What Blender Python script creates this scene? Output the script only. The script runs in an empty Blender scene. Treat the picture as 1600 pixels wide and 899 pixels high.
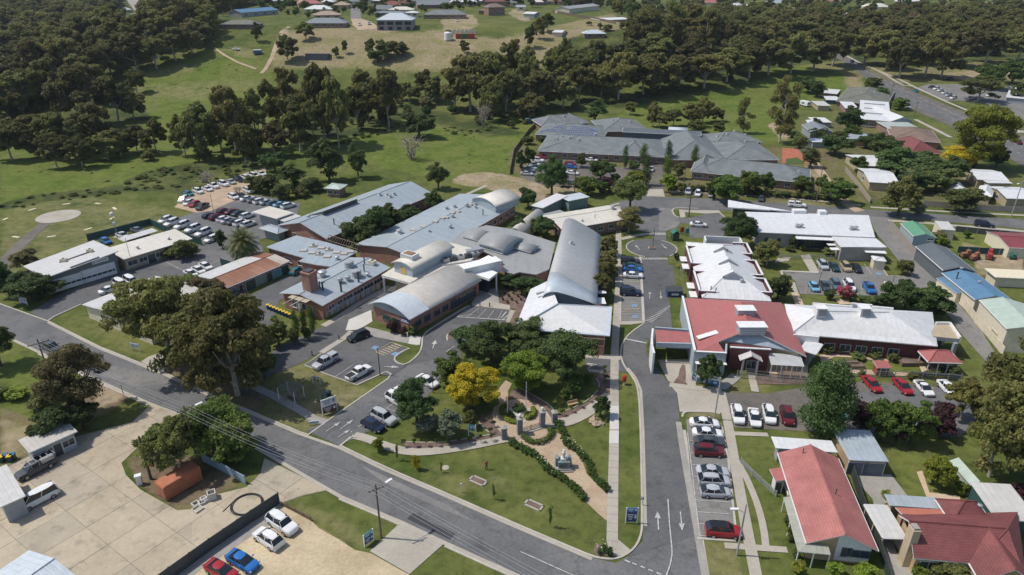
import bpy,bmesh,math,random
import numpy as np
from mathutils import Vector
R=random.Random(11)
sc=bpy.context.scene
COL=sc.collection
# -- camera
CAM_H=68.0
PITCH=math.radians(25.5)
F=1067.0
cam=bpy.data.cameras.new('camera')
cam.sensor_width=36.0
cam.lens=F/1600.0*36.0
cam.clip_start=1.0
cam.clip_end=9000.0
cam_ob=bpy.data.objects.new('camera',cam)
cam_ob.location=(0,0,CAM_H)
cam_ob.rotation_euler=(math.pi/2-PITCH,0,0)
COL.objects.link(cam_ob)
sc.camera=cam_ob
# -- light
SUN_EL=math.radians(58.0)
SUN_AZ=math.radians(276.0)
world=bpy.data.worlds.new('World')
sc.world=world
world.use_nodes=True
wn=world.node_tree
bg=wn.nodes['Background']
sky=wn.nodes.new('ShaderNodeTexSky')
sky.sky_type='NISHITA'
sky.sun_disc=False
sky.sun_elevation=SUN_EL
sky.sun_rotation=SUN_AZ
sky.altitude=200
sky.air_density=1.0
sky.dust_density=1.5
wn.links.new(sky.outputs[0],bg.inputs[0])
bg.inputs[1].default_value=0.13
sun=bpy.data.lights.new('sun','SUN')
sun.energy=3.6
sun.angle=math.radians(0.55)
sun.color=(1.0,0.95,0.87)
sun_ob=bpy.data.objects.new('sun',sun)
sd=Vector((math.sin(SUN_AZ)*math.cos(SUN_EL),math.cos(SUN_AZ)*math.cos(SUN_EL),math.sin(SUN_EL)))
sun_ob.rotation_euler=sd.to_track_quat('Z','Y').to_euler()
sun_ob.location=sd*400
COL.objects.link(sun_ob)
vs=sc.view_settings
vs.view_transform='Standard'
vs.look='None'
vs.exposure=0.0
vs.gamma=1.0
# -- survey helpers
SP,CP=math.sin(PITCH),math.cos(PITCH)
def sst(t):
 t=np.clip(t,0,1)
 return t*t*(3-2*t)
def hgt(x,y):
 """terrain height: flat town, a rounded rise behind it"""
 m=sst((np.asarray(x)+330)/110.0)*(1-sst((np.asarray(x)-60)/120.0))
 h=30.0*sst((np.asarray(y)-345)/150.0)*(0.25+0.75*m)
 h=h+0.013*np.maximum(np.asarray(y)-500,0)
 return h
def ray(px,py):
 u=(px-800.0)/F
 v=(449.5-py)/F
 return u,CP+v*SP,-SP+v*CP
def G(px,py,z=None):
 """world point on the terrain (or at height z) seen at photo pixel px,py"""
 dx,dy,dz=ray(px,py)
 if z is not None:
  t=(z-CAM_H)/dz
  return Vector((dx*t,dy*t,z))
 if dz<-1e-4:
  t=-CAM_H/dz
  if dy*t<345:
   return Vector((dx*t,dy*t,0.0))
 t=300.0
 while t<3200:
  if CAM_H+dz*t<float(hgt(dx*t,dy*t)):
   break
  t+=6.0
 a,b=t-6.0,t
 for _ in range(14):
  c=(a+b)/2
  if CAM_H+dz*c<float(hgt(dx*c,dy*c)):
   b=c
  else:
   a=c
 return Vector((dx*b,dy*b,float(hgt(dx*b,dy*b))))
def pscale(p):
 return F/(p.y*CP+(CAM_H-p.z)*SP)
def ztop(p,py):
 """height above p at which a vertical through p reaches photo row py"""
 v=(449.5-py)/F
 dy,dz=CP+v*SP,-SP+v*CP
 return CAM_H+dz*(p.y/dy)-p.z
 # -- materials
MATS={}
def nt_new(name):
 m=bpy.data.materials.new(name)
 m.use_nodes=True
 n=m.node_tree
 b=n.nodes['Principled BSDF']
 return m,n,b
def L(n,a,b):
 n.links.new(a,b)
def noise(n,vec,scale,detail=4,rough=.55):
 t=n.nodes.new('ShaderNodeTexNoise')
 t.inputs['Scale'].default_value=scale
 t.inputs['Detail'].default_value=detail
 t.inputs['Roughness'].default_value=rough
 if vec is not None:
  L(n,vec,t.inputs['Vector'])
 return t.outputs['Fac']
def ramp(n,fac,stops):
 r=n.nodes.new('ShaderNodeValToRGB')
 e=r.color_ramp.elements
 while len(e)<len(stops):
  e.new(0.5)
 for i,(p,c)in enumerate(stops):
  e[i].position=p
  e[i].color=(c,c,c,1)if not hasattr(c,'__len__')else(*c,1)
 L(n,fac,r.inputs[0])
 return r.outputs[0]
def mix(n,fac,a,b,mode='MIX'):
 x=n.nodes.new('ShaderNodeMix')
 x.data_type='RGBA'
 x.blend_type=mode
 for s,v in((0,fac),(6,a),(7,b)):
  if hasattr(v,'is_output')or isinstance(v,bpy.types.NodeSocket):
   L(n,v,x.inputs[s])
  elif s==0:
   x.inputs[0].default_value=v
  else:
   x.inputs[s].default_value=(*v,1)if hasattr(v,'__len__')else(v,v,v,1)
 return x.outputs[2]
def bump(n,b,h,strength,dist=.05):
 u=n.nodes.new('ShaderNodeBump')
 u.inputs['Strength'].default_value=strength
 u.inputs['Distance'].default_value=dist
 L(n,h,u.inputs['Height'])
 L(n,u.outputs[0],b.inputs['Normal'])
def coord(n,k):
 t=n.nodes.new('ShaderNodeTexCoord')
 return t.outputs[k]
def gpos(n):
 return n.nodes.new('ShaderNodeNewGeometry').outputs['Position']
def plain(name,col,rough=.6,metal=0.0,var=.12,scale=1.5,spec=.5):
 """painted or raw surface with mild large and small tone variation"""
 if name in MATS:
  return MATS[name]
 m,n,b=nt_new(name)
 p=gpos(n)
 f=noise(n,p,scale,5)
 v=ramp(n,f,[(.25,1-var),(.75,1+var)])
 L(n,mix(n,1.0,col,v,'MULTIPLY'),b.inputs['Base Color'])
 b.inputs['Roughness'].default_value=rough
 b.inputs['Metallic'].default_value=metal
 b.inputs['Specular IOR Level'].default_value=spec
 MATS[name]=m
 return m
def ground_mat(name,col,col2,s1=.08,s2=1.2,rough=.9,grit=.25,crack=0.0,speck=0.0):
 """asphalt, concrete, gravel: broad patches, fine grit, optional cracks"""
 if name in MATS:
  return MATS[name]
 m,n,b=nt_new(name)
 p=gpos(n)
 f=noise(n,p,s1,6,.62)
 c=mix(n,ramp(n,f,[(.36,0.0),(.64,1.0)]),col,col2)
 g=noise(n,p,s2,6,.7)
 c=mix(n,1.0,c,ramp(n,g,[(.25,1-grit),(.75,1+grit)]),'MULTIPLY')
 if crack>0:
  v=n.nodes.new('ShaderNodeTexVoronoi')
  v.feature='DISTANCE_TO_EDGE'
  v.inputs['Scale'].default_value=.16
  w=n.nodes.new('ShaderNodeVectorMath')
  w.operation='MULTIPLY_ADD'
  nn=n.nodes.new('ShaderNodeTexNoise')
  nn.inputs['Scale'].default_value=.5
  L(n,p,nn.inputs['Vector'])
  L(n,nn.outputs['Color'],w.inputs[0])
  w.inputs[1].default_value=(3,3,3)
  L(n,p,w.inputs[2])
  L(n,w.outputs[0],v.inputs['Vector'])
  c=mix(n,crack,c,ramp(n,v.outputs['Distance'],[(0.0,.5),(.02,1.0)]),'MULTIPLY')
  c=mix(n,1.0,c,ramp(n,noise(n,p,.45,5,.6),[(.30,.72),(.46,1.0),(.62,1.0),(.75,1.16)]),'MULTIPLY')
  c=mix(n,ramp(n,noise(n,p,1.1,2,.5),[(.68,0.0),(.76,.5)]),c,tuple(k*.5 for k in col))
 L(n,c,b.inputs['Base Color'])
 b.inputs['Roughness'].default_value=rough
 b.inputs['Specular IOR Level'].default_value=.25
 bump(n,b,g,.25,.02)
 MATS[name]=m
 return m
def roof_metal(name,col,rough=.45,rib=.76,stain=.12,stain_col=None,metal=0.0):
 if name in MATS:
  return MATS[name]
 m,n,b=nt_new(name)
 uv=coord(n,'UV')
 sep=n.nodes.new('ShaderNodeSeparateXYZ')
 L(n,uv,sep.inputs[0])
 w=n.nodes.new('ShaderNodeTexWave')
 w.wave_type='BANDS'
 w.bands_direction='X'
 w.wave_profile='SIN'
 w.inputs['Scale'].default_value=1.0/rib*.318
 L(n,uv,w.inputs['Vector'])
 ribf=ramp(n,w.outputs['Fac'],[(0.0,.0),(.12,1.0)])
 mp=n.nodes.new('ShaderNodeMapping')
 mp.inputs['Scale'].default_value=(.9,.05,1)
 L(n,uv,mp.inputs[0])
 st=noise(n,mp.outputs[0],1.0,5,.6)
 big=noise(n,gpos(n),.12,4)
 c=mix(n,1.0,col,ramp(n,st,[(.3,1-stain),(.7,1+stain*.6)]),'MULTIPLY')
 sc2=stain_col or tuple(x*.72 for x in col)
 c=mix(n,ramp(n,big,[(.45,0.0),(.75,.55)]),c,sc2)
 c=mix(n,.4,c,ramp(n,w.outputs['Fac'],[(0.0,.80),(.15,1.0)]),'MULTIPLY')
 sp2=noise(n,gpos(n),.9,6,.7)
 c=mix(n,1.0,c,ramp(n,sp2,[(.3,.88),(.6,1.04)]),'MULTIPLY')
 L(n,c,b.inputs['Base Color'])
 b.inputs['Roughness'].default_value=rough
 b.inputs['Metallic'].default_value=metal
 bump(n,b,ribf,.35,.04)
 MATS[name]=m
 return m
def tile_mat(name,col,col2):
 """roof tiles: courses from the brick texture in roof uv"""
 if name in MATS:
  return MATS[name]
 m,n,b=nt_new(name)
 uv=coord(n,'UV')
 t=n.nodes.new('ShaderNodeTexBrick')
 t.inputs['Color1'].default_value=(*col,1)
 t.inputs['Color2'].default_value=(*col2,1)
 t.inputs['Mortar'].default_value=(*[x*.72 for x in col],1)
 t.inputs['Scale'].default_value=1.0
 t.inputs['Mortar Size'].default_value=.03
 t.inputs['Brick Width'].default_value=.33
 t.inputs['Row Height'].default_value=.34
 L(n,uv,t.inputs['Vector'])
 f=noise(n,gpos(n),.35,5)
 c=mix(n,1.0,t.outputs['Color'],ramp(n,f,[(.3,.78),(.7,1.15)]),'MULTIPLY')
 L(n,c,b.inputs['Base Color'])
 b.inputs['Roughness'].default_value=.75
 bump(n,b,t.outputs['Fac'],-.4,.03)
 MATS[name]=m
 return m
def brick_mat(name,col,col2,mortar=(.42,.38,.33)):
 if name in MATS:
  return MATS[name]
 m,n,b=nt_new(name)
 uv=coord(n,'UV')
 t=n.nodes.new('ShaderNodeTexBrick')
 t.inputs['Color1'].default_value=(*col,1)
 t.inputs['Color2'].default_value=(*col2,1)
 t.inputs['Mortar'].default_value=(*mortar,1)
 t.inputs['Scale'].default_value=1.0
 t.inputs['Mortar Size'].default_value=.009
 t.inputs['Brick Width'].default_value=.24
 t.inputs['Row Height'].default_value=.086
 L(n,uv,t.inputs['Vector'])
 f=noise(n,gpos(n),.5,5)
 c=mix(n,1.0,t.outputs['Color'],ramp(n,f,[(.3,.8),(.7,1.15)]),'MULTIPLY')
 L(n,c,b.inputs['Base Color'])
 b.inputs['Roughness'].default_value=.85
 MATS[name]=m
 return m
def glass_mat(name='window glass',col=(.025,.035,.045)):
 if name in MATS:
  return MATS[name]
 m,n,b=nt_new(name)
 f=noise(n,gpos(n),.6,2)
 L(n,mix(n,f,col,tuple(x*2.2 for x in col)),b.inputs['Base Color'])
 b.inputs['Roughness'].default_value=.08
 b.inputs['Specular IOR Level'].default_value=.6
 MATS[name]=m
 return m
def leaf_mat(name,c1,c2,c3,trans=.22):
 """foliage: tone differs leaf by leaf, clump by clump and tree by tree"""
 if name in MATS:
  return MATS[name]
 m,n,b=nt_new(name)
 ge=n.nodes.new('ShaderNodeNewGeometry')
 oi=n.nodes.new('ShaderNodeObjectInfo')
 c=mix(n,ge.outputs['Random Per Island'],c1,c2)
 f=noise(n,ge.outputs['Position'],.35,3)
 c=mix(n,ramp(n,f,[(.42,0.0),(.7,.8)]),c,c3)
 c=mix(n,1.0,c,ramp(n,oi.outputs['Random'],[(0.0,.75),(1.0,1.32)]),'MULTIPLY')
 h=n.nodes.new('ShaderNodeHueSaturation')
 mr=n.nodes.new('ShaderNodeMath')
 mr.operation='MULTIPLY'
 L(n,oi.outputs['Random'],mr.inputs[0])
 mr.inputs[1].default_value=7.31
 fr=n.nodes.new('ShaderNodeMath')
 fr.operation='FRACT'
 L(n,mr.outputs[0],fr.inputs[0])
 L(n,ramp(n,fr.outputs[0],[(0.0,.478),(1.0,.525)]),h.inputs['Hue'])
 L(n,c,h.inputs['Color'])
 c=h.outputs[0]
 L(n,c,b.inputs['Base Color'])
 b.inputs['Roughness'].default_value=.65
 b.inputs['Specular IOR Level'].default_value=.3
 t=n.nodes.new('ShaderNodeBsdfTranslucent')
 L(n,c,t.inputs['Color'])
 ms=n.nodes.new('ShaderNodeMixShader')
 ms.inputs[0].default_value=trans
 L(n,b.outputs[0],ms.inputs[1])
 L(n,t.outputs[0],ms.inputs[2])
 L(n,ms.outputs[0],n.nodes['Material Output'].inputs['Surface'])
 MATS[name]=m
 return m
 # -- mesh builder
class MB:
 def __init__(s):
  s.v=[]
  s.f=[]
  s.m=[]
  s.g=[]
 def add(s,vs,fs,m=0):
  o=len(s.v)
  s.g.append((o,len(s.f)))
  s.v+=[tuple(p)for p in vs]
  for f in fs:
   s.f.append(tuple(i+o for i in f))
   s.m.append(m)
 def box(s,x,y,z,sx,sy,sz,rot=0.0,m=0):
  """x,y centre, z bottom"""
  c,n=math.cos(rot),math.sin(rot)
  q=[]
  for k in(0,sz):
   for a,b in((-1,-1),(1,-1),(1,1),(-1,1)):
    dx,dy=a*sx/2,b*sy/2
    q.append((x+dx*c-dy*n,y+dx*n+dy*c,z+k))
  s.add(q,[(3,2,1,0),(4,5,6,7),(0,1,5,4),(1,2,6,5),(2,3,7,6),(3,0,4,7)],m)
 def prism(s,poly,z0,z1,m=0):
  n=len(poly)
  a=[(p[0],p[1],z0)for p in poly]
  b=[(p[0],p[1],z1)for p in poly]
  s.add(a+b,[tuple(range(n-1,-1,-1)),tuple(range(n,2*n))]+[(i,(i+1)%n,n+(i+1)%n,n+i)for i in range(n)],m)
 def tube(s,p,q,r0,r1=None,n=6,m=0,cap=True):
  p,q=Vector(p),Vector(q)
  r1=r0 if r1 is None else r1
  d=(q-p)
  if d.length<1e-6:
   return
  d.normalize()
  a=d.orthogonal().normalized()
  b=d.cross(a)
  vs=[]
  for c,r in((p,r0),(q,r1)):
   for i in range(n):
    t=2*math.pi*i/n
    vs.append(c+a*math.cos(t)*r+b*math.sin(t)*r)
  fs=[(i,(i+1)%n,n+(i+1)%n,n+i)for i in range(n)]
  if cap:
   fs+=[tuple(range(n-1,-1,-1)),tuple(range(n,2*n))]
  s.add(vs,fs,m)
 def lathe(s,x,y,prof,n=12,m=0):
  vs=[]
  for r,z in prof:
   for i in range(n):
    t=2*math.pi*i/n
    vs.append((x+r*math.cos(t),y+r*math.sin(t),z))
  fs=[]
  for k in range(len(prof)-1):
   for i in range(n):
    fs.append((k*n+i,k*n+(i+1)%n,(k+1)*n+(i+1)%n,(k+1)*n+i))
  fs.append(tuple(range(n-1,-1,-1)))
  o=(len(prof)-1)*n
  fs.append(tuple(range(o,o+n)))
  s.add(vs,fs,m)
 def slab(s,vs,fs,t,m=0,mb=None):
  """sheet given by top faces, thickened downward by t with closed edges"""
  n=len(vs)
  cnt={}
  for f in fs:
   for i in range(len(f)):
    e=(f[i],f[(i+1)%len(f)])
    cnt[tuple(sorted(e))]=cnt.get(tuple(sorted(e)),[])+[e]
  lo=[(p[0],p[1],p[2]-t)for p in vs]
  s.add(list(vs)+lo,list(fs),m)
  o=len(s.v)-2*n
  mb=m if mb is None else mb
  for f in fs:
   s.f.append(tuple(o+n+i for i in reversed(f)))
   s.m.append(mb)
  for es in cnt.values():
   if len(es)==1:
    a,b=es[0]
    s.f.append((o+b,o+a,o+n+a,o+n+b))
    s.m.append(mb)
 def mesh(s,name,mats,smooth=False):
  me=bpy.data.meshes.new(name)
  me.from_pydata(s.v,[],s.f)
  for k in(mats if isinstance(mats,(list,tuple))else[mats]):
   me.materials.append(k)
  me.polygons.foreach_set('material_index',s.m)
  if smooth:
   me.polygons.foreach_set('use_smooth',[True]*len(s.f))
  me.update()
  uv=me.uv_layers.new(name='UVMap')
  d=uv.data
  vsx=me.vertices
  for p in me.polygons:
   nx,ny,nz=p.normal
   h=math.hypot(nx,ny)
   if h<.02:
    for li in p.loop_indices:
     c=vsx[me.loops[li].vertex_index].co
     d[li].uv=(c.x,c.y)
   else:
    ux,uy=-ny/h,nx/h
    wx,wy,wz=-nx*nz/h,-ny*nz/h,h
    if nz<0:
     wx,wy,wz=-wx,-wy,-wz
     wz=h
    for li in p.loop_indices:
     c=vsx[me.loops[li].vertex_index].co
     d[li].uv=(c.x*ux+c.y*uy,c.x*wx+c.y*wy+c.z*wz)
  return me
def link(name,data,parent=None,loc=None,rotz=0.0):
 o=bpy.data.objects.new(name,data)
 COL.objects.link(o)
 if parent is not None:
  o.parent=parent
 if loc is not None:
  o.location=loc
 if rotz:
  o.rotation_euler=(0,0,rotz)
 return o
SPLIT=('post','column','gable_cladding')
def part(name,mb,mats,parent,loc=None,rotz=0.0,smooth=False,label=None,split=False):
 if(split or name in SPLIT)and len(mb.g)>1:
  for i,(v0,f0)in enumerate(mb.g):
   v1,f1=mb.g[i+1]if i+1<len(mb.g)else(len(mb.v),len(mb.f))
   q=MB()
   q.v,q.f,q.m=mb.v[v0:v1],[tuple(k-v0 for k in f)for f in mb.f[f0:f1]],mb.m[f0:f1]
   o=link(name,q.mesh(name,mats,smooth),parent,loc,rotz)
  return o
 o=link(name,mb.mesh(name,mats,smooth),parent,loc,rotz)
 if label:
  o['label']=label
 return o
def tag(o,label,cat,group=None):
 o['label']=label
 o['category']=cat
 if group:
  o['group']=group
 return o
def thing(name,label,cat,loc=(0,0,0),rotz=0.0,group=None):
 return tag(link(name,None,None,loc,rotz),label,cat,group)
def solo(name,label,cat,mb,mats,loc=(0,0,0),rotz=0.0,group=None,smooth=False):
 return tag(link(name,mb.mesh(name,mats,smooth),None,loc,rotz),label,cat,group)
def struct(name,mb,mats,parent=None):
 o=link(name,mb.mesh(name,mats),parent)
 if parent is None:
  o['kind']='structure'
 return o
 # -- SETTING: ground
def grass_mat():
 m,n,b=nt_new('grass ground')
 p=gpos(n)
 at=n.nodes.new('ShaderNodeAttribute')
 at.attribute_name='cover'
 sp=n.nodes.new('ShaderNodeSeparateColor')
 L(n,at.outputs['Color'],sp.inputs[0])
 a2=n.nodes.new('ShaderNodeAttribute')
 a2 .attribute_name='cover_b'
 s2=n.nodes.new('ShaderNodeSeparateColor')
 L(n,a2 .outputs['Color'],s2 .inputs[0])
 big=noise(n,p,.02,5,.6)
 mid=noise(n,p,.16,6,.65)
 fine=noise(n,p,1.7,6,.72)
 blade=noise(n,p,7.0,4,.7)
 green=mix(n,ramp(n,mid,[(.35,0.0),(.65,1.0)]),(.062,.096,.020),(.118,.148,.038))
 green=mix(n,ramp(n,big,[(.42,0.0),(.62,.7)]),green,(.140,.150,.045))
 dry=mix(n,ramp(n,fine,[(.3,0.0),(.7,1.0)]),(.25,.205,.11),(.40,.33,.20))
 lush=mix(n,ramp(n,mid,[(.3,0.0),(.7,1.0)]),(.080,.132,.022),(.170,.210,.044))
 scrub=mix(n,ramp(n,fine,[(.3,0.0),(.7,1.0)]),(.040,.060,.020),(.078,.100,.034))
 earth=mix(n,ramp(n,mid,[(.3,0.0),(.7,1.0)]),(.31,.235,.155),(.48,.385,.265))
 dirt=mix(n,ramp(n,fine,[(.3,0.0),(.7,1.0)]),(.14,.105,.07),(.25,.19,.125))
 def msk(sock,lo=.35,hi=.65,amp=.55):
  """mask edge broken up by noise"""
  ad=n.nodes.new('ShaderNodeMath')
  ad.operation='MULTIPLY_ADD'
  L(n,mid,ad.inputs[0])
  ad.inputs[1].default_value=amp
  sb=n.nodes.new('ShaderNodeMath')
  sb.operation='SUBTRACT'
  L(n,sock,sb.inputs[0])
  sb.inputs[1].default_value=amp*.5
  L(n,sb.outputs[0],ad.inputs[2])
  return ramp(n,ad.outputs[0],[(lo,0.0),(hi,1.0)])
 c=mix(n,msk(sp.outputs[1],.3,.8),green,lush)
 c=mix(n,msk(sp.outputs[0],.25,.85,.8),c,dry)
 c=mix(n,msk(sp.outputs[2],.3,.6),c,scrub)
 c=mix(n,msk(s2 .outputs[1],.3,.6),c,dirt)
 c=mix(n,msk(s2 .outputs[0],.35,.6),c,earth)
 fl=ramp(n,fine,[(.58,0.0),(.74,.55)])
 c=mix(n,fl,c,(.20,.185,.075))
 st=ramp(n,noise(n,p,.055,8,.68),[(.44,0.0),(.60,.6)])
 c=mix(n,st,c,(.195,.200,.062))
 dk=ramp(n,noise(n,p,.6,5,.7),[(.3,.62),(.5,1.0),(.7,1.2)])
 c=mix(n,1.0,c,dk,'MULTIPLY')
 c=mix(n,1.0,c,ramp(n,blade,[(.25,.56),(.75,1.12)]),'MULTIPLY')
 L(n,c,b.inputs['Base Color'])
 b.inputs['Roughness'].default_value=.95
 b.inputs['Specular IOR Level'].default_value=.1
 bump(n,b,blade,.6,.08)
 return m
NR,NC=460,420
ys=np.geomspace(38,2600,NR)
us=np.linspace(-1,1,NC)
YY,UU=np.meshgrid(ys,us,indexing='ij')
XX=UU*(YY*.86+62)
ys0=YY.copy()
YY[0,:]=-120
XX[0,:]=us*260
ZZ=hgt(XX,YY)
dep=np.maximum(YY*CP+(CAM_H-ZZ)*SP,1)
PXg=800+F*XX/dep
PYg=449.5-F*(YY*SP-(CAM_H-ZZ)*CP)/dep
def pip(poly):
 x,y=PXg,PYg
 ins=np.zeros(x.shape,bool)
 n=len(poly)
 for i in range(n):
  x0,y0=poly[i]
  x1,y1=poly[(i+1)%n]
  if y0==y1:
   continue
  c=((y0>y)!=(y1>y))&(x<(x1-x0)*(y-y0)/(y1-y0)+x0)
  ins^=c
 return ins
cov={k:np.zeros(XX.shape)for k in('dry','lush','scrub','earth','dirt')}
def cover(kind,poly,val=1.0):
 a=cov[kind]
 a[pip(poly)]=val
cover('lush',[(0,230),(160,130),(250,100),(330,80),(420,95),(430,140),(840,190),(800,270),(700,285),(560,255),(400,240),(250,275),(0,330)],.8)
cover('lush',[(250,100),(330,75),(400,85),(410,120),(330,150),(190,150)],1)
cover('lush',[(950,190),(1020,150),(1300,110),(1345,140),(1250,165),(1230,225),(950,225)],1)
cover('lush',[(1200,100),(1330,105),(1360,150),(1300,165),(1200,160)],1)
cover('lush',[(1485,360),(1555,362),(1560,400),(1490,395)],1)
cover('lush',[(1395,705),(1440,705),(1470,770),(1420,780)],1)
cover('lush',[(0,330),(110,300),(290,330),(270,350),(140,380),(70,420),(0,470)],.35)
cover('lush',[(0,540),(60,560),(80,590),(60,660),(0,680)],.7)
cover('lush',[(1285,560),(1440,560),(1440,585),(1300,582)],.8)
cover('scrub',[(190,285),(230,268),(300,255),(420,245),(430,262),(350,285),(300,302),(220,300)],1)
cover('scrub',[(0,318),(60,303),(190,290),(260,300),(180,302),(60,318),(0,330)],.8)
cover('scrub',[(500,165),(640,160),(760,190),(830,210),(760,215),(640,185),(540,215),(480,230),(430,215)],.75)
cover('scrub',[(120,150),(210,140),(240,185),(200,225),(60,240),(0,220),(0,190)],.6)
cover('scrub',[(820,150),(1000,145),(1180,118),(1180,135),(1000,165),(830,190)],.7)
cover('scrub',[(0,0),(340,0),(330,60),(240,95),(160,130),(60,170),(0,190)],.8)
cover('scrub',[(880,60),(1000,40),(1600,20),(1600,90),(1400,110),(1320,95),(1180,110),(900,130)],.8)
cover('dry',[(420,110),(440,50),(530,40),(640,52),(680,50),(780,60),(960,20),(990,60),(830,110),(760,80),(740,115),(650,112),(540,108)],.9)
cover('dry',[(545,105),(580,65),(660,50),(685,110)],1)
cover('dry',[(350,70),(400,78),(400,95),(370,88)],.8)
cover('dry',[(200,110),(320,95),(300,115),(240,125)],.5)
cover('dry',[(180,135),(400,120),(420,140),(300,160),(200,150)],.45)
cover('dry',[(1315,110),(1330,105),(1350,130),(1340,150),(1320,130)],.9)
cover('dry',[(400,575),(480,565),(560,600),(600,600),(480,680),(390,640)],.55)
cover('dry',[(80,495),(180,485),(200,520),(260,585),(180,545)],.35)
cover('dry',[(1075,640),(1125,640),(1130,660),(1070,660)],.6)
cover('dry',[(1130,590),(1200,590),(1200,615),(1130,615)],.5)
cover('dry',[(1095,850),(1150,850),(1190,1000),(1110,1000)],.6)
cover('dry',[(1020,310),(1320,312),(1320,330),(1020,330)],.5)
cover('dry',[(0,330),(110,300),(290,330),(270,350),(140,380),(70,420),(0,470)],.42)
cover('dry',[(450,780),(520,800),(600,850),(560,860),(500,825)],.5)
cover('dry',[(590,730),(760,720),(930,860),(860,840)],.3)
cover('dry',[(1180,90),(1600,95),(1600,125),(1400,130)],.6)
cover('earth',[(705,280),(725,272),(760,268),(800,276),(880,280),(905,300),(870,318),(810,310),(750,292),(710,288)],1)
cover('earth',[(1255,258),(1275,250),(1310,300),(1345,326),(1328,330),(1290,300)],.9)
cover('earth',[(1200,195),(1212,190),(1235,212),(1230,225),(1205,205)],.8)
cover('earth',[(545,38),(560,32),(580,38),(590,45),(690,48),(690,30),(740,22),(750,38),(720,55),(760,62),(735,75),(700,68),(675,55),(660,50),(600,52),(560,48)],.8)
cover('earth',[(800,15),(815,14),(830,32),(816,34),(795,22)],1)
cover('earth',[(428,72),(440,45),(452,42),(445,60),(436,85),(425,100)],.9)
cover('earth',[(335,74),(372,78),(366,82),(345,80)],1)
cover('dirt',[(0,635),(60,660),(145,600),(205,620),(150,655),(90,665),(40,690),(0,720)],1)
cover('earth',[(0,650),(60,668),(110,640),(60,700),(0,735)],.6)
cover('earth',[(150,595),(200,612),(190,625),(150,640),(140,615)],.7)
cover('dirt',[(60,680),(120,650),(120,690),(0,745),(0,715)],.8)
cover('dirt',[(195,720),(260,690),(330,730),(385,755),(335,775),(300,797),(275,797),(225,765)],.8)
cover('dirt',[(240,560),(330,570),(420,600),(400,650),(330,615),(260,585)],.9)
cover('earth',[(1500,375),(1570,395),(1600,395),(1600,440),(1530,430)],.8)
cover('dirt',[(1390,350),(1430,395),(1480,455),(1530,525),(1545,520),(1490,450),(1420,375)],.8)
cover('dirt',[(1480,360),(1470,395),(1560,400),(1600,400),(1600,392),(1490,390)],.4)
cover('dirt',[(795,235),(815,215),(830,240),(820,275),(795,270)],.6)
cover('dirt',[(1350,185),(1400,180),(1430,200),(1380,205)],.7)
cover('earth',[(440,785),(480,810),(560,865),(640,900),(700,1100),(100,1100),(270,900)],1)
cover('dirt',[(1500,195),(1520,165),(1600,200),(1600,215),(1540,200)],.5)
cover('earth',[(1475,112),(1540,110),(1600,112),(1600,122),(1500,128),(1480,122)],.7)
cover('dirt',[(600,75),(660,52),(680,80),(640,100)],.35)
cover('earth',[(566,78),(600,70),(590,88),(560,100)],.55)
cover('earth',[(640,100),(680,78),(688,104),(650,110)],.5)
cover('earth',[(690,60),(760,66),(740,78),(700,72)],.7)
cover('dirt',[(1300,150),(1400,175),(1600,330),(1340,320),(1260,230),(1290,190)],.42)
cover('dirt',[(840,225),(1300,230),(1330,318),(1040,308),(830,290)],.5)
def blur(a,k=2):
 for _ in range(k):
  b=a.copy()
  b[1:-1,1:-1]=(a[1:-1,1:-1]*2+a[:-2,1:-1]+a[2:,1:-1]+a[1:-1,:-2]+a[1:-1,2:])/6
  a=b
 return a
for k in cov:
 cov[k]=blur(cov[k])
me=bpy.data.meshes.new('ground')
nv=NR*NC
me.vertices.add(nv)
co=np.stack([XX,YY,ZZ],-1).reshape(-1,3)
me.vertices.foreach_set('co',co.ravel().astype(np.float32))
ii=np.arange(nv).reshape(NR,NC)
q=np.stack([ii[:-1,:-1],ii[:-1,1:],ii[1:,1:],ii[1:,:-1]],-1).reshape(-1,4)
me.loops.add(q.size)
me.loops.foreach_set('vertex_index',q.ravel().astype(np.int32))
me.polygons.add(len(q))
me.polygons.foreach_set('loop_start',(np.arange(len(q))*4).astype(np.int32))
me.polygons.foreach_set('use_smooth',np.ones(len(q),bool))
me.update()
me.validate()
for nm,ch in(('cover',('dry','lush','scrub')),('cover_b',('earth','dirt',None))):
 at=me.attributes.new(nm,'FLOAT_COLOR','POINT')
 arr=np.ones((nv,4),np.float32)
 for i,c in enumerate(ch):
  arr[:,i]=cov[c].ravel()if c else 0
 at.data.foreach_set('color',arr.ravel())
me.materials.append(grass_mat())
gr=link('ground',me)
gr['kind']='structure'
# -- flat sheets on the ground
M_ASPH=ground_mat('asphalt grey',(.118,.119,.122),(.165,.163,.160),.09,2.2,.9,.22,.5)
M_ASPD=ground_mat('asphalt dark',(.098,.099,.103),(.135,.134,.134),.1,2.2,.9,.2,.3)
M_ASPL=ground_mat('asphalt pale',(.175,.172,.166),(.225,.215,.200),.1,2.2,.9,.2,.3)
M_ASPB=ground_mat('asphalt brownish',(.120,.110,.100),(.175,.155,.130),.12,2.0,.9,.25,.3)
M_CONC=ground_mat('concrete footpath',(.36,.325,.27),(.42,.385,.325),.2,2.0,.9,.12)
M_CONG=ground_mat('concrete grey',(.28,.265,.24),(.35,.33,.295),.2,2.0,.9,.15)
M_CONW=ground_mat('concrete fresh',(.50,.48,.44),(.56,.54,.50),.2,2.0,.9,.08)
M_KERB=ground_mat('kerb concrete',(.40,.365,.31),(.48,.44,.38),.3,2.0,.9,.12)
M_GRAV=ground_mat('tan gravel',(.36,.265,.18),(.46,.355,.25),.25,3.0,.95,.22)
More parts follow.
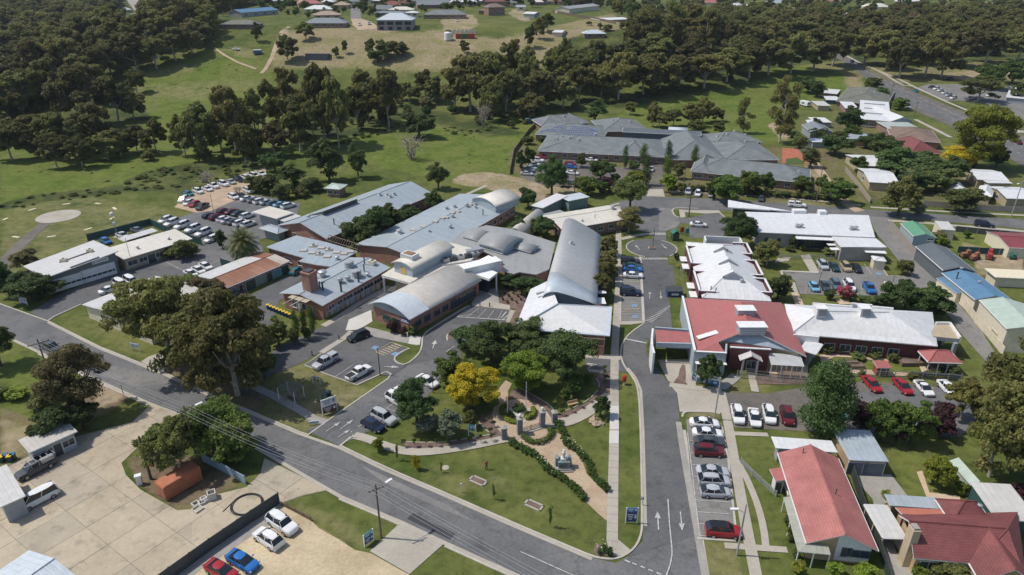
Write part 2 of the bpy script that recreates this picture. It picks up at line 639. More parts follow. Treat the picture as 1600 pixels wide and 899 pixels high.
M_GRAVY=ground_mat('yellow gravel yard',(.40,.32,.20),(.56,.46,.31),.13,2.2,.95,.22)
M_PAVE=ground_mat('salmon paving',(.50,.37,.26),(.56,.43,.31),.3,2.0,.9,.1)
M_MULCH=ground_mat('bark mulch',(.135,.088,.072),(.20,.145,.12),.5,5.0,.95,.35)
M_RED=ground_mat('red scoria',(.34,.11,.07),(.42,.16,.10),.5,4.0,.95,.2)
def worn(name,col):
 m,n,b=nt_new(name)
 f=noise(n,gpos(n),2.6,6,.75)
 L(n,mix(n,ramp(n,f,[(.36,0.0),(.60,1.0)]),col,tuple(.4*k+.06 for k in col)),b.inputs['Base Color'])
 b.inputs['Roughness'].default_value=.8
 MATS[name]=m
 return m
M_PAINT=worn('road paint white',(.60,.59,.56))
M_PAINTY=worn('road paint tan',(.54,.43,.27))
M_PAINTB=worn('road paint blue',(.20,.36,.55))
LVN=[0]
def lift(lv):
 LVN[0]+=1
 return lv*.02+LVN[0]*.00008
def sheet(name,pts,mat,lv=1,step=None,z=None):
 """flat sheet lying on the ground, lv layers of 5 mm up"""
 w=[G(*p)if len(p)==2 else Vector(p)for p in pts]
 far=max(p.y for p in w)>340
 zz=lift(lv)
 bm=bmesh.new()
 vs=[bm.verts.new((p.x,p.y,0))for p in w]
 f=bm.faces.new(vs)
 if f.normal.z<0 or f.calc_area()==0:
  f.normal_flip()
 bmesh.ops.triangulate(bm,faces=bm.faces[:])
 if far:
  for _ in range(6):
   es=[e for e in bm.edges if e.calc_length()>14]
   if not es:
    break
   bmesh.ops.subdivide_edges(bm,edges=es,cuts=1)
   bmesh.ops.triangulate(bm,faces=bm.faces[:])
 for v in bm.verts:
  v.co.z=float(hgt(v.co.x,v.co.y))+(zz if not far else.05+zz*1.5)
 bm.normal_update()
 for f in bm.faces:
  if f.normal.z<0:
   f.normal_flip()
 m=bpy.data.meshes.new(name)
 bm.to_mesh(m)
 bm.free()
 m.materials.append(mat)
 o=link(name,m)
 o['kind']='structure'
 return o
def offset_line(w,d):
 out=[]
 for i,p in enumerate(w):
  a=w[max(i-1,0)]
  b=w[min(i+1,len(w)-1)]
  t=(b-a)
  t.z=0
  if t.length<1e-6:
   t=Vector((1,0,0))
  t.normalize()
  out.append(Vector((p.x-t.y*d,p.y+t.x*d,0)))
 return out
def smooth_line(w,k=2):
 for _ in range(k):
  o=[w[0]]
  for a,b in zip(w[:-1],w[1:]):
   o+=[a.lerp(b,.25),a.lerp(b,.75)]
  o.append(w[-1])
  w=o
 return w
def strip(name,pts,width,mat,lv=2,off=0.0,sm=0):
 """band of constant width along a line (footpath, channel)"""
 w=[G(*p)for p in pts]
 if sm:
  w=smooth_line(w,sm)
 l=offset_line(w,off+width/2)
 r=offset_line(w,off-width/2)
 b=MB()
 n=len(w)
 zz=lift(lv)
 vs=[(p.x,p.y,float(hgt(p.x,p.y))+zz+(.05 if p.y>340 else 0))for p in l+r]
 b.add(vs,[(n+i,n+i+1,i+1,i)for i in range(n-1)])
 return struct(name,b,mat)
def kerb(pts,width=.28,h=.13,sm=0,off=0.0,mat=None):
 w=[G(*p)for p in pts]
 if sm:
  w=smooth_line(w,sm)
 l=offset_line(w,off+width/2)
 r=offset_line(w,off-width/2)
 b=MB()
 n=len(w)
 h=h+LVN[0]*.00005
 LVN[0]+=1
 vs=[(p.x,p.y,h)for p in l+r]+[(p.x,p.y,-.05)for p in l+r]
 fs=[]
 for i in range(n-1):
  fs.append((n+i,n+i+1,i+1,i))
  fs.append((2*n+i,i,i+1,2*n+i+1))
  fs.append((n+i,3*n+i,3*n+i+1,n+i+1))
 fs+=[(0,2*n,3*n,n),(n-1,2*n-1,4*n-1,3*n-1)]
 b.add(vs,fs)
 return struct('kerb',b,mat or M_KERB)
def lines(name,segs,w,mat,lv=6):
 """painted lines, one sheet mesh"""
 b=MB()
 z0=lift(lv)
 for a,c in segs:
  z0+=.0002
  p,q=G(*a),G(*c)
  t=(q-p)
  t.z=0
  t.normalize()
  nx,ny=-t.y*w/2,t.x*w/2
  zp=float(hgt(p.x,p.y))+z0+(.09 if p.y>340 else 0)
  zq=float(hgt(q.x,q.y))+z0+(.09 if q.y>340 else 0)
  b.add([(p.x+nx,p.y+ny,zp),(p.x-nx,p.y-ny,zp),(q.x-nx,q.y-ny,zq),(q.x+nx,q.y+ny,zq)],[(0,1,2,3)])
 return struct(name,b,mat)
def lerp2(a,b,t):
 return(a[0]+(b[0]-a[0])*t,a[1]+(b[1]-a[1])*t)
def bays(a0,a1,b0,b1,n,w=.11,mat=None):
 """n+1 bay lines running from line a0-a1 to line b0-b1"""
 return lines('parking_bay_lines',[(lerp2(a0,a1,i/n),lerp2(b0,b1,i/n))for i in range(n+1)],w,mat or M_PAINT)
def arrow(p,q,mat=None,s=1.0):
 """direction arrow from tail p to tip q"""
 a,c=G(*p),G(*q)
 t=(c-a)
 t.z=0
 ln=t.length
 t.normalize()
 n=Vector((-t.y,t.x,0))
 b=MB()
 z=.15
 hw,hl=.45*s,min(1.5*s,ln*.5)
 sw=.09*s
 k=a+t*(ln-hl)
 pts=[a+n*sw,a-n*sw,k-n*sw,k-n*hw,c,k+n*hw,k+n*sw]
 b.add([(v.x,v.y,z)for v in pts],[tuple(range(7))])
 return struct('road_arrow',b,mat or M_PAINT)
 # --- main street, running from the left edge to the bottom right
UP=[(-160,405),(0,476),(75,503),(155,543),(255,583),(337,621),(467,676),(530,697),(600,731),(700,774),(800,818),(880,852),(925,872)]
LO=[(-160,468),(24,531),(66,551),(147,590),(192,610),(237,630),(277,645),(320,664),(400,697),(535,775),(630,815),(700,848),(800,893),(1000,982),(1250,1100)]
sheet('road',UP+[(962,880),(1010,855),(1086,835),(1097,899),(1130,960),(1330,1040)]+LO[::-1],M_ASPH,1)
sheet('road_patch',[(645,802),(712,835),(703,844),(636,811)],ground_mat('asphalt new',(.048,.05,.056),(.062,.063,.068),.2,2.2,.9,.15),2)
sheet('road_patch',[(105,560),(250,585),(270,600),(215,605),(150,585)],M_ASPL,2)
sheet('road_patch',[(560,725),(700,790),(740,815),(700,800),(600,755)],M_ASPL,2)
kerb(UP[:3],off=.1)
kerb([(75,503),(155,543),(255,583),(337,621),(467,676),(482,681)],off=.1)
kerb([(530,697),(600,731),(700,774),(800,818),(880,852),(925,871),(945,875),(962,875),(978,869),(992,858),(1001,843),(1005,822),(1002,674),(999,618),(995,600),(988,588),(979,577),(972,564),(970,550),(974,535),(985,521),(1007,506)],off=.1,sm=1)
strip('channel',[(75,504),(155,544.5),(255,585),(337,623),(467,678),(530,700),(600,734),(700,777),(800,821),(925,874)],.55,M_CONC,3)
strip('channel',[(24,531),(66,551),(147,590),(192,610),(237,630),(277,645),(320,664),(400,697),(535,775),(630,815),(700,848),(800,893),(1000,982)],.6,M_CONC,3,off=-.3)
kerb(LO[2:6],off=-.75)
kerb([(535,775),(630,815)],off=-.75)
kerb([(700,848),(800,893),(1000,982)],off=-.75)
strip('channel',[(1004,822),(1001,674),(998,610),(990,591),(978,576)],.5,M_CONC,3,off=-.35)
lines('road_line',[((813,863),(893,899)),((893,899),(1010,952))],.13,M_PAINT)
lines('road_line',[((976,876),(984,880)),((988,881),(995,884)),((1001,886),(1008,889)),((1013,891),(1020,894)),((1026,896),(1033,899))],.22,M_PAINT)
lines('road_line',[((1043.5,781),(1046,820)),((1046,820),(1049.5,855)),((1049.5,855),(1050,868)),((1050,868),(1047,884)),((1047,884),(1040,903))],.16,M_PAINT)
arrow((1029,829),(1027,800),s=.9)
arrow((1063,801),(1066,831),s=.9)
# --- hospital drive between the buildings
sheet('road',[(980,872),(1004,846),(1005,820),(1001,674),(998,603),(989,591),(978,578),(971,566),(969,550),(972,535),(984,521),(1007,505),(1006,487),(1004,450),(1001,402),(1041,405),(1046,415),(1052,415),(1056,446),(1044,448),(1047,477),(1050,512),(1036,525),(1020,531),(1015,545),(1016,560),(1027,577),(1046,600),(1057,614),(1064,674),(1087,836)],M_ASPD,2)
strip('channel',[(1060,660),(1066,700),(1090,836),(1104,915)],.9,M_CONG,4,off=0)
kerb([(1068,672),(1078,735),(1094,836),(1104,899)],.7,.03)
rc=(G(980,388)+G(1056,388))/2
rr=(G(1056,388)-G(980,388)).length/2
ring=[(rc.x+rr*math.cos(a),rc.y+rr*math.sin(a),0)for a in np.linspace(0,2*math.pi,40,endpoint=False)]
sheet('road',ring,M_ASPD,3)
def ringkerb(a0,a1):
 w=[Vector((rc.x+(rr+.15)*math.cos(math.radians(a)),rc.y+(rr+.15)*math.sin(math.radians(a)),0))for a in np.linspace(a0,a1,16)]
 b=MB()
 for p,q in zip(w[:-1],w[1:]):
  d=(q-p)
  b.box((p.x+q.x)/2,(p.y+q.y)/2,-.05,d.length+.04,.28,.17,math.atan2(d.y,d.x))
 struct('kerb',b,M_KERB)
ringkerb(125,245)
ringkerb(-55,55)
sheet('road',[(955,318),(1011,306),(1039,308),(1120,311),(1169,314),(1267,321),(1325,325),(1400,331),(1600,343),(1760,356),(1760,374),(1600,358),(1556,353),(1490,348),(1449,344),(1387,342),(1250,334),(1140,330),(1091,328.5),(1054,326),(1050.5,329),(1053,337),(1060,341),(1074,341),(1104,335),(1125,334),(1138,343),(1150,360),(1145,369),(1106,373),(1078,372),(1077,350),(1062,349),(1058,356),(1040,362),(1041,376),(1021,376),(1020,365),(995,357),(989,352),(980,345),(972,342),(975,337),(985,332),(968,325)],M_ASPH,1)
sheet('road_patch',[(1031,325),(1052,326),(1053,338),(1060,342),(1062,349),(1056,355),(1040,361),(1029,360)],M_ASPL,2)
kerb([(972.5,343),(975,337),(983,333)],.4)
kerb([(990,359),(1003,361),(1020,364)],.4)
kerb([(1050,330),(1053,326.5),(1060,325),(1091,326.5)],.4)
kerb([(1050,330),(1054,337),(1060,340),(1068,340.5)],.4)
kerb([(1125,334),(1137,342.5),(1139,346)],.4)
strip('footpath',[(1067,340),(1065,328)],1.6,M_CONC,4)
sheet('footpath',[(1064,328.5),(1123,329.5),(1127,333),(1104,334.5),(1068,332)],M_CONC,4)
lines('zebra_crossing',[((1021+i*2.5,364.5),(1022.6+i*2.5,368))for i in range(8)],.28,M_PAINT)
lines('zebra_crossing',[((1003+i*3.1,403.5),(1005.6+i*3.1,406.5))for i in range(13)],.28,M_PAINT)
lines('zebra_crossing',[((1008+i*3.05,501-i*1.88),(1020+i*2.2,504.5-i*2.0))for i in range(13)],.22,M_PAINT)
lines('road_line',[((977,530.5),(1015,538))],.45,M_PAINT)
arrow((1000,392),(993,384),s=.9)
arrow((1033,382),(1042,390),s=.9)
arrow((1015,468),(1015.5,457),s=.75)
arrow((1032,456),(1033,468),s=.75)
strip('footpath',[(970,374),(985,371),(1000,367),(1020,366)],1.7,M_CONC,5,sm=1)
fp=[(965.5,323),(966.2,337),(966.5,375),(967,402),(966,450),(963.5,500),(960.5,545),(960,585),(960,612),(959.8,672),(958,760),(957,815),(956.5,848)]
strip('footpath',fp,1.5,M_CONC,4)
b=MB()
w=[G(*p)for p in fp]
acc=0
for p,q in zip(w[:-1],w[1:]):
 d=q-p
 ln=d.length
 k=0
 while acc<ln:
  c=p.lerp(q,acc/ln)
  b.box(c.x,c.y,.085,.05,1.5,.004,math.atan2(d.y,d.x))
  acc+=1.6
 acc-=ln
struct('footpath_joints',b,plain('joint dark gap',(.16,.14,.12),.9))  # thin dark strips marking the joints across the footpath
sheet('footpath',[(947.5,844),(966,844),(985,860),(975,868),(960,870),(952,866)],M_CONC,4)
sheet('footpath',[(953,635),(967,635),(967,672),(952.5,672)],M_CONW,6)
sheet('footpath',[(952,674),(967,674),(966.5,694),(951.5,694)],M_CONW,6)
sheet('car_park',[(972,402),(1000,402),(1003,450),(1004,503),(969,503),(970,450)],M_ASPL,2)
kerb([(1000.5,402),(1003,450),(1004.5,478),(1005.5,502)],.55,.12)
kerb([(971,402),(970,450),(969,503)],.35,.12)
sheet('footpath',[(968,503),(1008,502),(1007,505),(985,508),(968,508)],M_CONC,5)
bays((971,407),(969.5,500),(1000.5,407),(1004,500),11)
lines('road_line',[((975+i*5,487-i*.3),(980+i*5,482-i*.3))for i in range(5)],.18,M_PAINTY)
sheet('disabled_bay_sign',[(987,476.5),(996,476.5),(996.3,480),(987,480)],M_PAINTB,6)
sheet('disabled_bay_sign',[(988,493.5),(997,493.5),(997,497),(988,497)],M_PAINTB,6)
lines('road_line',[((970,497.5),(1004,497)),((970,488),(1003.5,488)),((970,481),(1003.5,480))],.12,M_PAINTY)
sheet('road',[(915,557),(970,563),(976,575),(983,583),(915,578)],M_ASPD,3)
sheet('footpath',[(912,552),(970,556),(969,563),(912,559)],M_CONC,3)
sheet('footpath',[(918,577),(955,581),(955,584),(920,582)],M_CONC,4)
lines('road_line',[((917,569),(933,571)),((917,571),(930,573))],.3,M_PAINT)
lines('road_line',[((961,568+i*2),(968,568.5+i*2))for i in range(6)],.12,M_PAINT)
# --- entry drive to the front car park
sheet('road',[(478,674),(522,652),(607,592),(635,572),(657,551),(661,530),(665,520),(725,482),(735,478),(797,485),(795,500),(787,514),(760,522),(722,545),(720,562),(692,592),(662,626),(640,650),(572,677),(552,681),(532,698)],M_ASPD,2)
sheet('road',[(480,672),(522,652),(607,592),(640,571),(690,560),(700,575),(640,640),(572,677),(530,697)],M_ASPH,3)
kerb([(482,681),(500,668),(522,652),(607,593),(612,585),(604,581),(596,584),(557,602)],off=.12)
kerb([(557,602),(508,584.5),(476,571),(490,562),(502,553)],.2)
kerb([(532,697),(552,681)],.3)
sheet('car_park',[(476,571),(503,553),(530,537),(572,525),(600,530),(640,545),(616,561),(634,572),(609,591),(596,585),(557,601),(508,584)],M_ASPD,3)
lines('road_line',[((525,589),(552,571))],.12,M_PAINT)
kerb([(660,528),(659,545),(652,557),(634,571),(620,568),(615,561),(624,552),(640,545)],.3,.13,sm=1)
lines('road_line',[((588+i*4.6,551-i*2.2),(600+i*4.6,555.5-i*2.2))for i in range(7)],.3,M_PAINTY)
lines('road_line',[((587,549),(612,536)),((601,556.5),(626,543)),((612,536),(640,545)),((587,549),(601,556.5))],.14,M_PAINTY)
sheet('disabled_bay_sign',[(580,544.5),(586,541),(593,543),(586,548)],M_PAINTB,6)
sheet('disabled_bay_sign',[(610,555),(617,550.5),(624,552.5),(617,557.5)],M_PAINTB,6)
bays((640,650),(660,628),(605,640),(630,612),2)
lines('road_line',[((560,668),(612,634)),((612,634),(645,605))],.12,M_PAINT)
arrow((532,672),(552,657),s=.8)
arrow((510,675),(533,660),s=.8)
arrow((529,684),(548,672),s=.8)
arrow((676,546),(681,532),s=1.2)
arrow((600,574),(624,575),s=1.0)
lines('road_line',[((697,551),(710,542)),((738,492),(714,496))],.14,M_PAINT)
bays((714,496),(795,500),(735,482),(797,487),5)
lines('road_line',[((783,498),(791,488)),((786,500),(796,492)),((714,496),(792,501))],.25,M_PAINT)
kerb([(661,528),(667,519),(690,504),(725,482),(735,478.5)],.3,.13,off=.1,sm=1)
sheet('footpath',[(663,520),(725,481),(760,470),(797,478),(797,485),(735,478),(667,519)],M_CONC,4)
sheet('footpath',[(735,478),(748,455),(778,450),(780,480)],M_CONG,3)
sheet('footpath',[(797,485),(805,486),(792,512),(787,512)],M_CONC,4)
kerb([(699,533),(698,525),(704,520),(714,522),(716,532)],.3,.13,sm=1)
sheet('garden_bed',[(700,532),(699,525),(704,521),(714,523),(716,532)],M_MULCH,5)
sheet('garden_bed',[(782,446),(812,428),(840,438),(818,478),(812,500),(803,490),(805,483),(780,480)],M_MULCH,2)
sheet('garden_bed',[(806,484),(814,490),(806,512),(792,512)],M_MULCH,3)
sheet('road',[(375,612),(430,545),(500,513),(545,487),(578,470),(620,440),(640,452),(590,484),(577,490),(535,530),(472,567),(400,597),(392,620)],M_ASPD,2)
sheet('footpath',[(545,500),(580,485),(582,503),(560,516),(540,517)],M_CONW,4)
strip('footpath',[(502,552),(517,542),(535,531),(550,518)],1.3,M_CONC,4)
strip('footpath',[(505,510),(528,497),(562,474),(610,448)],1.6,M_CONC,4)
sheet('footpath',[(572,511),(645,528),(657,532),(652,541),(600,530),(560,522)],M_CONG,4)
sheet('footpath',[(640,526),(658,526),(656,540),(638,538)],M_CONW,5)
# --- ambulance apron and staff car park
sheet('car_park',[(47,489),(65,477),(90,462),(185,424),(275,390),(312,384),(290,360),(268,345),(300,333),(340,320),(400,305),(470,318),(462,345),(440,365),(405,375),(412,392),(398,405),(372,402),(360,412),(320,425),(300,440),(260,455),(200,452),(127,476),(75,502)],M_ASPH,2)
sheet('road_patch',[(47,489),(90,462),(185,424),(235,410),(300,428),(260,450),(200,452),(127,476),(75,502)],M_ASPD,3)
kerb([(75,502),(85,495),(127,476)],.3)
sheet('car_park',[(272,324),(300,300),(345,285),(385,270),(415,262),(418,288),(398,290),(384,306),(355,319),(330,330),(306,333)],M_GRAV,3)
sheet('road',[(400,470),(440,452),(500,425),(520,430),(436,470),(420,480)],M_ASPD,2)
sheet('road',[(352,476),(400,458),(460,424),(480,430),(440,456),(430,490),(425,520),(360,560)],M_ASPD,1)
lines('road_line',[((260,411),(290,425)),((327,415),(348,405)),((290,425),(300,428))],.14,M_PAINT)
arrow((330,357),(324,355),s=.8)
arrow((298,342),(293,346),s=.8)
hp=(G(54,343)+G(127.7,333.8))/2
hr=5.85
sheet('helipad',[(hp.x+hr*math.cos(a),hp.y+hr*math.sin(a),0)for a in np.linspace(0,2*math.pi,40,endpoint=False)],M_CONC,3)
sheet('path',[(63,348.5),(80,349),(58,368),(36,390),(15,420),(0,450),(-40,480),(-60,450),(0,405),(22,382),(50,360)],M_ASPB,2)
lines('helipad_marking',[((85,337),(98,338.5)),((104,337),(112,333.5)),((89,332),(95,333))],.35,M_PAINTY)
b=None
M_SLAB=plain('marker slab cream',(.62,.55,.38),.8)
for i,(p,q_)in enumerate([((45,329.5),(56,326)),((98,320),(110,318.5)),((149,318),(157,319)),((177,324.5),(181.5,328)),((172,343.5),(178,339.5)),((132,360),(143.5,356.5)),((74,371),(87,369)),((20,370),(30,371.5)),((5,344.5),(12,341))]):
 a,c=G(*p),G(*q_)
 d=c-a
 b=MB()
 b.box(0,0,0,d.length,.75,.1)
 solo('helipad_marker','cream ground slab '+['upper left of','behind','behind and right of','beside the weather mast behind','in front of the weather mast right of','between the teal fence and','right of the track in front of','left of the track in front of','at the left picture edge beside'][i]+' the round helipad','marker slab',b,M_SLAB,((a.x+c.x)/2,(a.y+c.y)/2,0),math.atan2(d.y,d.x),'cream slabs ringing the helipad')
 # --- north-east highway
sheet('road',[(1300,80),(1318,86),(1345,104),(1400,130),(1450,152),(1520,180),(1600,213),(1760,280),(1760,345),(1600,262),(1540,225),(1480,195),(1425,172),(1370,137),(1330,105),(1308,92)],M_ASPB,1)
sheet('road',[(1322,93),(1345,106),(1400,134),(1450,158),(1520,187),(1600,222),(1760,290),(1760,330),(1600,255),(1540,219),(1480,188),(1425,166),(1375,138),(1335,108)],M_ASPH,2)
lines('road_line',[(lerp2((1335,103),(1600,232),t),lerp2((1335,103),(1600,232),t+.012))for t in np.arange(0,1,.035)],.25,M_PAINT)
lines('road_line',[((1345,108),(1430,152)),((1430,152),(1600,228))],.2,M_PAINTY)
lines('road_line',[(lerp2((1345,112),(1600,244),t),lerp2((1345,112),(1600,244),t+.012))for t in np.arange(0,1,.04)],.25,M_PAINT)
strip('footpath',[(1305,78),(1340,97),(1365,108),(1400,122),(1432,138),(1480,160),(1540,185),(1600,208)],2.0,M_CONC,4)
strip('footpath',[(1365,108),(1385,118),(1400,128),(1412,134),(1425,135)],1.8,M_CONC,4)
sheet('car_park',[(1432,138),(1450,132),(1500,132),(1560,135),(1600,140),(1760,150),(1760,185),(1600,172),(1560,165),(1500,158),(1478,158)],M_ASPL,2)
sheet('car_park',[(1540,160),(1600,165),(1760,185),(1760,215),(1600,188),(1570,182)],M_ASPL,2)
strip('footpath',[(1540,225),(1570,210),(1600,205)],2.2,M_CONC,4)
strip('footpath',[(1430,187),(1460,202),(1485,215)],2.0,M_CONC,4)
strip('footpath',[(1048,301),(1065,299.5),(1160,305.5),(1200,307),(1300,316),(1345,321)],1.3,M_CONC,2)
strip('footpath',[(1360,324),(1480,331),(1600,337),(1700,343)],1.3,M_CONC,2)
strip('footpath',[(1388,345),(1449,349),(1490,353),(1557,358),(1600,362),(1700,370)],1.8,M_CONC,3)
sheet('driveway',[(1012,296),(1036,296),(1039,308),(1008,307)],M_CONC,3)
sheet('driveway',[(955,262),(985,262),(985,248),(1000,246),(1018,250),(1035,250),(1037,297),(1010,297),(1010,275),(985,275),(975,285),(955,280)],M_ASPB,2)
sheet('car_park',[(812,277),(838,245),(900,250),(955,262),(960,285),(900,295),(850,290)],M_ASPB,2)
sheet('driveway',[(1357,338),(1388,341),(1392,350),(1432,400),(1470,437),(1497,475),(1535,520),(1560,560),(1540,565),(1500,520),(1478,487),(1450,455),(1425,433),(1388,388),(1370,366)],M_ASPL,2)
# --- clinic car park at centre right
sheet('car_park',[(1224,426),(1278,427),(1278,413),(1350,417),(1377,418),(1387,432),(1425,433),(1450,455),(1400,462),(1340,463),(1250,460),(1243,440)],M_ASPL,3)
kerb([(1220,424),(1228,441),(1231,445)],.5,.12)
kerb([(1221,424),(1278,426.5)],.8,.12)
kerb([(1377,417),(1387,431.5),(1425,433)],.3,.12)
bays((1278,409),(1350,413),(1284,425),(1362,430),5)
bays((1262,443),(1395,446),(1258,460),(1400,462),8,mat=M_PAINTY)
sheet('disabled_bay_sign',[(1369,427),(1376,427),(1378,431),(1371,431)],M_PAINTB,6)
sheet('footpath',[(1251,400),(1265,398),(1280,426),(1266,426)],M_CONC,3)
sheet('footpath',[(1228,442),(1242,442),(1248,460),(1256,477),(1244,477),(1236,458)],M_CONC,3)
sheet('path',[(1236,458),(1248,459),(1256,477),(1243,477)],M_PAVE,4)
sheet('path',[(1305,468),(1326,469),(1330,476),(1312,476)],M_PAVE,3)
sheet('footpath',[(1210,411),(1232,408),(1236,402),(1215,404)],M_CONC,3)
# --- forecourt by the red roofed wing
sheet('driveway',[(1027,563),(1078,562),(1082,582),(1081,605),(1070,598),(1052,600),(1044,596)],M_CONC,4)
sheet('garden_bed',[(1066,570),(1072,572),(1071,603),(1050,602),(1060,588),(1062,578)],M_MULCH,5)
sheet('driveway',[(1046,601),(1128,606),(1127,646),(1062,644),(1058,615)],M_CONC,3)
strip('footpath',[(1076,566),(1081,606)],1.5,M_CONC,5)
strip('footpath',[(1046,602),(1080,606.5),(1126,609)],1.4,M_CONC,5)
strip('footpath',[(1125,607),(1139,597),(1151,587)],2.0,M_CONG,5)
strip('footpath',[(1173,580),(1176,596),(1180,613)],1.3,M_CONC,5)
sheet('garden_bed',[(1180,585),(1258,588),(1258,602),(1184,601)],M_MULCH,4)
sheet('car_park',[(1130,613),(1200,615),(1310,597),(1400,599),(1510,607),(1540,640),(1500,684),(1250,674),(1138,668)],M_ASPB,2)
sheet('car_park',[(1400,602),(1510,610),(1540,640),(1500,684),(1330,680),(1320,620)],M_ASPH,3)
strip('footpath',[(1126,612),(1133,640),(1140,676),(1148.5,726),(1159,786),(1168,834),(1181,899),(1200,990)],1.5,M_CONC,4)
strip('footpath',[(1147,715),(1160,735),(1172,760),(1184,790),(1193,825),(1197,858)],.95,M_CONC,4,sm=1)
strip('footpath',[(1132,853),(1160,855),(1230,860)],1.0,M_CONC,4)
strip('footpath',[(1146,678),(1200,680)],1.0,M_CONC,4)
sheet('garden_path',[(1280,556),(1295,553),(1345,554),(1380,560),(1410,563),(1412,567),(1375,565),(1340,560),(1305,558),(1295,562),(1312,572),(1350,578),(1422,584),(1422,589),(1340,585),(1300,577),(1283,566)],M_PAVE,4)
sheet('garden_path',[(1432,563),(1450,562),(1470,578),(1440,582)],M_PAVE,4)
sheet('garden_path',[(1160,568),(1235,572),(1262,565),(1262,590),(1165,580)],M_PAVE,3)
sheet('car_park',[(1072,656),(1128,662),(1136,700),(1151,845),(1096,842),(1078,735)],M_ASPL,3)
bays((1076,690),(1094,838),(1124,692),(1148,842),8)
lines('road_line',[((1074,676),(1093,838))],.12,M_PAINT)
kerb([(1089,842),(1150,846)],.35,.12)
kerb([(1128,668),(1138,720),(1151,843)],.3,.12)
kerb([(1066,652),(1067,646),(1075,643),(1110,644),(1125,647)],.35,.12,sm=1)
# --- depot yard, lower left: cast slabs with open joints
yard=thing('concrete_yard','tan concrete slab yard with dark open joints','yard')
del yard['category'],yard['label']
yard['kind']='structure'
sheet('yard_base',[(237,632),(277,646),(262,668),(215,700),(190,724),(197,743),(220,766),(277,799),(300,797),(335,774),(385,761),(407,740),(413,715),(514,766),(475,775),(440,787),(268,906),(-60,1060),(-160,900),(-100,760),(0,735),(70,700),(125,680),(207,660)],plain('slab joint dirt',(.20,.175,.135),.95),1)
YO=G(135,825)
ydir=(G(222.5,772.75)-G(92.5,851.5)).normalized()
yprp=Vector((-ydir.y,ydir.x,0))
ypolys=[[G(*p)for p in q]for q in([(237,632),(275,647),(262,668),(215,700),(190,724),(197,743),(100,800),(0,800),(0,737),(70,702),(125,682),(207,660)],[(0,800),(100,800),(197,743),(220,766),(277,798),(300,796),(300,882),(268,904),(-60,1060),(-160,900),(-100,760),(0,737)],[(300,796),(335,774),(385,762),(430,791),(300,882)],[(385,762),(407,741),(413,717),(512,766),(475,774),(440,786),(430,791)])]
YM=[ground_mat('yard slab tan',(.385,.325,.235),(.455,.39,.29),.15,1.6,.92,.10,.12),ground_mat('yard slab grey',(.36,.31,.235),(.425,.37,.285),.15,1.6,.92,.10,.12),ground_mat('yard slab buff',(.41,.345,.25),(.48,.41,.305),.15,1.6,.92,.10,.12)]
def clip_poly(poly,a,nrm):
 out=[]
 for i in range(len(poly)):
  p,q2=poly[i],poly[(i+1)%len(poly)]
  dp,dq=(p-a).dot(nrm),(q2-a).dot(nrm)
  if dp>=0:
   out.append(p)
  if dp*dq<0:
   out.append(p.lerp(q2,dp/(dp-dq)))
 return out
for i in range(-7,8):
 for j in range(-8,9):
  g=.03
  c0=YO+ydir*(i*6.2+g)+yprp*(j*5.4+g)
  c1=YO+ydir*(i*6.2+6.2-g)+yprp*(j*5.4+5.4-g)
  for ypoly in ypolys:
   pl=ypoly
   for a,nr in((c0,ydir),(c0,yprp),(c1,-ydir),(c1,-yprp)):
    pl=clip_poly(pl,a,nr)
    if len(pl)<3:
     break
   if len(pl)<3:
    continue
   ar=sum(pl[k].x*pl[(k+1)%len(pl)].y-pl[(k+1)%len(pl)].x*pl[k].y for k in range(len(pl)))/2
   if abs(ar)<.3:
    continue
   if ar<0:
    pl=pl[::-1]
   b=MB()
   b.prism([(p.x,p.y)for p in pl],.01,.05+R.random()*.025)
   part('slab',b,YM[R.randrange(3)],yard)
sheet('driveway',[(268,906),(330,860),(440,787),(437,800),(420,820),(300,900),(200,980),(120,1030)],M_CONG,2)
sheet('driveway',[(628,815),(696,848),(640,898),(578,862)],M_CONC,3)
sheet('yard_gravel',[(438,787),(455,797),(485,813),(500,827),(527,842),(555,860),(580,865),(640,899),(760,1050),(120,1060),(268,906)],M_GRAVY,1)
# --- memorial garden
sheet('garden_path',[(790,668),(800,652),(822,660),(840,656),(862,674),(880,681),(893,690),(897,705),(910,721),(917,741),(935,760),(950,774),(949,814),(945,812),(930,799),(912,781),(895,759),(880,741),(858,725),(845,712),(820,697),(800,690)],M_GRAV,2)
sheet('garden_path',[(768,650),(772,637),(790,627),(810,624),(830,627),(848,636),(868,660),(862,664),(846,663),(800,688),(788,683),(775,668)],M_GRAV,3)
sheet('garden_path',[(776,612),(790,595),(800,600),(794,612),(794,628),(780,632)],M_GRAV,3)
strip('footpath',[(553,681),(575,686),(600,697),(640,708),(680,706),(735,698),(792,686)],1.7,M_CONC,5,sm=1)
strip('footpath',[(863,663),(885,660),(905,652),(930,637),(953,618)],2.3,M_CONC,5,sm=1)
sheet('garden_path',[(800,690),(828,671),(862,660),(870,667),(850,670),(815,682),(805,692)],M_CONG,5)
sheet('garden_bed',[(624,690),(650,692),(690,693),(735,686),(775,679),(792,676),(796,684),(770,690),(720,698),(670,704),(640,702)],M_MULCH,3)
sheet('garden_bed',[(868,650),(895,640),(920,628),(935,610),(932,592),(925,580),(955,580),(954,614),(930,632),(905,648),(868,660)],M_MULCH,3)
sheet('garden_bed',[(795,622),(800,610),(825,612),(845,625),(862,640),(868,648),(866,660),(848,636),(825,626)],M_MULCH,4)
sheet('garden_bed',[(748,660),(752,648),(768,645),(776,670),(792,682),(775,682),(758,672)],M_MULCH,2)
kerb([(748,659),(754,668),(764,676)],.15,.1,sm=1)
kerb([(931,592),(937,600),(935,610),(920,625),(900,636),(880,644)],.15,.1,sm=1)
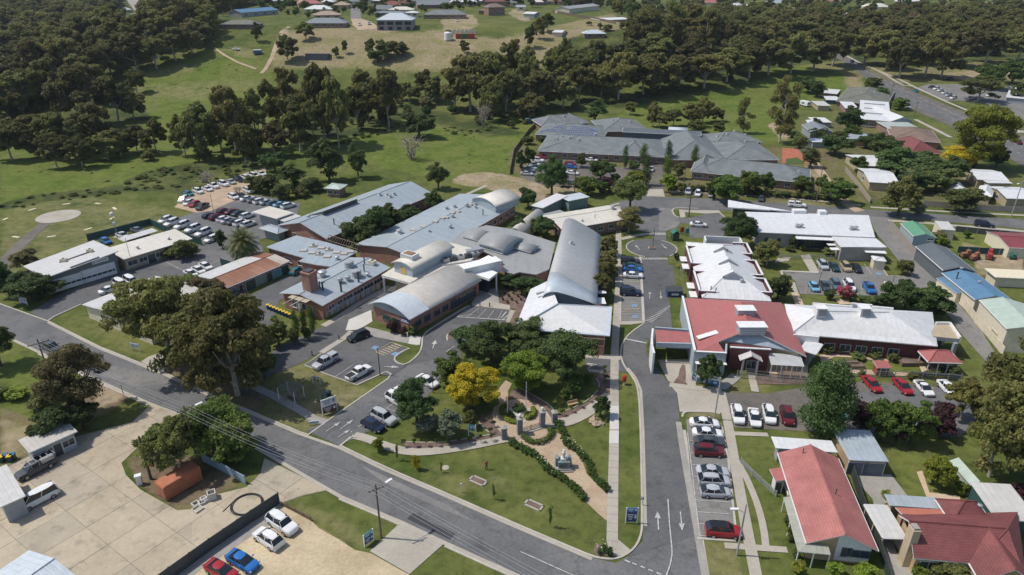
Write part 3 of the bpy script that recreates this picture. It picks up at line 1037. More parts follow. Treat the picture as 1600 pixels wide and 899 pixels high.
kerb([(812,607),(840,622),(860,634),(868,647)],.15,.1,sm=1)
kerb([(838,632),(850,640),(864,661)],.25,.1,sm=1)
kerb([(625,690),(650,692),(690,692),(735,685),(775,678)],.15,.1,sm=1)
sheet('garden_bed',[(930,852),(945,850),(957,868),(935,870),(926,864)],M_MULCH,3)
strip('footpath',[(395,604),(430,620),(466,640),(490,655),(510,661)],1.6,M_CONG,4)
sheet('footpath',[(232,558),(262,548),(270,556),(255,582),(220,566)],M_CONC,3)
strip('footpath',[(798,638),(807,648),(818,661)],.7,M_CONW,6)
strip('footpath',[(809,647),(820,643.5),(831,640)],.7,M_CONW,6)
sheet('garden_bed',[(1222,232),(1245,232),(1262,250),(1262,256),(1222,255)],M_RED,2)
sheet('lawn_patch',[(1228,249),(1245,246),(1256,253),(1255,257),(1228,256)],plain('clover lawn',(.06,.10,.022),.95),3)
strip('path',[(690,322),(720,308),(745,297),(760,290)],1.4,M_CONC,2)
strip('path',[(930,346),(955,354),(968,358)],1.0,M_CONC,2)
strip('path',[(935,330),(952,322),(968,318)],1.0,M_CONC,2)
sheet('track',[(1268,246),(1276,250),(1300,284),(1328,318),(1352,330),(1336,332),(1318,322),(1290,290),(1266,256)],M_GRAV,3)
sheet('road',[(548,10),(562,10),(565,30),(548,30)],M_ASPL,2)
sheet('driveway',[(548,30),(566,30),(580,35),(592,45),(560,48),(552,40)],M_GRAV,2)
sheet('road',[(1058,10),(1068,10),(1075,22),(1078,30),(1062,30),(1055,20)],M_ASPL,2)
sheet('road',[(190,-10),(210,-10),(222,8),(225,32),(180,30),(212,20)],M_CONG,2)
strip('track',[(335,75),(350,86),(372,98),(400,108)],1.5,M_GRAV,2)
strip('track',[(452,42),(440,50),(432,68),(425,90),(415,108),(408,115)],2.4,M_GRAV,2)
# -- BUILDINGS: helpers
M_GLASS=glass_mat()
M_FRAME=plain('window frame white',(.62,.62,.60),.5)
M_FRAMED=plain('window frame dark',(.10,.11,.12),.5)
BR_RED=brick_mat('brick red',(.27,.088,.052),(.35,.125,.075))
BR_DK=brick_mat('brick dark',(.17,.075,.052),(.24,.11,.075))
BR_TAN=brick_mat('brick tan',(.42,.27,.12),(.50,.33,.16))
BR_GREY=brick_mat('blockwork grey',(.30,.28,.265),(.37,.345,.32))
W_WHITE=plain('render white',(.70,.70,.69),.7)
W_CREAM=plain('render cream',(.66,.59,.45),.75)
W_GREY=plain('cladding grey',(.30,.32,.34),.6)
W_BLUEG=plain('cladding blue grey',(.36,.42,.46),.6)
W_GREEN=plain('cladding sage',(.20,.27,.27),.6)
W_TEAL=plain('sheet teal',(.035,.095,.10),.6)
W_DARK=plain('shadowed void',(.03,.03,.032),.9)
W_MAROON=plain('render maroon',(.125,.040,.042),.7)
W_TAN=plain('render tan',(.40,.33,.22),.8)
R_WHITE=roof_metal('roof white',(.66,.665,.665),.5,.9,.07,(.57,.57,.56))
R_PALE=roof_metal('roof pale grey',(.56,.55,.525),.5,.9,.08,(.48,.46,.43))
R_BLUE=roof_metal('roof blue grey',(.34,.39,.42),.45,.76,.12,(.42,.44,.44))
R_SHEEN=roof_metal('roof silver blue',(.52,.57,.61),.4,.76,.08,(.55,.58,.60))
R_TAN=roof_metal('roof tan',(.50,.47,.42),.5,.76,.12,(.40,.37,.32))
R_CREAM=roof_metal('roof cream',(.66,.62,.54),.5,.76,.1,(.52,.46,.36))
R_GREY=roof_metal('roof grey',(.30,.305,.30),.5,.76,.12,(.36,.35,.33))
R_SLATE=roof_metal('roof slate',(.20,.225,.24),.5,.76,.1,(.25,.27,.28))
R_CHAR=roof_metal('roof charcoal',(.115,.13,.14),.5,.76,.1,(.15,.16,.17))
R_RED=roof_metal('roof red',(.39,.132,.118),.5,.76,.08,(.34,.11,.10))
R_RUST=roof_metal('roof rust',(.27,.115,.065),.7,.76,.35,(.42,.28,.20))
R_STEEL=roof_metal('roof blue',(.10,.21,.33),.5,.76,.1,(.14,.25,.36))
R_MINT=roof_metal('roof mint',(.42,.50,.43),.5,.76,.1,(.36,.44,.38))
R_GREEN=roof_metal('roof green',(.12,.30,.18),.5,.76,.1,(.15,.33,.20))
T_DKRED=tile_mat('tiles dark red',(.19,.058,.056),(.23,.072,.068))
T_RED=tile_mat('tiles red',(.395,.145,.128),(.435,.168,.148))
T_SLATE=tile_mat('tiles slate',(.165,.185,.188),(.205,.225,.225))
T_OLIVE=tile_mat('tiles olive grey',(.15,.155,.125),(.20,.20,.165))
T_BROWN=tile_mat('tiles brown',(.20,.14,.105),(.26,.185,.14))
T_TAN=tile_mat('tiles tan',(.38,.28,.21),(.44,.33,.25))
M_GALV=plain('galvanised steel',(.45,.46,.47),.4,.5)
M_WOOD=plain('weathered timber',(.16,.12,.085),.85)
M_STEELD=plain('dark steel',(.06,.065,.07),.5)
WCACHE={}
def window(parent,x,y,z,rot,w,h,frame=None,mull=1):
 """window > pane; origin at the sill centre on the wall face"""
 k=(round(w,1),round(h,1),mull,(frame or M_FRAME).name)
 if k not in WCACHE:
  b=MB()
  t=.08
  b.box(0,0,0,w+2*t,.14,t)
  b.box(0,0,h-t,w+2*t,.14,t)
  for s in(-1,1):
   b.box(s*(w/2+t/2),0,t,t,.14,h-2*t)
  for i in range(mull):
   b.box(-w/2+w*(i+1)/(mull+1),0,t,.06,.11,h-2*t)
  b.box(0,.05,-.06,w+.3,.2,.06)
  g=MB()
  g.box(0,0,t,w,.05,h-2*t)
  WCACHE[k]=(b.mesh('window',frame or M_FRAME),g.mesh('pane',M_GLASS))
 fm,gm=WCACHE[k]
 o=link('window',fm,parent,(x,y,z),rot)
 link('pane',gm,o)
 return o
def door(parent,x,y,rot,w=1.0,h=2.1,mat=None,z=0,ribs=0,name='door'):
 k=('d',round(w,1),round(h,1),(mat or M_GLASS).name,ribs)
 if k not in WCACHE:
  b=MB()
  b.box(0,.0,0,w,.10,h,0,0)
  if ribs:
   n=int(h/.5)
   for i in range(n):
    b.box(0,.03,.05+i*h/n,w-.08,.1,h/n-.07,0,0)
  f=MB()
  f.box(-w/2-.05,0,0,.1,.16,h+.08)
  f.box(w/2+.05,0,0,.1,.16,h+.08)
  f.box(0,0,h,w,.16,.08)
  WCACHE[k]=(b.mesh(name,mat or M_GLASS),f.mesh('door_frame',M_FRAME))
 a,c=WCACHE[k]
 o=link(name,a,parent,(x,y,z),rot)
 link('door_frame',c,o)
 return o
VENT={}
def roof_vent(parent,x,y,z,kind='cap',s=1.0):
 """small roof furniture, built once per kind"""
 if kind not in VENT:
  b=MB()
  if kind=='cap':
   b.box(0,0,0,.9,.9,.25,0,1)
   b.lathe(0,0,[(.28,.25),(.28,.5),(.52,.55),(.5,.68),(.15,.8)],10,0)
   VENT[kind]=('roof_vent',b.mesh('roof_vent',[M_GALV,W_WHITE],False))
  elif kind=='pipe':
   b.lathe(0,0,[(.14,0),(.14,1.5),(.2,1.52),(.2,1.7),(.05,1.75)],8,0)
   VENT[kind]=('flue_pipe',b.mesh('flue_pipe',M_STEELD))
  elif kind=='pan':
   b.box(0,0,0,1.5,1.1,.18,0,0)
   b.box(0,0,.18,1.3,.9,.1,0,1)
   VENT[kind]=('skylight',b.mesh('skylight',[W_TAN,R_TAN]))
  elif kind=='tank':
   b.lathe(0,0,[(.95,0),(.95,.12),(.85,.15),(.85,.5),(.9,.55),(.85,.6),(.85,1.0),(.9,1.05),(.8,1.2),(.3,1.25)],14,0)
   VENT[kind]=('roof_cooler',b.mesh('roof_cooler',plain('cooler grey',(.32,.34,.35),.5)))
  elif kind=='whirl':
   b.lathe(0,0,[(.2,0),(.2,.25),(.38,.35),(.42,.5),(.36,.66),(.1,.74)],12,0)
   VENT[kind]=('whirlybird_vent',b.mesh('whirlybird_vent',M_GALV))
  elif kind=='ac':
   b.box(0,0,.1,1.6,1.1,.9,0,0)
   b.lathe(0,0,[(.42,1.0),(.42,1.08),(.3,1.1)],12,1)
   for sx in(-.6,.6):
    b.box(sx,0,0,.1,1.0,.1,0,1)
   VENT[kind]=('air_conditioner',b.mesh('air_conditioner',[W_CREAM,M_STEELD]))
  elif kind=='turbo':
   b.box(0,0,0,1.1,1.1,.2,0,0)
   b.lathe(0,0,[(.42,.2),(.42,.75),(.66,.8),(.62,1.0),(.3,1.15)],12,0)
   VENT[kind]=('exhaust_fan',b.mesh('exhaust_fan',M_GALV))
 nm,me=VENT[kind]
 o=link(nm,me,parent,(x,y,z))
 o.scale=(s,s,s)
 return o
class Bld:
 """rectangular building: local x along A->B, y towards C; z=0 at ground"""
 pass
def rect_of(A,B,C):
 a,b_,c=Vector((A.x,A.y,0)),Vector((B.x,B.y,0)),Vector((C.x,C.y,0))
 e1=(b_-a)
 Lx=e1 .length
 e1 .normalize()
 e2=Vector((-e1 .y,e1 .x,0))
 W=(c-b_).dot(e2)
 ctr=a+e1*(Lx/2)+e2*(W/2)
 return ctr,Lx,W,math.atan2(e1 .y,e1 .x)
def building(name,label,cat,A,B,C,eave,ridge,roof='gable',axis='x',wall=None,roofm=None,over=.45,wins=None,base=0.0,group=None,gut=True,trim=None,hip=None,thick=.16,vents=(),gable_mat=None,walls=True,frame=None):
 P=[]
 if not isinstance(C,(tuple,Vector)):
  qa,qb=[q if isinstance(q,Vector)else G(q[0],q[1],base+eave)for q in(A,B)]
  nd=(qb-qa).normalized()
  C=qb+Vector((-nd.y,nd.x,0))*C
 for q in(A,B,C):
  P.append(q if isinstance(q,Vector)else G(q[0],q[1],base+eave))
 ctr,Lx,W,rot=rect_of(*P)
 fl=1 if W>0 else-1
 W=abs(W)
 ctr.z=base
 t=thing(name,label,cat,ctr,rot,group)
 t_=Bld()
 t_.o,t_.L,t_.W,t_.rot,t_.fl,t_.ctr=t,Lx,W,rot,fl,ctr
 hx,hy=Lx/2,W/2
 yA=-hy*fl
 trim=trim or M_FRAME
 rise=ridge-eave
 # -- roof surface height
 if roof=='gable' and axis=='x':
  rz=lambda x,y:eave+rise*(1-abs(y)/hy)
  vs=[(-hx,-hy,eave),(hx,-hy,eave),(hx,0,ridge),(-hx,0,ridge),(hx,hy,eave),(-hx,hy,eave)]
  fs=[(0,1,2,3),(3,2,4,5)]
  rl=[((-hx,0),(hx,0))]
 elif roof=='gable':
  rz=lambda x,y:eave+rise*(1-abs(x)/hx)
  vs=[(-hx,-hy,eave),(0,-hy,ridge),(0,hy,ridge),(-hx,hy,eave),(hx,-hy,eave),(hx,hy,eave)]
  fs=[(0,1,2,3),(1,4,5,2)]
  rl=[((0,-hy),(0,hy))]
 elif roof=='hip':
  if Lx>=W:
   hh=min(hip if hip else hy,hx)
   rz=lambda x,y:eave+rise*max(0,min(1-abs(y)/hy,(hx-abs(x))/hh,1))
   r=hx-hh
   vs=[(-hx,-hy,eave),(hx,-hy,eave),(hx,hy,eave),(-hx,hy,eave),(-r,0,ridge),(r,0,ridge)]
   fs=[(0,1,5,4),(1,2,5),(2,3,4,5),(3,0,4)]
   rl=[((-r,0),(r,0)),((-hx,-hy),(-r,0)),((-hx,hy),(-r,0)),((hx,-hy),(r,0)),((hx,hy),(r,0))]
  else:
   hh=min(hip if hip else hx,hy)
   rz=lambda x,y:eave+rise*max(0,min(1-abs(x)/hx,(hy-abs(y))/hh,1))
   r=hy-hh
   vs=[(-hx,-hy,eave),(hx,-hy,eave),(hx,hy,eave),(-hx,hy,eave),(0,-r,ridge),(0,r,ridge)]
   fs=[(0,1,4),(1,2,5,4),(2,3,5),(3,0,4,5)]
   rl=[((0,-r),(0,r)),((-hx,-hy),(0,-r)),((hx,-hy),(0,-r)),((-hx,hy),(0,r)),((hx,hy),(0,r))]
 elif roof in('flat','skill0','skill1','skill2','skill3'):
  k={'flat':None,'skill0':(0,-fl),'skill2':(0,fl),'skill1':(1,0),'skill3':(-1,0)}[roof]
  if k is None:
   rz=lambda x,y:eave
  else:
   rz=lambda x,y:eave+rise*(.5+.5*(k[0]*x/hx+k[1]*y/hy))
  vs=[(x,y,rz(x,y))for x,y in((-hx,-hy),(hx,-hy),(hx,hy),(-hx,hy))]
  fs=[(0,1,2,3)]
  rl=[]
 elif roof=='barrel':
  n=14
  vs,fs=[],[]
  if axis=='x':
   rz=lambda x,y:eave+rise*(1-(y/hy)**2)
   for i in range(n+1):
    y=-hy+W*i/n
    vs+=[(-hx,y,rz(0,y)),(hx,y,rz(0,y))]
   fs=[(2*i,2*i+1,2*i+3,2*i+2)for i in range(n)]
  else:
   rz=lambda x,y:eave+rise*(1-(x/hx)**2)
   for i in range(n+1):
    x=-hx+Lx*i/n
    vs+=[(x,-hy,rz(x,0)),(x,hy,rz(x,0))]
   fs=[(2*i+2,2*i+3,2*i+1,2*i)[::-1]if False else(2*i,2*i+2,2*i+3,2*i+1)for i in range(n)]
  rl=[]
 t_.rz=rz
 b=MB()
 b.slab(vs,fs,thick,0,1)
 ro=part('roof',b,[roofm,trim],t,smooth=False)
 if roof=='barrel':
  for p in ro.data.polygons:
   if abs(p.normal.z)>.3:
    p.use_smooth=True
 t_.roof=ro
 # -- ridge capping and gutters
 if rl:
  b=MB()
  for(x0,y0),(x1,y1)in rl:
   z0,z1=rz(x0,y0)+.03,rz(x1,y1)+.03
   b.tube((x0,y0,z0),(x1,y1,z1),.11,.11,5)
  part('ridge_cap',b,roofm,t)
 if gut and roof!='barrel':
  b=MB()
  sides=[]
  if roof=='hip' or roof=='flat':
   sides=[0,1,2,3]
  elif roof=='gable':
   sides=[0,2]if axis=='x' else[1,3]
  for s in sides:
   if s in(0,2):
    y=(hy+.06)*(-1 if s==0 else 1)
    b.box(0,y,eave-.17,Lx,.12,.13)
   else:
    x=(hx+.06)*(1 if s==1 else-1)
    b.box(x,0,eave-.17,.12,W,.13)
  if b.v:
   part('gutter',b,trim,t)
   # -- walls
 if walls:
  wx,wy=hx-over,hy-over
  b=MB()
  n=12 if roof=='barrel' else 2
  ring=[]
  for s in range(4):
   for i in range(n):
    f=i/n
    ring.append([(-wx+2*wx*f,-wy),(wx,-wy+2*wy*f),(wx-2*wx*f,wy),(-wx,wy-2*wy*f)][s])
  m=len(ring)
  vs=[(x,y,0)for x,y in ring]+[(x,y,rz(x,y)-thick+.02)for x,y in ring]
  b.add(vs,[(i,(i+1)%m,m+(i+1)%m,m+i)for i in range(m)])
  t_.wall=part('wall',b,wall,t)
  if gable_mat and roof in('gable','barrel'):
   g=MB()
   for s in(-1,1):
    pts=[]
    for i in range(n*2+1):
     f=-1+i/n
     if axis=='x':
      pts.append((s*(wx+.04),wy*f))
     else:
      pts.append((wx*f,s*(wy+.04)))
    top=[(x,y,rz(x,y)-thick)for x,y in pts]
    z0=eave-thick-.25
    k=len(top)
    g.add(top+[(x,y,z0)for x,y in pts],[(i,i+1,k+i+1,k+i)for i in range(k-1)])
   part('gable_cladding',g,gable_mat,t)
  t_.wx,t_.wy=wx,wy
  for s,lst in(wins or{}).items():
   if isinstance(lst,tuple):
    n_,w_,h_,z_=lst
    lst=[((i+.5)/n_,w_,h_,z_)for i in range(n_)]
   for it in lst:
    isd=it[0]=='d'
    tt=it[1]if isd else it[0]
    if s==0:
     x,y,ro_=-wx+2*wx*tt,-wy*fl,0 if fl>0 else math.pi
    elif s==2:
     x,y,ro_=-wx+2*wx*tt,wy*fl,math.pi if fl>0 else 0
    elif s==1:
     x,y,ro_=wx,(-wy+2*wy*tt)*fl,math.pi/2
    else:
     x,y,ro_=-wx,(-wy+2*wy*tt)*fl,-math.pi/2
    ro_=ro_+math.pi
    if isd:
     door(t,x,y,ro_,it[2],it[3],it[4]if len(it)>4 else M_GLASS,0,it[5]if len(it)>5 else 0,'roller_door' if len(it)>5 and it[5]else 'door')
    else:
     window(t,x,y,it[3],ro_,it[1],it[2],frame,max(1,int(it[1]/1.2))if it[1]>1 else 0)
 for v in vents:
  kind,s_,u_=v[:3]
  x,y=-hx+Lx*s_,(-hy+W*u_)*fl
  roof_vent(t,x,y,rz(x,y)-.05,kind,v[3]if len(v)>3 else 1.0)
 return t_
def local_of(t_,p):
 c,s=math.cos(-t_.rot),math.sin(-t_.rot)
 d=p-t_.ctr
 return d.x*c-d.y*s,d.x*s+d.y*c
def inset_loop(w,d):
 n=len(w)
 ar=sum(w[i].x*w[(i+1)%n].y-w[(i+1)%n].x*w[i].y for i in range(n))
 sg=1 if ar>0 else-1
 out=[]
 for i in range(n):
  p0,p,p1=w[i-1],w[i],w[(i+1)%n]
  a=Vector((p.x-p0 .x,p.y-p0 .y,0)).normalized()
  c=Vector((p1 .x-p.x,p1 .y-p.y,0)).normalized()
  na,nc=Vector((-a.y,a.x,0))*sg,Vector((-c.y,c.x,0))*sg
  m=(na+nc)
  if m.length<.2:
   m=na.copy()
  m.normalize()
  k=d/max(.35,m.dot(na))
  out.append(Vector((p.x,p.y,p.z))+m*k)
 return out
def polyb(name,label,cat,verts,faces,loop,wall=None,mats=None,over=.4,thick=.2,trim=None,base=0.0,group=None,walls=True,ridges=(),wallm=None):
 """free-form building: verts {key: (px,py,z)}, faces [(mat index, keys)], loop = wall line under the eaves"""
 W={k:(G(v[0],v[1],v[2]+base)if not isinstance(v,Vector)else v)for k,v in verts.items()}
 c=sum((W[k]for k in loop),Vector())/len(loop)
 c.z=base
 t=thing(name,label,cat,c,0,group)
 keys=list(W)
 vs=[tuple(W[k]-c)for k in keys]
 fs,ms=[],[]
 for m,ks in faces:
  q=[keys.index(k)for k in ks]
  p=[Vector(vs[i])for i in q]
  nz=sum(p[i].x*p[(i+1)%len(p)].y-p[(i+1)%len(p)].x*p[i].y for i in range(len(p)))
  fs.append(tuple(q if nz>0 else q[::-1]))
  ms.append(m)
 mats=mats if isinstance(mats,(list,tuple))else[mats]
 b=MB()
 b.slab(vs,fs,thick,0,len(mats))
 for i,m in enumerate(ms):
  b.m[i]=m
 ro=part('roof',b,list(mats)+[trim or M_FRAME],t)
 if ridges:
  b=MB()
  for p,q in ridges:
   b.tube(W[p]-c+Vector((0,0,.03)),W[q]-c+Vector((0,0,.03)),.12,.12,5)
  part('ridge_cap',b,mats[0],t)
 if walls:
  lw=inset_loop([W[k]-c for k in loop],over)
  b=MB()
  n=len(lw)
  b.add([(p.x,p.y,0)for p in lw]+[(p.x,p.y,p.z-thick+.02)for p in lw],[(i,(i+1)%n,n+(i+1)%n,n+i)for i in range(n)])
  part('wall',b,wall,t)
 t_=Bld()
 t_.o,t_.ctr,t_.W,t_.rot=t,c,W,0.0
 t_.lw=lw if walls else None
 return t_
def wall_windows(t_,i,n,w,h,sill,frame=None,t0=0.0,t1=1.0,dr=None):
 """n windows on wall segment i of a free-form building"""
 a,b=t_.lw[i],t_.lw[(i+1)%len(t_.lw)]
 ar=sum(t_.lw[k].x*t_.lw[(k+1)%len(t_.lw)].y-t_.lw[(k+1)%len(t_.lw)].x*t_.lw[k].y for k in range(len(t_.lw)))
 d=b-a
 rot=math.atan2(d.y,d.x)+(math.pi if ar>0 else 0)
 for k in range(n):
  f=t0+(t1-t0)*(k+.5)/n
  p=a+d*f
  if dr is not None:
   door(t_.o,p.x,p.y,rot,w,h,dr,0,1 if w>2 else 0,'roller_door' if w>2 else 'door')
  else:
   window(t_.o,p.x,p.y,sill,rot,w,h,frame,max(1,int(w/1.2))if w>1 else 0)
def fence(name,label,pts,h,mat,post=None,step=2.4,t=.06,group=None,posts=True,panelname='panel',rail=False):
 """fence of separate panels between posts, standing on the ground line pts"""
 w=[G(*p)if len(p)==2 else Vector(p)for p in pts]
 o=thing(name,label,'fence',w[0],0,group)
 pb=MB()
 pb.box(0,0,0,.11,.11,h+.06)
 pm=pb.mesh('post',post or mat)
 cache={}
 for a,b in zip(w[:-1],w[1:]):
  d=b-a
  n=max(1,round(d.length/step))
  ang=math.atan2(d.y,d.x)
  sl=d.length/n
  key=round(sl,2)
  if key not in cache:
   q=MB()
   if rail:
    for k in range(4):
     q.box(0,0,h*(k+.35)/4,sl-.06,t,.05)
    for k in range(int(sl/.3)):
     q.box(-sl/2+.2+k*.3,0,.1,.03,.03,h-.1)
   else:
    q.box(0,0,.05,sl-.05,t,h-.08)
    m_=max(2,int(sl/.4))
    for k in range(m_):
     q.box(-sl/2+sl*(k+.5)/m_,0,.07,sl/m_*.45,t+.05,h-.12)
   cache[key]=q.mesh(panelname,mat)
  for i in range(n):
   c=a+d*((i+.5)/n)-w[0]
   link(panelname,cache[key],o,(c.x,c.y,c.z),ang)
  if posts:
   for i in range(n+1):
    c=a+d*(i/n)-w[0]
    link('post',pm,o,(c.x,c.y,c.z),ang)
 return o
 # -- BUILDINGS: hospital
fb=building('curved_roof_block','red brick block with curved tan and silver vaulted roof facing the front car park','hospital building',(577.5,475),(641,499),(748,436),3.9,5.7,'barrel','y',BR_RED,R_TAN,.5,{0:[(.36,2.2,1.3,1.1),(.62,2.2,1.3,1.1)],1:[(.1,1.6,1.3,1.1),(.22,1.8,1.5,1.0),(.36,1.8,1.3,1.1),(.48,1.8,1.3,1.1),(.68,5.5,2.2,.5),(.88,3.2,2.3,.4)]},gable_mat=W_BLUEG,thick=.22,frame=M_FRAMED)
b=MB()
n_=14
hx,hy=fb.L/2,fb.W/2
vs=[]
for i in range(n_+1):
 x=-hx-.1+(fb.L+.2)*i/n_
 z=fb.rz(max(-hx,min(hx,x)),0)+.06
 vs+=[(x,-hy-.35,z),(x,-hy+fb.W*.24,z)]
b.slab(vs,[(2*i,2*i+2,2*i+3,2*i+1)for i in range(n_)],.12)
o=part('roof_sheet',b,R_SHEEN,fb.o,label='smooth silver white front bay of the vault')
b=MB()
b.box(0,0,0,2.4,.1,.9)
b.box(0,-.06,.1,2.2,.04,.25,0,1)
b.box(-.5,-.06,.5,1.0,.04,.12,0,2)
b.box(.35,-.06,.45,.5,.04,.25,0,2)
part('wall_sign',b,[plain('sign navy',(.035,.07,.17),.5),plain('sign pale blue',(.45,.55,.65),.5),plain('sign white',(.75,.75,.75),.5)],fb.o,(fb.wx*.72,-fb.wy-.06,2.3))
b=MB()
b.box(0,0,0,1.2,.06,.5)
part('emblem_panel',b,W_GREY,fb.o,(0,-fb.wy-.1,4.2))
pd=polyb('plant_deck','white flat roofed undercroft below the vaulted plant room','hospital building',{'a':(596,430,4.2),'b':(641,442,4.2),'c':(655,434,4.2),'d':(716,424,4.2),'e':(753,392,4.2),'f':(703,379,4.2),'g':(655,394,4.2)},[(0,'abcdefg')],'abcdefg',W_CREAM,[R_CREAM],2.2,.55,W_WHITE)
b=MB()
for k in('a','b'):
 p=G(*({'a':(599,430.5),'b':(639,440.5)}[k]),4.2)-pd.ctr
 b.box(p.x,p.y,0,.45,.45,3.7)
part('column',b,W_WHITE,pd.o)
b=MB()
pc=G(724,404,4.2)-pd.ctr
for i in range(5):
 b.box(pc.x-4+i*1.7,pc.y-2+i*.9,4.2,1.6,1.2,.9,.5,i%2)
 b.lathe(pc.x-4+i*1.7,pc.y-2+i*.9,[(.45,5.1),(.45,5.3),(.2,5.32)],10,1)
for i in range(4):
 b.tube((pc.x-6+i,pc.y-5+i*.4,4.35),(pc.x+1+i,pc.y-2.5+i*.4,4.35),.14,.14,6,0)
b.box(pc.x+2.5,pc.y+4,4.2,4.2,1.4,.8,.4,0)
part('rooftop_plant',b,[M_GALV,M_STEELD],pd.o)
pr=building('plant_room','small pale vaulted plant room raised above the hospital roofs','plant room',(611,410.4),(644,420),(710,386),3.2,4.1,'barrel','y',W_BLUEG,R_CREAM,.45,base=3.4,gable_mat=None,thick=.2)
b=MB()
b.box(0,0,0,3.4,2.6,1.1,0,0)
for i in range(7):
 b.box(-1.4+i*.46,-1.33,.1,.05,.05,1.3,0,1)
 b.box(-1.4+i*.46,1.33,.1,.05,.05,1.3,0,1)
b.box(0,0,1.1,2.4,1.7,.15,0,2)
part('roof_cooler',b,[W_WHITE,M_GALV,plain('rust pan',(.25,.14,.08),.8)],pr.o,(-.4,-pr.W*.28,3.8))
b=MB()
b.box(0,0,0,1.6,.05,1.6)
part('wall_panel',b,plain('ochre panel',(.55,.36,.12),.7),pr.o,(0,-pr.wy-.04,1.0))
eb=polyb('entrance_canopy','bright white flat entrance roof over a glazed foyer','entrance building',{'a':(725.4,422.6,4.6),'b':(764.4,436,4.6),'c':(777.4,426,4.6),'d':(764,420.8,4.6),'e':(785.5,407.5,4.6),'f':(763,399,4.6),'g':(745,408,4.6)},[(0,'abcdefg')],'abcdefg',M_GLASS,[plain('membrane white',(.80,.80,.79),.5,0,.05)],1.6,.55,W_WHITE)
b=MB()
p=G(775.5,427,4.6)-eb.ctr
b.box(p.x,p.y,0,.3,.3,4.1)
part('column',b,W_WHITE,eb.o)
building('parapet_block','tall white parapet box beside the entrance canopy','parapet block',(716.5,413.6),(725.4,420.5),(763.6,393.3),2.8,2.8,'flat',wall=W_WHITE,roofm=plain('membrane white',(.8,.8,.79)),over=.06,base=3.4)
kb=building('kitchen_block','red brick kitchen block with blue grey gable roof and square chimney','hospital building',(437,458),(503,477.5),(614,419),3.7,4.9,'gable','y',BR_RED,R_BLUE,.5,{0:[(.27,1.2,1.6,.9),('d',.42,1.1,2.3,W_WHITE),(.52,1.0,1.6,.9),('d',.68,1.3,2.3,M_STEELD)],1:[(.12,1.6,1.2,1.2),(.24,1.6,1.2,1.2),(.36,3.0,1.2,1.2),(.52,3.2,1.2,1.2),(.68,3.2,1.2,1.2),(.84,3.0,1.2,1.2)]},vents=[('whirl',.72,.42,1.7),('whirl',.77,.5,1.7),('tank',.78,.62,1.25),('tank',.45,.72,1.25),('turbo',.3,.42,1.6),('pipe',.42,.2,1.6),('pipe',.4,.28,1.6),('pipe',.62,.2),('pipe',.66,.21),('pipe',.69,.2),('pipe',.76,.75),('turbo',.92,.7,.8),('pipe',.94,.3,1.5),('pipe',.94,.55,1.5),('ac',.7,.92),('pipe',.6,.86)])
x,y=local_of(kb,G(486,453.5,4.6))
b=MB()
b.box(x,y,3.5,2.3,2.3,5.2,0,0)
b.box(x,y,8.7,2.55,2.55,.35,0,0)
b.box(x,y,9.05,1.7,1.7,.3,0,1)
part('chimney',b,[BR_RED,M_STEELD],kb.o)
b=MB()
for sx in(-1.6,1.6):
 b.box(x+sx*.6,y-4.5,4.1,.14,5.5,.12)
b.box(x,y-2.6,4.05,5.2,3.4,.05,0,1)
part('roof_patch',b,[R_TAN,plain('roof stain tan',(.42,.36,.27),.8)],kb.o)
fb3=polyb('laundry_block','flat roofed brick laundry block with rows of square skylights','hospital building',{'a':(415.4,386,3.9),'b':(475.6,403,3.9),'c':(466.6,408,3.9),'d':(496,414,3.9),'e':(517,416.5,3.9),'f':(559,393,3.9),'g':(512,379,3.9),'h':(462.6,368,3.9)},[(0,'abcdefgh')],'abcdefgh',BR_RED,[R_BLUE],.4)
wall_windows(fb3,0,3,2.2,1.3,1.2)
for i,(px,py)in enumerate([(474.5,392),(488,395.5),(499,397.5),(511.5,401.5),(489.5,385),(502.5,388),(514,391),(526.5,395),(537.5,397),(548,394)]):
 p=G(px,py,3.95)-fb3 .ctr
 roof_vent(fb3 .o,p.x,p.y,3.85,'pan',1.2)
 if i in(2,4,6):
  roof_vent(fb3 .o,p.x,p.y,4.1,'whirl',1.0)
p=G(527,406,3.9)-fb3 .ctr
roof_vent(fb3 .o,p.x,p.y,3.85,'turbo',.9)
b=MB()
for i in range(14):
 p=G(509+i*3.6,374+i*1.15,4.4)-fb3 .ctr
 b.tube((p.x,p.y,3.7),(p.x+.6,p.y+1.6,4.9),.07,.07,5)
p,q=G(509,374,4.4)-fb3 .ctr,G(560,390,4.4)-fb3 .ctr
b.tube((p.x,p.y,4.3),(q.x,q.y,4.3),.1,.1,6)
b.tube((p.x+.6,p.y+1.6,4.9),(q.x+.6,q.y+1.6,4.9),.1,.1,6)
part('pipe_rack',b,M_WOOD,fb3 .o)
for i in range(11):
 p,q=G(*lerp2((508,498),(596,450),i/11)),G(*lerp2((508,498),(596,450),(i+.86)/11))
 d=q-p
 b=MB()
 b.box(0,0,0,d.length,.12,1.7,0,0)
 b.box(0,-.08,.2,d.length*.5,.05,1.3,0,1)
 solo('screen_panel','grey and tan screen panel, '+['first','second','third','fourth','fifth','sixth','seventh','eighth','ninth','tenth','eleventh'][i]+' from the street along the kitchen block','screen panel',b,[[W_GREY,W_TAN,W_BLUEG][i%3],[W_TAN,W_BLUEG,W_GREY][i%3]],(p+q)/2,math.atan2(d.y,d.x),'screen panels along the kitchen block')
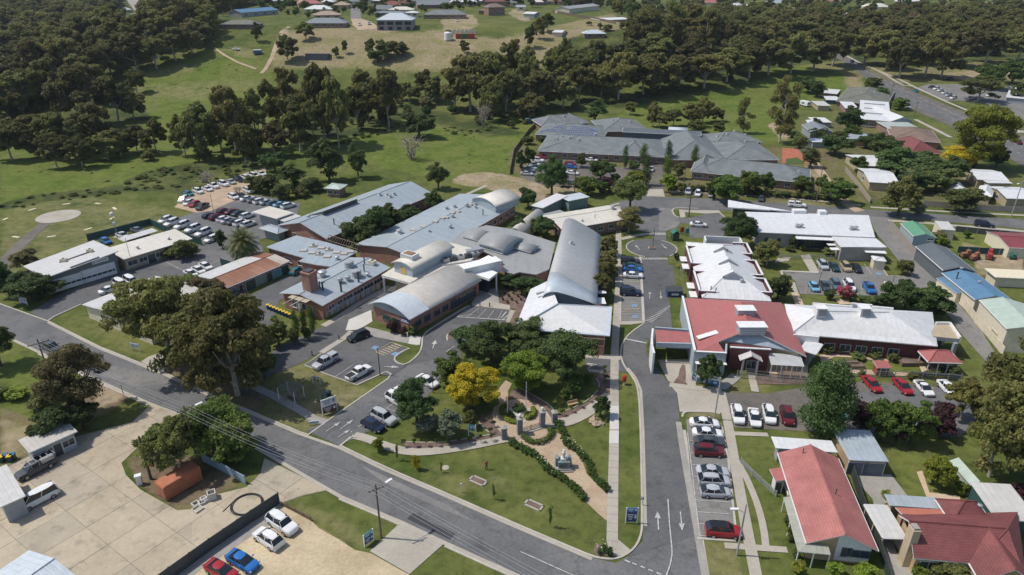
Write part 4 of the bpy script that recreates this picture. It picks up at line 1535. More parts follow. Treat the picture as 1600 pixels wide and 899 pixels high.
gw=building('gable_ward','large pale blue grey gable roofed brick ward beside the staff car park','hospital building',(434,352),(509,373),(667,301),3.6,6.2,'gable','y',BR_RED,R_BLUE,.6,{0:[(.3,1.2,1.2,1.2),(.7,1.2,1.2,1.2)],1:(9,1.8,1.4,1.0)},vents=[('cap',.62,.70),('cap',.66,.75),('cap',.68,.70),('cap',.55,.66),('pipe',.8,.15),('turbo',.35,.12,.8)])
b=MB()
x0,y0=local_of(gw,G(507.5,337.5,6))
x1,y1=local_of(gw,G(560,317.5,6))
ym,dy_=(y0+y1)/2,abs(y1-y0)
b.add([(-gw.L*.36,ym-dy_/2,gw.rz(-gw.L*.36,0)+.1),(.8,ym-dy_/2,7.2),(.8,ym+dy_/2,7.2),(-gw.L*.36,ym+dy_/2,gw.rz(-gw.L*.36,0)+.1)],[(0,1,2,3)],0)
b.add([(.8,ym-dy_/2,7.2),(.8,ym+dy_/2,7.2),(.8,ym+dy_/2,5.6),(.8,ym-dy_/2,5.6)],[(0,1,2,3)],1)
b.add([(.8,ym-dy_/2,7.2),(-gw.L*.36,ym-dy_/2,4.4),(.8,ym-dy_/2,5.6)],[(0,1,2)],1)
part('clerestory',b,[R_BLUE,M_STEELD],gw.o)
lw_=building('long_ward','long low pitched blue grey roofed ward running behind the plant room','hospital building',(556,382),(657,406),(824,321.6),3.6,4.9,'gable','y',BR_RED,R_BLUE,.5,{1:(14,1.6,1.4,1.0),3:(12,1.6,1.4,1.0)},vents=[('cap',.32,.2,1.7),('pan',.42,.27),('pan',.47,.33),('pan',.5,.43),('pan',.5,.50),('pan',.53,.52),('pan',.50,.6),('pan',.53,.64),('turbo',.52,.74),('pan',.52,.78),('cap',.57,.8),('cap',.63,.76),('cap',.37,.7,1.3),('cap',.30,.66,1.3),('turbo',.58,.55,.8),('turbo',.75,.42,.9),('turbo',.62,.3,.6),('pipe',.85,.7)])
building('rooftop_vault','cream vaulted lantern on the far end of the long ward roof','roof lantern',(735,311.5),(774.5,323),(803,306.5),2.2,3.7,'barrel','y',W_BLUEG,R_CREAM,.4,thick=.18,base=3.6)
mid=polyb('link_block','low grey ribbed roof spanning the centre of the hospital','hospital building',{'a':(703,381,3.7),'b':(722,362,3.9),'c':(760,352,3.9),'d':(800,358,3.9),'e':(868,379,3.9),'f':(858,420.5,3.6),'g':(838,429,3.5),'h':(812,425,3.6),'i':(803,428,3.5),'j':(785,423,3.6),'k':(786,408,3.7),'l':(764,396,3.7)},[(0,'abcdefghijkl')],'abcdefghijkl',BR_RED,[R_GREY],.5)
for i in(6,7,8):
 wall_windows(mid,i,2,1.7,1.5,.9)
vlts=[]
for nm,A,B,C,e,r_ in(('centre',(745.6,379.5),(786,391),(812,371.5),2.0,3.4),('left',(721,369),(747,376.5),(769,363.5),1.1,2.1),('right',(795,385.5),(829,394.5),(839,384.5),1.1,2.0)):
 building('roof_vault',{'centre':'tallest grey vaulted lantern over the middle of the link roof','left':'low grey vault left of the tall link roof lantern','right':'low grey vault right of the tall link roof lantern'}[nm],'roof lantern',A,B,C,e,r_,'barrel','x',W_BLUEG,R_GREY,.35,{0:(4,1.4,.5,.9)}if nm=='centre' else None,thick=.16,base=3.2,group='grey vaults over the link roof')
a_,b_,c_,d_=G(847.6,464,5.6),G(933,476,4.2),G(939,368,4.2),G(881,346,5.7)
sec=[(0.0,5.5),(.03,6.2),(.08,6.7),(.16,7.0),(.26,6.95),(.4,6.55),(.55,6.05),(.7,5.5),(.85,4.9),(1.0,4.2)]
sh=thing('shell_hall','hall under one long sweeping grey curved shell roof','hospital building',((a_+b_+c_+d_)/4).xy.to_3d())
vs=[]
cz=Vector(sh.location)
for f,z in sec:
 for p,q in((a_,b_),(d_,c_)):
  w_=p.lerp(q,f)
  vs.append((w_.x-cz.x,w_.y-cz.y,z))
b=MB()
b.slab(vs,[(2*i,2*i+2,2*i+3,2*i+1)for i in range(len(sec)-1)],.2)
o=part('roof',b,roof_metal('shell roof grey',(.45,.455,.45),.55,.76,.08,(.39,.395,.385)),sh)
for p in o.data.polygons:
 p.use_smooth=abs(p.normal.z)>.2
b=MB()
vs=[]
t1=(0.235,0.10)
for f,z in sec:
 w0,w1=a_.lerp(b_,f),d_.lerp(c_,f)
 e_=w0 .lerp(w1,t1[0]*(1-f)+t1[1]*f)
 s_=w0+(w0-w1).normalized()*.4
 vs+=[(s_.x-cz.x,s_.y-cz.y,z+.06),(e_.x-cz.x,e_.y-cz.y,z+.06)]
b.slab(vs,[(2*i,2*i+2,2*i+3,2*i+1)for i in range(len(sec)-1)],.1)
o=part('roof_sheet',b,R_SHEEN,sh,label='pale silver front bay of the shell')
for p in o.data.polygons:
 p.use_smooth=abs(p.normal.z)>.2
b=MB()
for p,q in((a_.lerp(d_,.02),b_.lerp(c_,.02)),(a_.lerp(d_,.98),b_.lerp(c_,.98))):
 top=[(p.lerp(q,.03+.94*f).x-cz.x,p.lerp(q,.03+.94*f).y-cz.y,z-.2)for f,z in sec]
 n=len(top)
 b.add(top+[(x,y,0)for x,y,z in top],[(i,i+1,n+i+1,n+i)for i in range(n-1)])
for f in(.03,.97):
 p,q=a_.lerp(b_,f),d_.lerp(c_,f)
 zt=5.9 if f<.5 else 4.1
 b.add([(p.x-cz.x,p.y-cz.y,0),(q.x-cz.x,q.y-cz.y,0),(q.x-cz.x,q.y-cz.y,zt),(p.x-cz.x,p.y-cz.y,zt)],[(0,1,2,3)])
part('wall',b,W_BLUEG,sh)
for i in range(6):
 p=b_.lerp(c_,.12+.13*i)-cz
 b=MB()
 b.box(.8,0,2.6,1.8,3.0,.1,0,0)
 b.box(.7,0,0,1.3,2.4,2.6,0,1)
 part('window_hood',b,[W_WHITE,M_GLASS],sh,(p.x,p.y,0),.02)
p=a_.lerp(d_,.62).lerp(b_.lerp(c_,.62),.33)-cz
roof_vent(sh,p.x,p.y,6.7,'cap',1.0)
wf=polyb('white_hip_hall','white and pale blue hipped roof hall behind the large dark green trees','hospital building',{'a':(804,514,4.4),'b':(953,525,4.4),'c':(956.5,479,4.6),'r':(872,474.5,6.8),'d':(829,452,4.6),'e':(858,438,5.4)},[(0,'abcr'),(1,'ared')],'abced',BR_RED,[R_SHEEN,R_WHITE],.9,ridges=(('a','r'),))
b=MB()
for i in range(3):
 p=G(838+i*3,459+i*6,5.2)-wf.ctr
 b.tube((p.x,p.y,5.2),(p.x+1.6,p.y+.3,5.5),.22,.22,8)
part('roof_duct',b,M_GALV,wf.o)
for i in range(8):
 p=G(900+i*6.5,549-i*.0,.9)-wf.ctr
b=MB()
p,q=G(897,552)-wf.ctr,G(943,556)-wf.ctr
d=q-p
an=math.atan2(d.y,d.x)
b.box((p.x+q.x)/2,(p.y+q.y)/2,0,d.length,.25,2.2,an,0)
for i in range(5):
 c=p.lerp(q,i/4)
 b.box(c.x,c.y,2.2,.12,.12,1.6,an,1)
b.box((p.x+q.x)/2,(p.y+q.y)/2,3.5,d.length,.1,.12,an,1)
part('courtyard_wall',b,[BR_RED,W_TAN],wf.o)
tw=building('tan_wing','brick wing with long tan gable roof north of the shell hall','hospital building',(846,337.5),(878,359),(948,320.5),3.5,4.6,'gable','y',BR_DK,R_CREAM,.7,{1:(6,1.6,1.4,1.0),0:[(.3,1.5,1.4,1),(.7,1.0,1.4,1)]},vents=[('turbo',.5,.9),('turbo',.8,.35,.5),('pipe',.75,.55,.6)])
building('glazed_link','white flat roofed glazed wing around a small courtyard','hospital building',(830,321),(848,325),(880,304.5),3.5,3.5,'flat',wall=W_GREEN,roofm=R_WHITE,over=.4,wins={0:(3,1.2,1.6,.8)})
building('courtyard_roof','low pale roof closing the courtyard beside the tan wing','hospital building',(874,307),(889,314),(914,304.5),3.3,3.3,'flat',wall=W_GREEN,roofm=R_SHEEN,over=.3)
building('grey_link','short grey flat roofed link below the courtyard','hospital building',(836,337.5),(848,343),(874,328),3.1,3.1,'flat',wall=W_GREEN,roofm=R_GREY,over=.3)
building('vaulted_passage','tan half round vaulted passage between the two ward wings','covered passage',(793,364),(815,367.5),(836,334.5),2.6,4.3,'barrel','y',W_CREAM,R_TAN,.15,thick=.15)
# -- west side
amb=polyb('ambulance_station','grey ambulance station with low skillion roof and two white roller doors','station building',{'a':(71,434.5,4.2),'b':(185,392.5,5.6),'c':(146,375.6,5.6),'d':(36,416,4.2)},[(0,'abcd')],'abcd',plain('cladding slate green',(.13,.155,.155),.6),[R_PALE],.6)
wall_windows(amb,0,1,7.0,2.9,0,t0=.06,t1=.42,dr=W_WHITE)
wall_windows(amb,0,1,7.4,3.1,0,t0=.5,t1=.9,dr=W_WHITE)
p,q=amb.lw[0],amb.lw[1]
d=q-p
for t_0,w_ in((.24,6.6),(.70,7.0)):
 c=p.lerp(q,t_0)
 b=MB()
 b.box(0,0,1.0,w_,.28,.45,0,0)
 for k in range(6):
  b.box(-w_/2+w_*(k+.5)/6,0,.98,.1,.3,.5,0,1)
 part('door_glazing',b,[M_GLASS,W_WHITE],amb.o,(c.x,c.y,0),math.atan2(d.y,d.x))
b=MB()
c=p.lerp(q,.76)
nrm=Vector((d.y,-d.x,0)).normalized()
b.box(0,0,0,3.6,.06,.9,0,0)
b.box(-1.4,-.04,.2,.5,.03,.5,0,1)
b.box(.3,-.04,.3,2.4,.03,.3,0,1)
part('wall_sign',b,[W_WHITE,W_GREY],amb.o,(c.x+nrm.x*.08,c.y+nrm.y*.08,3.9),math.atan2(d.y,d.x))
b=MB()
pa_,pb_=G(71,434.5,4.2),G(185,392.5,5.6)
def ambz(px,py):
 z=4.9
 for _ in range(8):
  q=G(px,py,z)
  d=(pb_-pa_).xy
  z=4.2+1.4*(q-pa_).xy.dot(d)/d.length_squared
 return G(px,py,z)
for px0,py0,px1,py1 in((93,411,139,395),(110,419,155,402.5)):
 p,q=ambz(px0,py0)-amb.ctr,ambz(px1,py1)-amb.ctr
 b.tube((p.x,p.y,p.z+.05),(q.x,q.y,q.z+.05),.22,.22,6)
part('roof_skylight',b,M_STEELD,amb.o)
for px,py in((100,409),(141,394)):
 p=ambz(px,py)-amb.ctr
 roof_vent(amb.o,p.x,p.y,p.z,'ac',.8)
building('station_offices','long cream roofed office wing attached to the ambulance station','office building',(192,406),(301,373),(282.5,359),3.2,3.9,'skill2',wall=W_TAN,roofm=R_CREAM,over=.5,wins={0:[(.1,2.2,1.3,.9),(.26,2.0,1.3,.9),('d',.38,2.0,2.3),(.5,2.0,1.3,.9)]},vents=[('whirl',.3,.4),('turbo',.75,.4,.6)])
building('station_carport','slim pale carport roof inside the teal fenced yard','carport',(193,377.5),(247,361),(240,357),2.5,2.7,'skill2',wall=M_STEELD,roofm=R_PALE,over=1.8)
W_TEALF=plain('teal fence sheet',(.03,.085,.09),.55)
fence('sheet_fence','dark teal sheet fence around the ambulance yard beside the helipad',[(137.5,377),(236,352),(258,363),(316,384)],2.0,W_TEALF)
cb=building('clinic_hall','cream weatherboard hall with low gable roof beside the tall gum trees','hall',(128,476),(232,519),(343,466),3.3,4.3,'gable','y',W_CREAM,R_PALE,.5,{0:[(.28,2.4,1.2,1.2),(.42,2.2,1.2,1.2),(.56,1.4,1.2,1.2),(.7,2.0,1.2,1.2),(.86,2.0,1.2,1.2)],3:(4,1.8,1.2,1.2)},vents=[('ac',.3,.4,.8)])
b=MB()
hx,hy=cb.L/2,cb.W/2
b.slab([(-hx*.55,-hy-.05,cb.rz(-hx*.55,0)+.05),(0,-hy-.05,4.36),(0,hy,4.36),(-hx*.55,hy,cb.rz(-hx*.55,0)+.05)],[(0,1,2,3)],.04)
b.slab([(.1,-hy-.05,4.34),(hx,-hy-.05,3.35),(hx,hy,3.35),(.1,hy,4.34)],[(0,1,2,3)],.04)
part('roof_sheet',b,R_TAN,cb.o,label='older tan iron on the street side of the roof')
gar=building('garage_row','row of old garages with rusty red iron roof and teal doors','garages',(355,449.5),(453,408.5),(404,394),2.9,3.5,'gable','x',BR_RED,R_RUST,.35,{0:[('d',.08,1.1,2.1,plain('door blue',(.10,.22,.30))),('d',.19,1.0,2.1,M_STEELD),('d',.35,2.8,2.2,plain('door slate green',(.06,.09,.085)),3),('d',.52,3.0,2.2,plain('door sage',(.25,.33,.27)),3),('d',.66,2.2,2.2,plain('door dark green',(.05,.075,.07)),3),('d',.80,3.0,2.2,plain('door teal',(.12,.33,.36)),3),('d',.93,2.2,2.2,W_TEALF,3)]})
b=MB()
hx,hy=gar.L/2,gar.W/2
b.slab([(-hx,.05,3.56),(hx*.6,.05,3.56),(hx*.6,hy+.1,2.96),(-hx,hy+.1,2.96)],[(0,1,2,3)],.06)
part('roof_sheet',b,R_PALE,gar.o,label='newer pale iron on the rear slope')
b=MB()
b.slab([(hx*.72,-hy-.1,2.98),(hx+.1,-hy-.1,2.98),(hx+.1,-.1,3.5),(hx*.72,-.1,3.5)],[(0,1,2,3)],.05)
part('roof_sheet',b,roof_metal('roof part rust',(.52,.46,.40),.6,.76,.35,(.36,.2,.1)),gar.o,label='pale patched iron at the right end')
building('staff_canopy','white canopy roof at the edge of the staff car park','canopy',(394.5,331),(432,341.5),(457,332),4.6,4.6,'flat',wall=W_GREY,roofm=R_CREAM,over=1.2,thick=.3)
building('side_canopy','lower pale roof stepping down from the staff canopy','canopy',(433,342),(445,346),(468,337),4.0,4.0,'flat',wall=W_GREY,roofm=R_PALE,over=.4)
building('garden_shelter','small grey hipped shelter beside the palm tree','shelter',(404.5,356),(434,365),(442,356),3.0,3.6,'hip',wall=W_GREEN,roofm=R_BLUE,over=.9)
building('garden_room','small pale green roofed garden room among the trees behind the staff canopy','garden room',(506,294),(531,296),(537,288),2.9,3.8,'hip',wall=BR_DK,roofm=roof_metal('roof pale green',(.50,.58,.50)),over=.6,wins={0:(2,1.6,1.2,.9)})
fence('sheet_fence','short dark teal bin screen below the palm tree',[(346,415),(367,422),(372,412)],2.0,W_TEALF)
# -- aged care wing, red and white roofs
nb=building('white_hip_ward','white hip roofed ward beside the hospital drive with striped ridge vents','ward building',(1098,465),(1205,470.5),(1173,383),3.9,7.0,'hip',wall=BR_DK,roofm=R_WHITE,over=.5,wins={3:(6,1.6,1.6,.8),1:(6,1.6,1.6,.8)},hip=9.0,vents=[('turbo',.62,.16,.7),('pipe',.2,.05,.7),('pipe',.13,.06,.7),('pipe',.55,.6,.5)])
for i in range(3):
 px,py=[(1129,388),(1137.5,407),(1144.5,427)][i]
 x,y=local_of(nb,G(px,py,7.2))
 b=MB()
 b.add([(-2.2,-.5,-.5),(0,-.5,.9),(2.2,-.5,-.5),(-2.2,.5,-.5),(0,.5,.9),(2.2,.5,-.5)],[(0,1,4,3),(1,2,5,4)],0)
 b.add([(-2.1,-.5,-.5),(0,-.5,.82),(2.1,-.5,-.5)],[(0,2,1)],1)
 for k in range(5):
  b.box(0,-.56,-.4+k*.24,3.4-k*.75,.06,.1,0,0)
 part('ridge_vent',b,[R_WHITE,W_GREY],nb.o,(x,y,7.0))
hx,hy=nb.L/2,nb.W/2
for sx,u0,u1 in((-1,.05,.38),(-1,.52,.86),(1,.08,.3),(1,.36,.62),(1,.75,.97)):
 b=MB()
 y0,y1=-hy+nb.W*u0,-hy+nb.W*u1
 xo=sx*(hx+.5)
 for(cx,cy,lx,ly)in((xo,(y0+y1)/2,.3,y1-y0),(xo-sx*1.6,y0,3.2,.3),(xo-sx*1.6,y1,3.2,.3)):
  b.box(cx,cy,0,lx,ly,4.7,0,0)
  b.box(cx,cy,4.7,lx+.12,ly+.12,.12,0,1)
 part('parapet_bay',b,[W_MAROON,W_WHITE],nb.o)
for u in(.12,.26,.6,.74):
 b=MB()
 b.box(0,0,2.6,1.6,3.0,.14)
 b.box(-.7,-1.4,0,.1,.1,2.6)
 b.box(-.7,1.4,0,.1,.1,2.6)
 part('window_hood',b,W_WHITE,nb.o,(-hx-1.4,-hy+nb.W*u,0))
b=MB()
x,y=local_of(nb,G(1128,372,4))
for(cx,cy,lx,ly)in((0,2.5,9,.3),(4.4,0,.3,5),(-4.4,.9,.3,3)):
 b.box(x+cx,y+cy-2.6,0,lx,ly,4.4)
part('parapet_bay',b,W_WHITE,nb.o)
rb=polyb('red_roof_wing','wing with broad red iron roof and large grey front gable','aged care building',{'tl':(1067.5,465.5,4.3),'tr':(1221,473,4.3),'rt':(1157,471.5,7.4),'fa':(1172,514,7.4),'fl':(1122,534.5,5.1),'ml':(1134,553,4.0),'bl':(1087,550,4.0),'fr':(1260,557,3.9)},[(0,('tl','rt','fl')),(0,('rt','fa','fl')),(0,('tl','fl','bl')),(0,('fl','ml','bl')),(0,('rt','tr','fr','fa')),(0,('rt','tl','tr'))],('tl','bl','ml','fl','fr','tr'),W_TAN,[R_RED],.3,ridges=(('rt','fa'),),walls=False)
c=rb.ctr
b=MB()
gp={k:G(*v)-c for k,v in{'bl':(1086,551,4.5),'ml':(1134,553.5,4.5),'tl':(1066.6,465,4.5)}.items()}
fa,fl_,fr_=G(1172,514,7.4)-c,G(1122,534.5,5.1)-c,G(1260,557,3.9)-c
bk=Vector((.1,.9,0))
def wallq(b,p,q,z0,z1,z2=None,m=0):
 b.add([(p.x,p.y,z0),(q.x,q.y,z0),(q.x,q.y,z2 if z2 is not None else z1),(p.x,p.y,z1)],[(0,1,2,3)],m)
g0,g1,g2=fl_+bk+Vector((.6,0,0)),fa+bk,fr_+bk+Vector((-1.2,0,0))
b.add([(g0 .x,g0 .y,0),(g2 .x,g2 .y,0),(g2 .x,g2 .y,4.0),(g1 .x,g1 .y,7.15),(g0 .x,g0 .y,5.1)],[(0,1,2,3,4)],0)
d=(g2-g0)
b.add([(g0 .x,g0 .y-.05,4.9),(g2 .x,g2 .y-.05,4.3),(g2 .x,g2 .y-.05,4.1),(g1 .x,g1 .y-.05,7.12),(g0 .x,g0 .y-.05,5.15)],[(0,1,2,3,4)],1)
tr_=G(1221,473,4.3)-c
wallq(b,g2,tr_,0,4.0,4.1)
part('wall',b,[W_TAN,W_BLUEG],rb.o)
b=MB()
for p,q in((gp['bl'],gp['ml']),(gp['tl'],gp['bl'])):
 d=q-p
 b.box((p.x+q.x)/2,(p.y+q.y)/2,0,d.length,.3,4.7,math.atan2(d.y,d.x),0)
 b.box((p.x+q.x)/2,(p.y+q.y)/2,4.7,d.length+.3,.42,.12,math.atan2(d.y,d.x),1)
p,q=gp['ml'],fl_+Vector((1.6,0,0))
d=q-p
b.box((p.x+q.x)/2,(p.y+q.y)/2,0,d.length,.3,4.7,math.atan2(d.y,d.x),0)
part('parapet_wall',b,[W_BLUEG,W_WHITE],rb.o)
p,q=gp['bl'],gp['ml']
for f in(.28,.78):
 m_=p.lerp(q,f)
 window(rb.o,m_.x,m_.y-.17,.9,0,1.8,1.5)
 b=MB()
 b.box(m_.x,m_.y-.6,2.7,2.8,.9,.14)
 part('window_hood',b,W_WHITE,rb.o)
for px,py,lx in((1164,487,3.2),(1174,513,4.8)):
 p=G(px,py,7.4)-c
 b=MB()
 b.box(p.x,p.y,6.4,lx,2.0,1.7,0,0)
 b.box(p.x,p.y,8.1,lx+.4,2.4,.12,0,1)
 for k in range(4):
  b.box(p.x,p.y-1.03,6.7+k*.35,lx-.3,.06,.12,0,1)
 part('roof_monitor',b,[W_GREY,W_WHITE],rb.o)
b=MB()
p,q=G(1092,531,4.6)-c,G(1123,522,5.2)-c
d=q-p
b.slab([(p.x,p.y,4.72),(q.x,q.y,5.4),(q.x-.3,q.y+1.0,5.5),(p.x-.3,p.y+1.0,4.82)],[(0,1,2,3)],.12)
part('roof_skylight',b,W_WHITE,rb.o)
b=MB()
p,q=G(1134,553,0),G(1134,553,0)
part_porch=building('gable_porch','small white gable porch on slim posts before the maroon wall','porch',(1157.5,563),(1191,565),(1190,555),3.2,4.2,'gable','y',W_WHITE,R_PALE,.3,walls=False)
b=MB()
for sx in(-1,-.86,.86,1):
 b.box(sx*(part_porch.L/2-.5),-part_porch.W/2+.4,0,.12,.12,3.1)
part('post',b,W_WHITE,part_porch.o)
b=MB()
b.box(0,2.6,0,7.0,3.5,4.6,0,0)
b.box(0,.8,4.6,7.2,.4,.16,0,1)
part('wall',b,[W_MAROON,W_WHITE],part_porch.o)
window(part_porch.o,.6,.82,.3,0,1.6,1.8)
pg=building('slatted_pergola','white slatted pergola over a paved terrace by the red roof gable','pergola',(1205,570),(1257,573),(1251,559),2.9,2.9,'flat',wall=W_WHITE,roofm=W_WHITE,walls=False,thick=.05,gut=False)
pg.roof.hide_render=False
bpy.data.objects.remove(pg.roof)
for i in range(14):
 b=MB()
 b.box(0,0,0,pg.L,pg.W/14*.72,.06)
 part('slat',b,W_WHITE,pg.o,(0,-pg.W/2+pg.W*(i+.5)/14,2.85+.045*i))
b=MB()
for i in range(4):
 for s in(-1,1):
  b.box(-pg.L/2+.2+(pg.L-.4)*i/3,s*(pg.W/2-.2),0,.14,.14,2.85)
part('post',b,W_WHITE,pg.o)
po=polyb('drive_through_portico','drive through portico with flat red roof and white curved fin wall','portico',{'a':(1026,536,4.0),'b':(1079,537.5,4.0),'c':(1076,519,4.0),'d':(1024,515,4.0)},[(0,'abcd')],'abcd',None,[R_RED],.3,walls=False)
b=MB()
c=po.ctr
pts=[G(*p)-c for p in((1020,514,4.4),(1018.5,528,4.4),(1019,540,4.4),(1022,552,4.4))]
for p,q in zip(pts[:-1],pts[1:]):
 d=q-p
 b.box((p.x+q.x)/2,(p.y+q.y)/2,0,d.length+.1,.35,4.5,math.atan2(d.y,d.x))
p,q=G(1026,537,4)-c,G(1079,538.5,4)-c
d=q-p
b.box((p.x+q.x)/2,(p.y+q.y)/2-.1,3.3,d.length,.3,1.0,math.atan2(d.y,d.x),1)
p,q=G(1024,514,4)-c,G(1076,518,4)-c
d=q-p
b.box((p.x+q.x)/2,(p.y+q.y)/2+.2,3.3,d.length,.3,1.0,math.atan2(d.y,d.x),1)
b.box((p.x+q.x)/2,(p.y+q.y)/2+.0,0,d.length,.25,3.3,math.atan2(d.y,d.x),2)
part('frame',b,[W_WHITE,W_BLUEG,W_GREY],po.o)
rw=polyb('white_hip_wing','long wing with broad white hipped roof and maroon walls east of the red roof','aged care building',{'a':(1236,521.5,3.9),'b':(1465,541,3.9),'r1':(1282,486,7.0),'r2':(1390,488,7.0),'c':(1457,488,3.9),'d':(1226,475,3.9)},[(0,('a','b','r2','r1')),(0,('b','c','r2')),(0,('c','d','r1','r2')),(0,('d','a','r1'))],'abcd',W_MAROON,[R_WHITE],.7,ridges=(('r1','r2'),('a','r1'),('b','r2')))
wall_windows(rw,0,6,1.8,1.5,.7,t0=.1,t1=.8)
for px in(1281,1349):
 p=G(px,488,7.0)-rw.ctr
 b=MB()
 b.box(p.x,p.y,6.2,1.8,1.6,1.9,0,0)
 b.box(p.x,p.y,8.1,2.2,2.0,.12,0,0)
 b.box(p.x+.2,p.y-.85,6.6,1.5,.1,1.2,0,1)
 part('roof_monitor',b,[W_WHITE,W_GREY],rw.o)
b=MB()
for pa,pb_ in(((1270,474),(1332,479)),((1330,474),(1363,477)),((1363,479),(1396,482)),((1240,523),(1280,527))):
 p,q=G(*pa,4.4)-rw.ctr,G(*pb_,4.4)-rw.ctr
 d=q-p
 b.box((p.x+q.x)/2,(p.y+q.y)/2,0,d.length,.35,4.5,math.atan2(d.y,d.x),0)
part('parapet_bay',b,W_WHITE,rw.o,split=True)
for px in(1377,1412):
 p=G(px,545)-rw.ctr
 b=MB()
 b.slab([(-2.2,-1.3,2.6),(2.2,-1.3,2.6),(2.2,1.3,3.3),(-2.2,1.3,3.3)],[(0,1,2,3)],.1,0)
 for sx in(-2.1,2.1):
  b.box(sx,-1.2,0,.12,.12,2.6,0,0)
 b.box(0,1.3,0,5.0,.4,4.2,0,1)
 part('bay_awning',b,[W_WHITE,W_MAROON],rw.o,(p.x,p.y+1.0,0),-.06)
cp2=polyb('ambulance_carport','grey carport with white parapet at the east end of the white hip wing','carport',{'a':(1451,525,4.2),'b':(1500,530,4.2),'c':(1484,507,4.2),'d':(1462,507,4.2)},[(0,'abcd')],'abcd',None,[W_TAN],.3,walls=False,trim=W_GREY,thick=.8)
b=MB()
for px,py in((1495,531),(1453,526),(1480,509)):
 p=G(px,py,4.2)-cp2 .ctr
 b.box(p.x,p.y,0,.6,.6,3.5)
for pa,pb_ in(((1500,530),(1484,507)),((1484,507),(1462,507))):
 p,q=G(*pa,4.2)-cp2 .ctr,G(*pb_,4.2)-cp2 .ctr
 d=q-p
 b.box((p.x+q.x)/2,(p.y+q.y)/2,3.4,d.length,.3,1.3,math.atan2(d.y,d.x),1)
part('column',b,[W_GREY,W_WHITE],cp2 .o)
building('corner_awning','white flat awning tucked beside the red roof edge','awning',(1250,546),(1275,553.5),(1272,534),3.3,3.3,'flat',wall=W_GREY,roofm=R_WHITE,over=1.0)
gz=building('garden_pavilion','open pavilion with red hipped roof in the walled garden','pavilion',(1451,566),(1504,567.5),(1490,550),2.6,4.0,'hip',wall=W_WHITE,roofm=R_RED,walls=False)
b=MB()
for sx in(-1,-.33,.33,1):
 for sy in(-1,1):
  b.box(sx*(gz.L/2-.4),sy*(gz.W/2-.4),0,.14,.14,2.5,0,0)
b.box(gz.L/2-.5,0,0,.12,gz.W-1,1.0,0,0)
b.box(0,0,.65,2.2,1.2,.08,0,1)
for sx in(-1.6,1.6,.0):
 b.box(sx,-1.1 if sx==0 else 0,0,.5,.5,.45,0,1)
part('post',b,[W_WHITE,M_STEELD],gz.o)
building('garden_shed','tiny red roofed shed in the walled garden lawn','shed',(1371,575),(1394,575.5),(1393,566),1.9,2.2,'skill2',wall=plain('shed red',(.25,.06,.04)),roofm=R_RED,over=.25,wins={0:[('d',.5,.9,1.6,M_WOOD)]})
for(px,py,s_),lb in zip(((1327,571,1),(1335,575,1),(1421,569,1.3)),('raised timber garden bed near the garden path bend','front raised timber garden bed on the lawn','raised timber garden bed left of the pavilion')):
 p=G(px,py)
 b=MB()
 for(cx,cy,lx,ly)in((0,-.7,3.0,.12),(0,.7,3.0,.12),(-1.5,0,.12,1.5),(1.5,0,.12,1.5)):
  b.box(cx,cy,0,lx,ly,.8,0,0)
 b.box(0,0,0,2.9,1.3,.7,0,1)
 o=solo('raised_garden_bed',lb,'garden bed',b,[M_WOOD,M_MULCH],p,.03,'raised beds in the walled garden')
 o.scale=(s_,s_,1)
fn=polyb('white_clinic','clinic with broad white flat roof and grey block walls','clinic building',{'a':(1164,331,4.8),'b':(1357.4,336.5,4.8),'c':(1367.5,371,4.2),'d':(1182.4,363,4.2)},[(0,'abcd')],'abcd',BR_GREY,[R_WHITE],.7)
wall_windows(fn,2,2,.8,1.6,1.0,M_FRAMED,.75,.98)
wall_windows(fn,2,4,2.6,2.2,.3,M_FRAMED,.36,.66)
for px,py in((1245.5,355),(1252,355),(1330,358.5),(1337,358.5)):
 p=G(px,py,4.5)-fn.ctr
 roof_vent(fn.o,p.x,p.y,4.4,'turbo',.9)
for px,py,lx in((1248,332,3.5),(1284,333.5,2.0)):
 p=G(px,py,4.9)-fn.ctr
 b=MB()
 b.box(p.x,p.y,4.6,lx,1.8,1.1)
 part('air_conditioner',b,W_WHITE,fn.o)
b=MB()
c=fn.ctr
for px in(1249,1269,1290):
 p=G(px,386)-c
 b.box(p.x,p.y,0,.14,.14,3.4)
p,q=G(1242,369.5,3.5)-c,G(1300,372,3.5)-c
d=q-p
b.box((p.x+q.x)/2,(p.y+q.y)/2-.6,3.4,d.length,2.6,.14,math.atan2(d.y,d.x))
part('verandah',b,W_WHITE,fn.o)
ff=polyb('clinic_block','lower white flat roofed front block of the clinic by the small car park','clinic building',{'a':(1299,368.8,3.9),'b':(1368,372,3.9),'c':(1386,386.5,3.9),'d':(1349,386,3.9),'e':(1314,386,3.9)},[(0,'abcde')],'abcde',BR_GREY,[R_WHITE],.3)
b=MB()
p,q=G(1351,392,2.9)-ff.ctr,G(1384,394,2.9)-ff.ctr
d=q-p
b.box((p.x+q.x)/2,(p.y+q.y)/2,2.8,d.length,2.2,.12,math.atan2(d.y,d.x))
part('awning',b,W_WHITE,ff.o)
for px,py in((1299,382),(1304,389)):
 p=G(px,py,2.6)-ff.ctr
 b=MB()
 b.box(p.x,p.y,2.5,2.0,1.6,.12)
 part('window_hood',b,W_WHITE,ff.o)
polyb('fin_canopy','tapering white fin canopy pointing over the street corner','canopy',{'a':(1137.6,324,4.6),'b':(1240,331.5,4.8),'c':(1236,330,5.0),'d':(1137.6,312.5,5.2)},[(0,'abcd')],'abcd',M_GLASS,[R_WHITE],1.6,.3)
building('white_kiosk','small white rendered kiosk shed beside the clinic front','shed',(1366,407),(1385,408.5),(1384,402),2.4,2.8,'hip',wall=BR_TAN if False else W_CREAM,roofm=R_WHITE,over=.1)
b=MB()
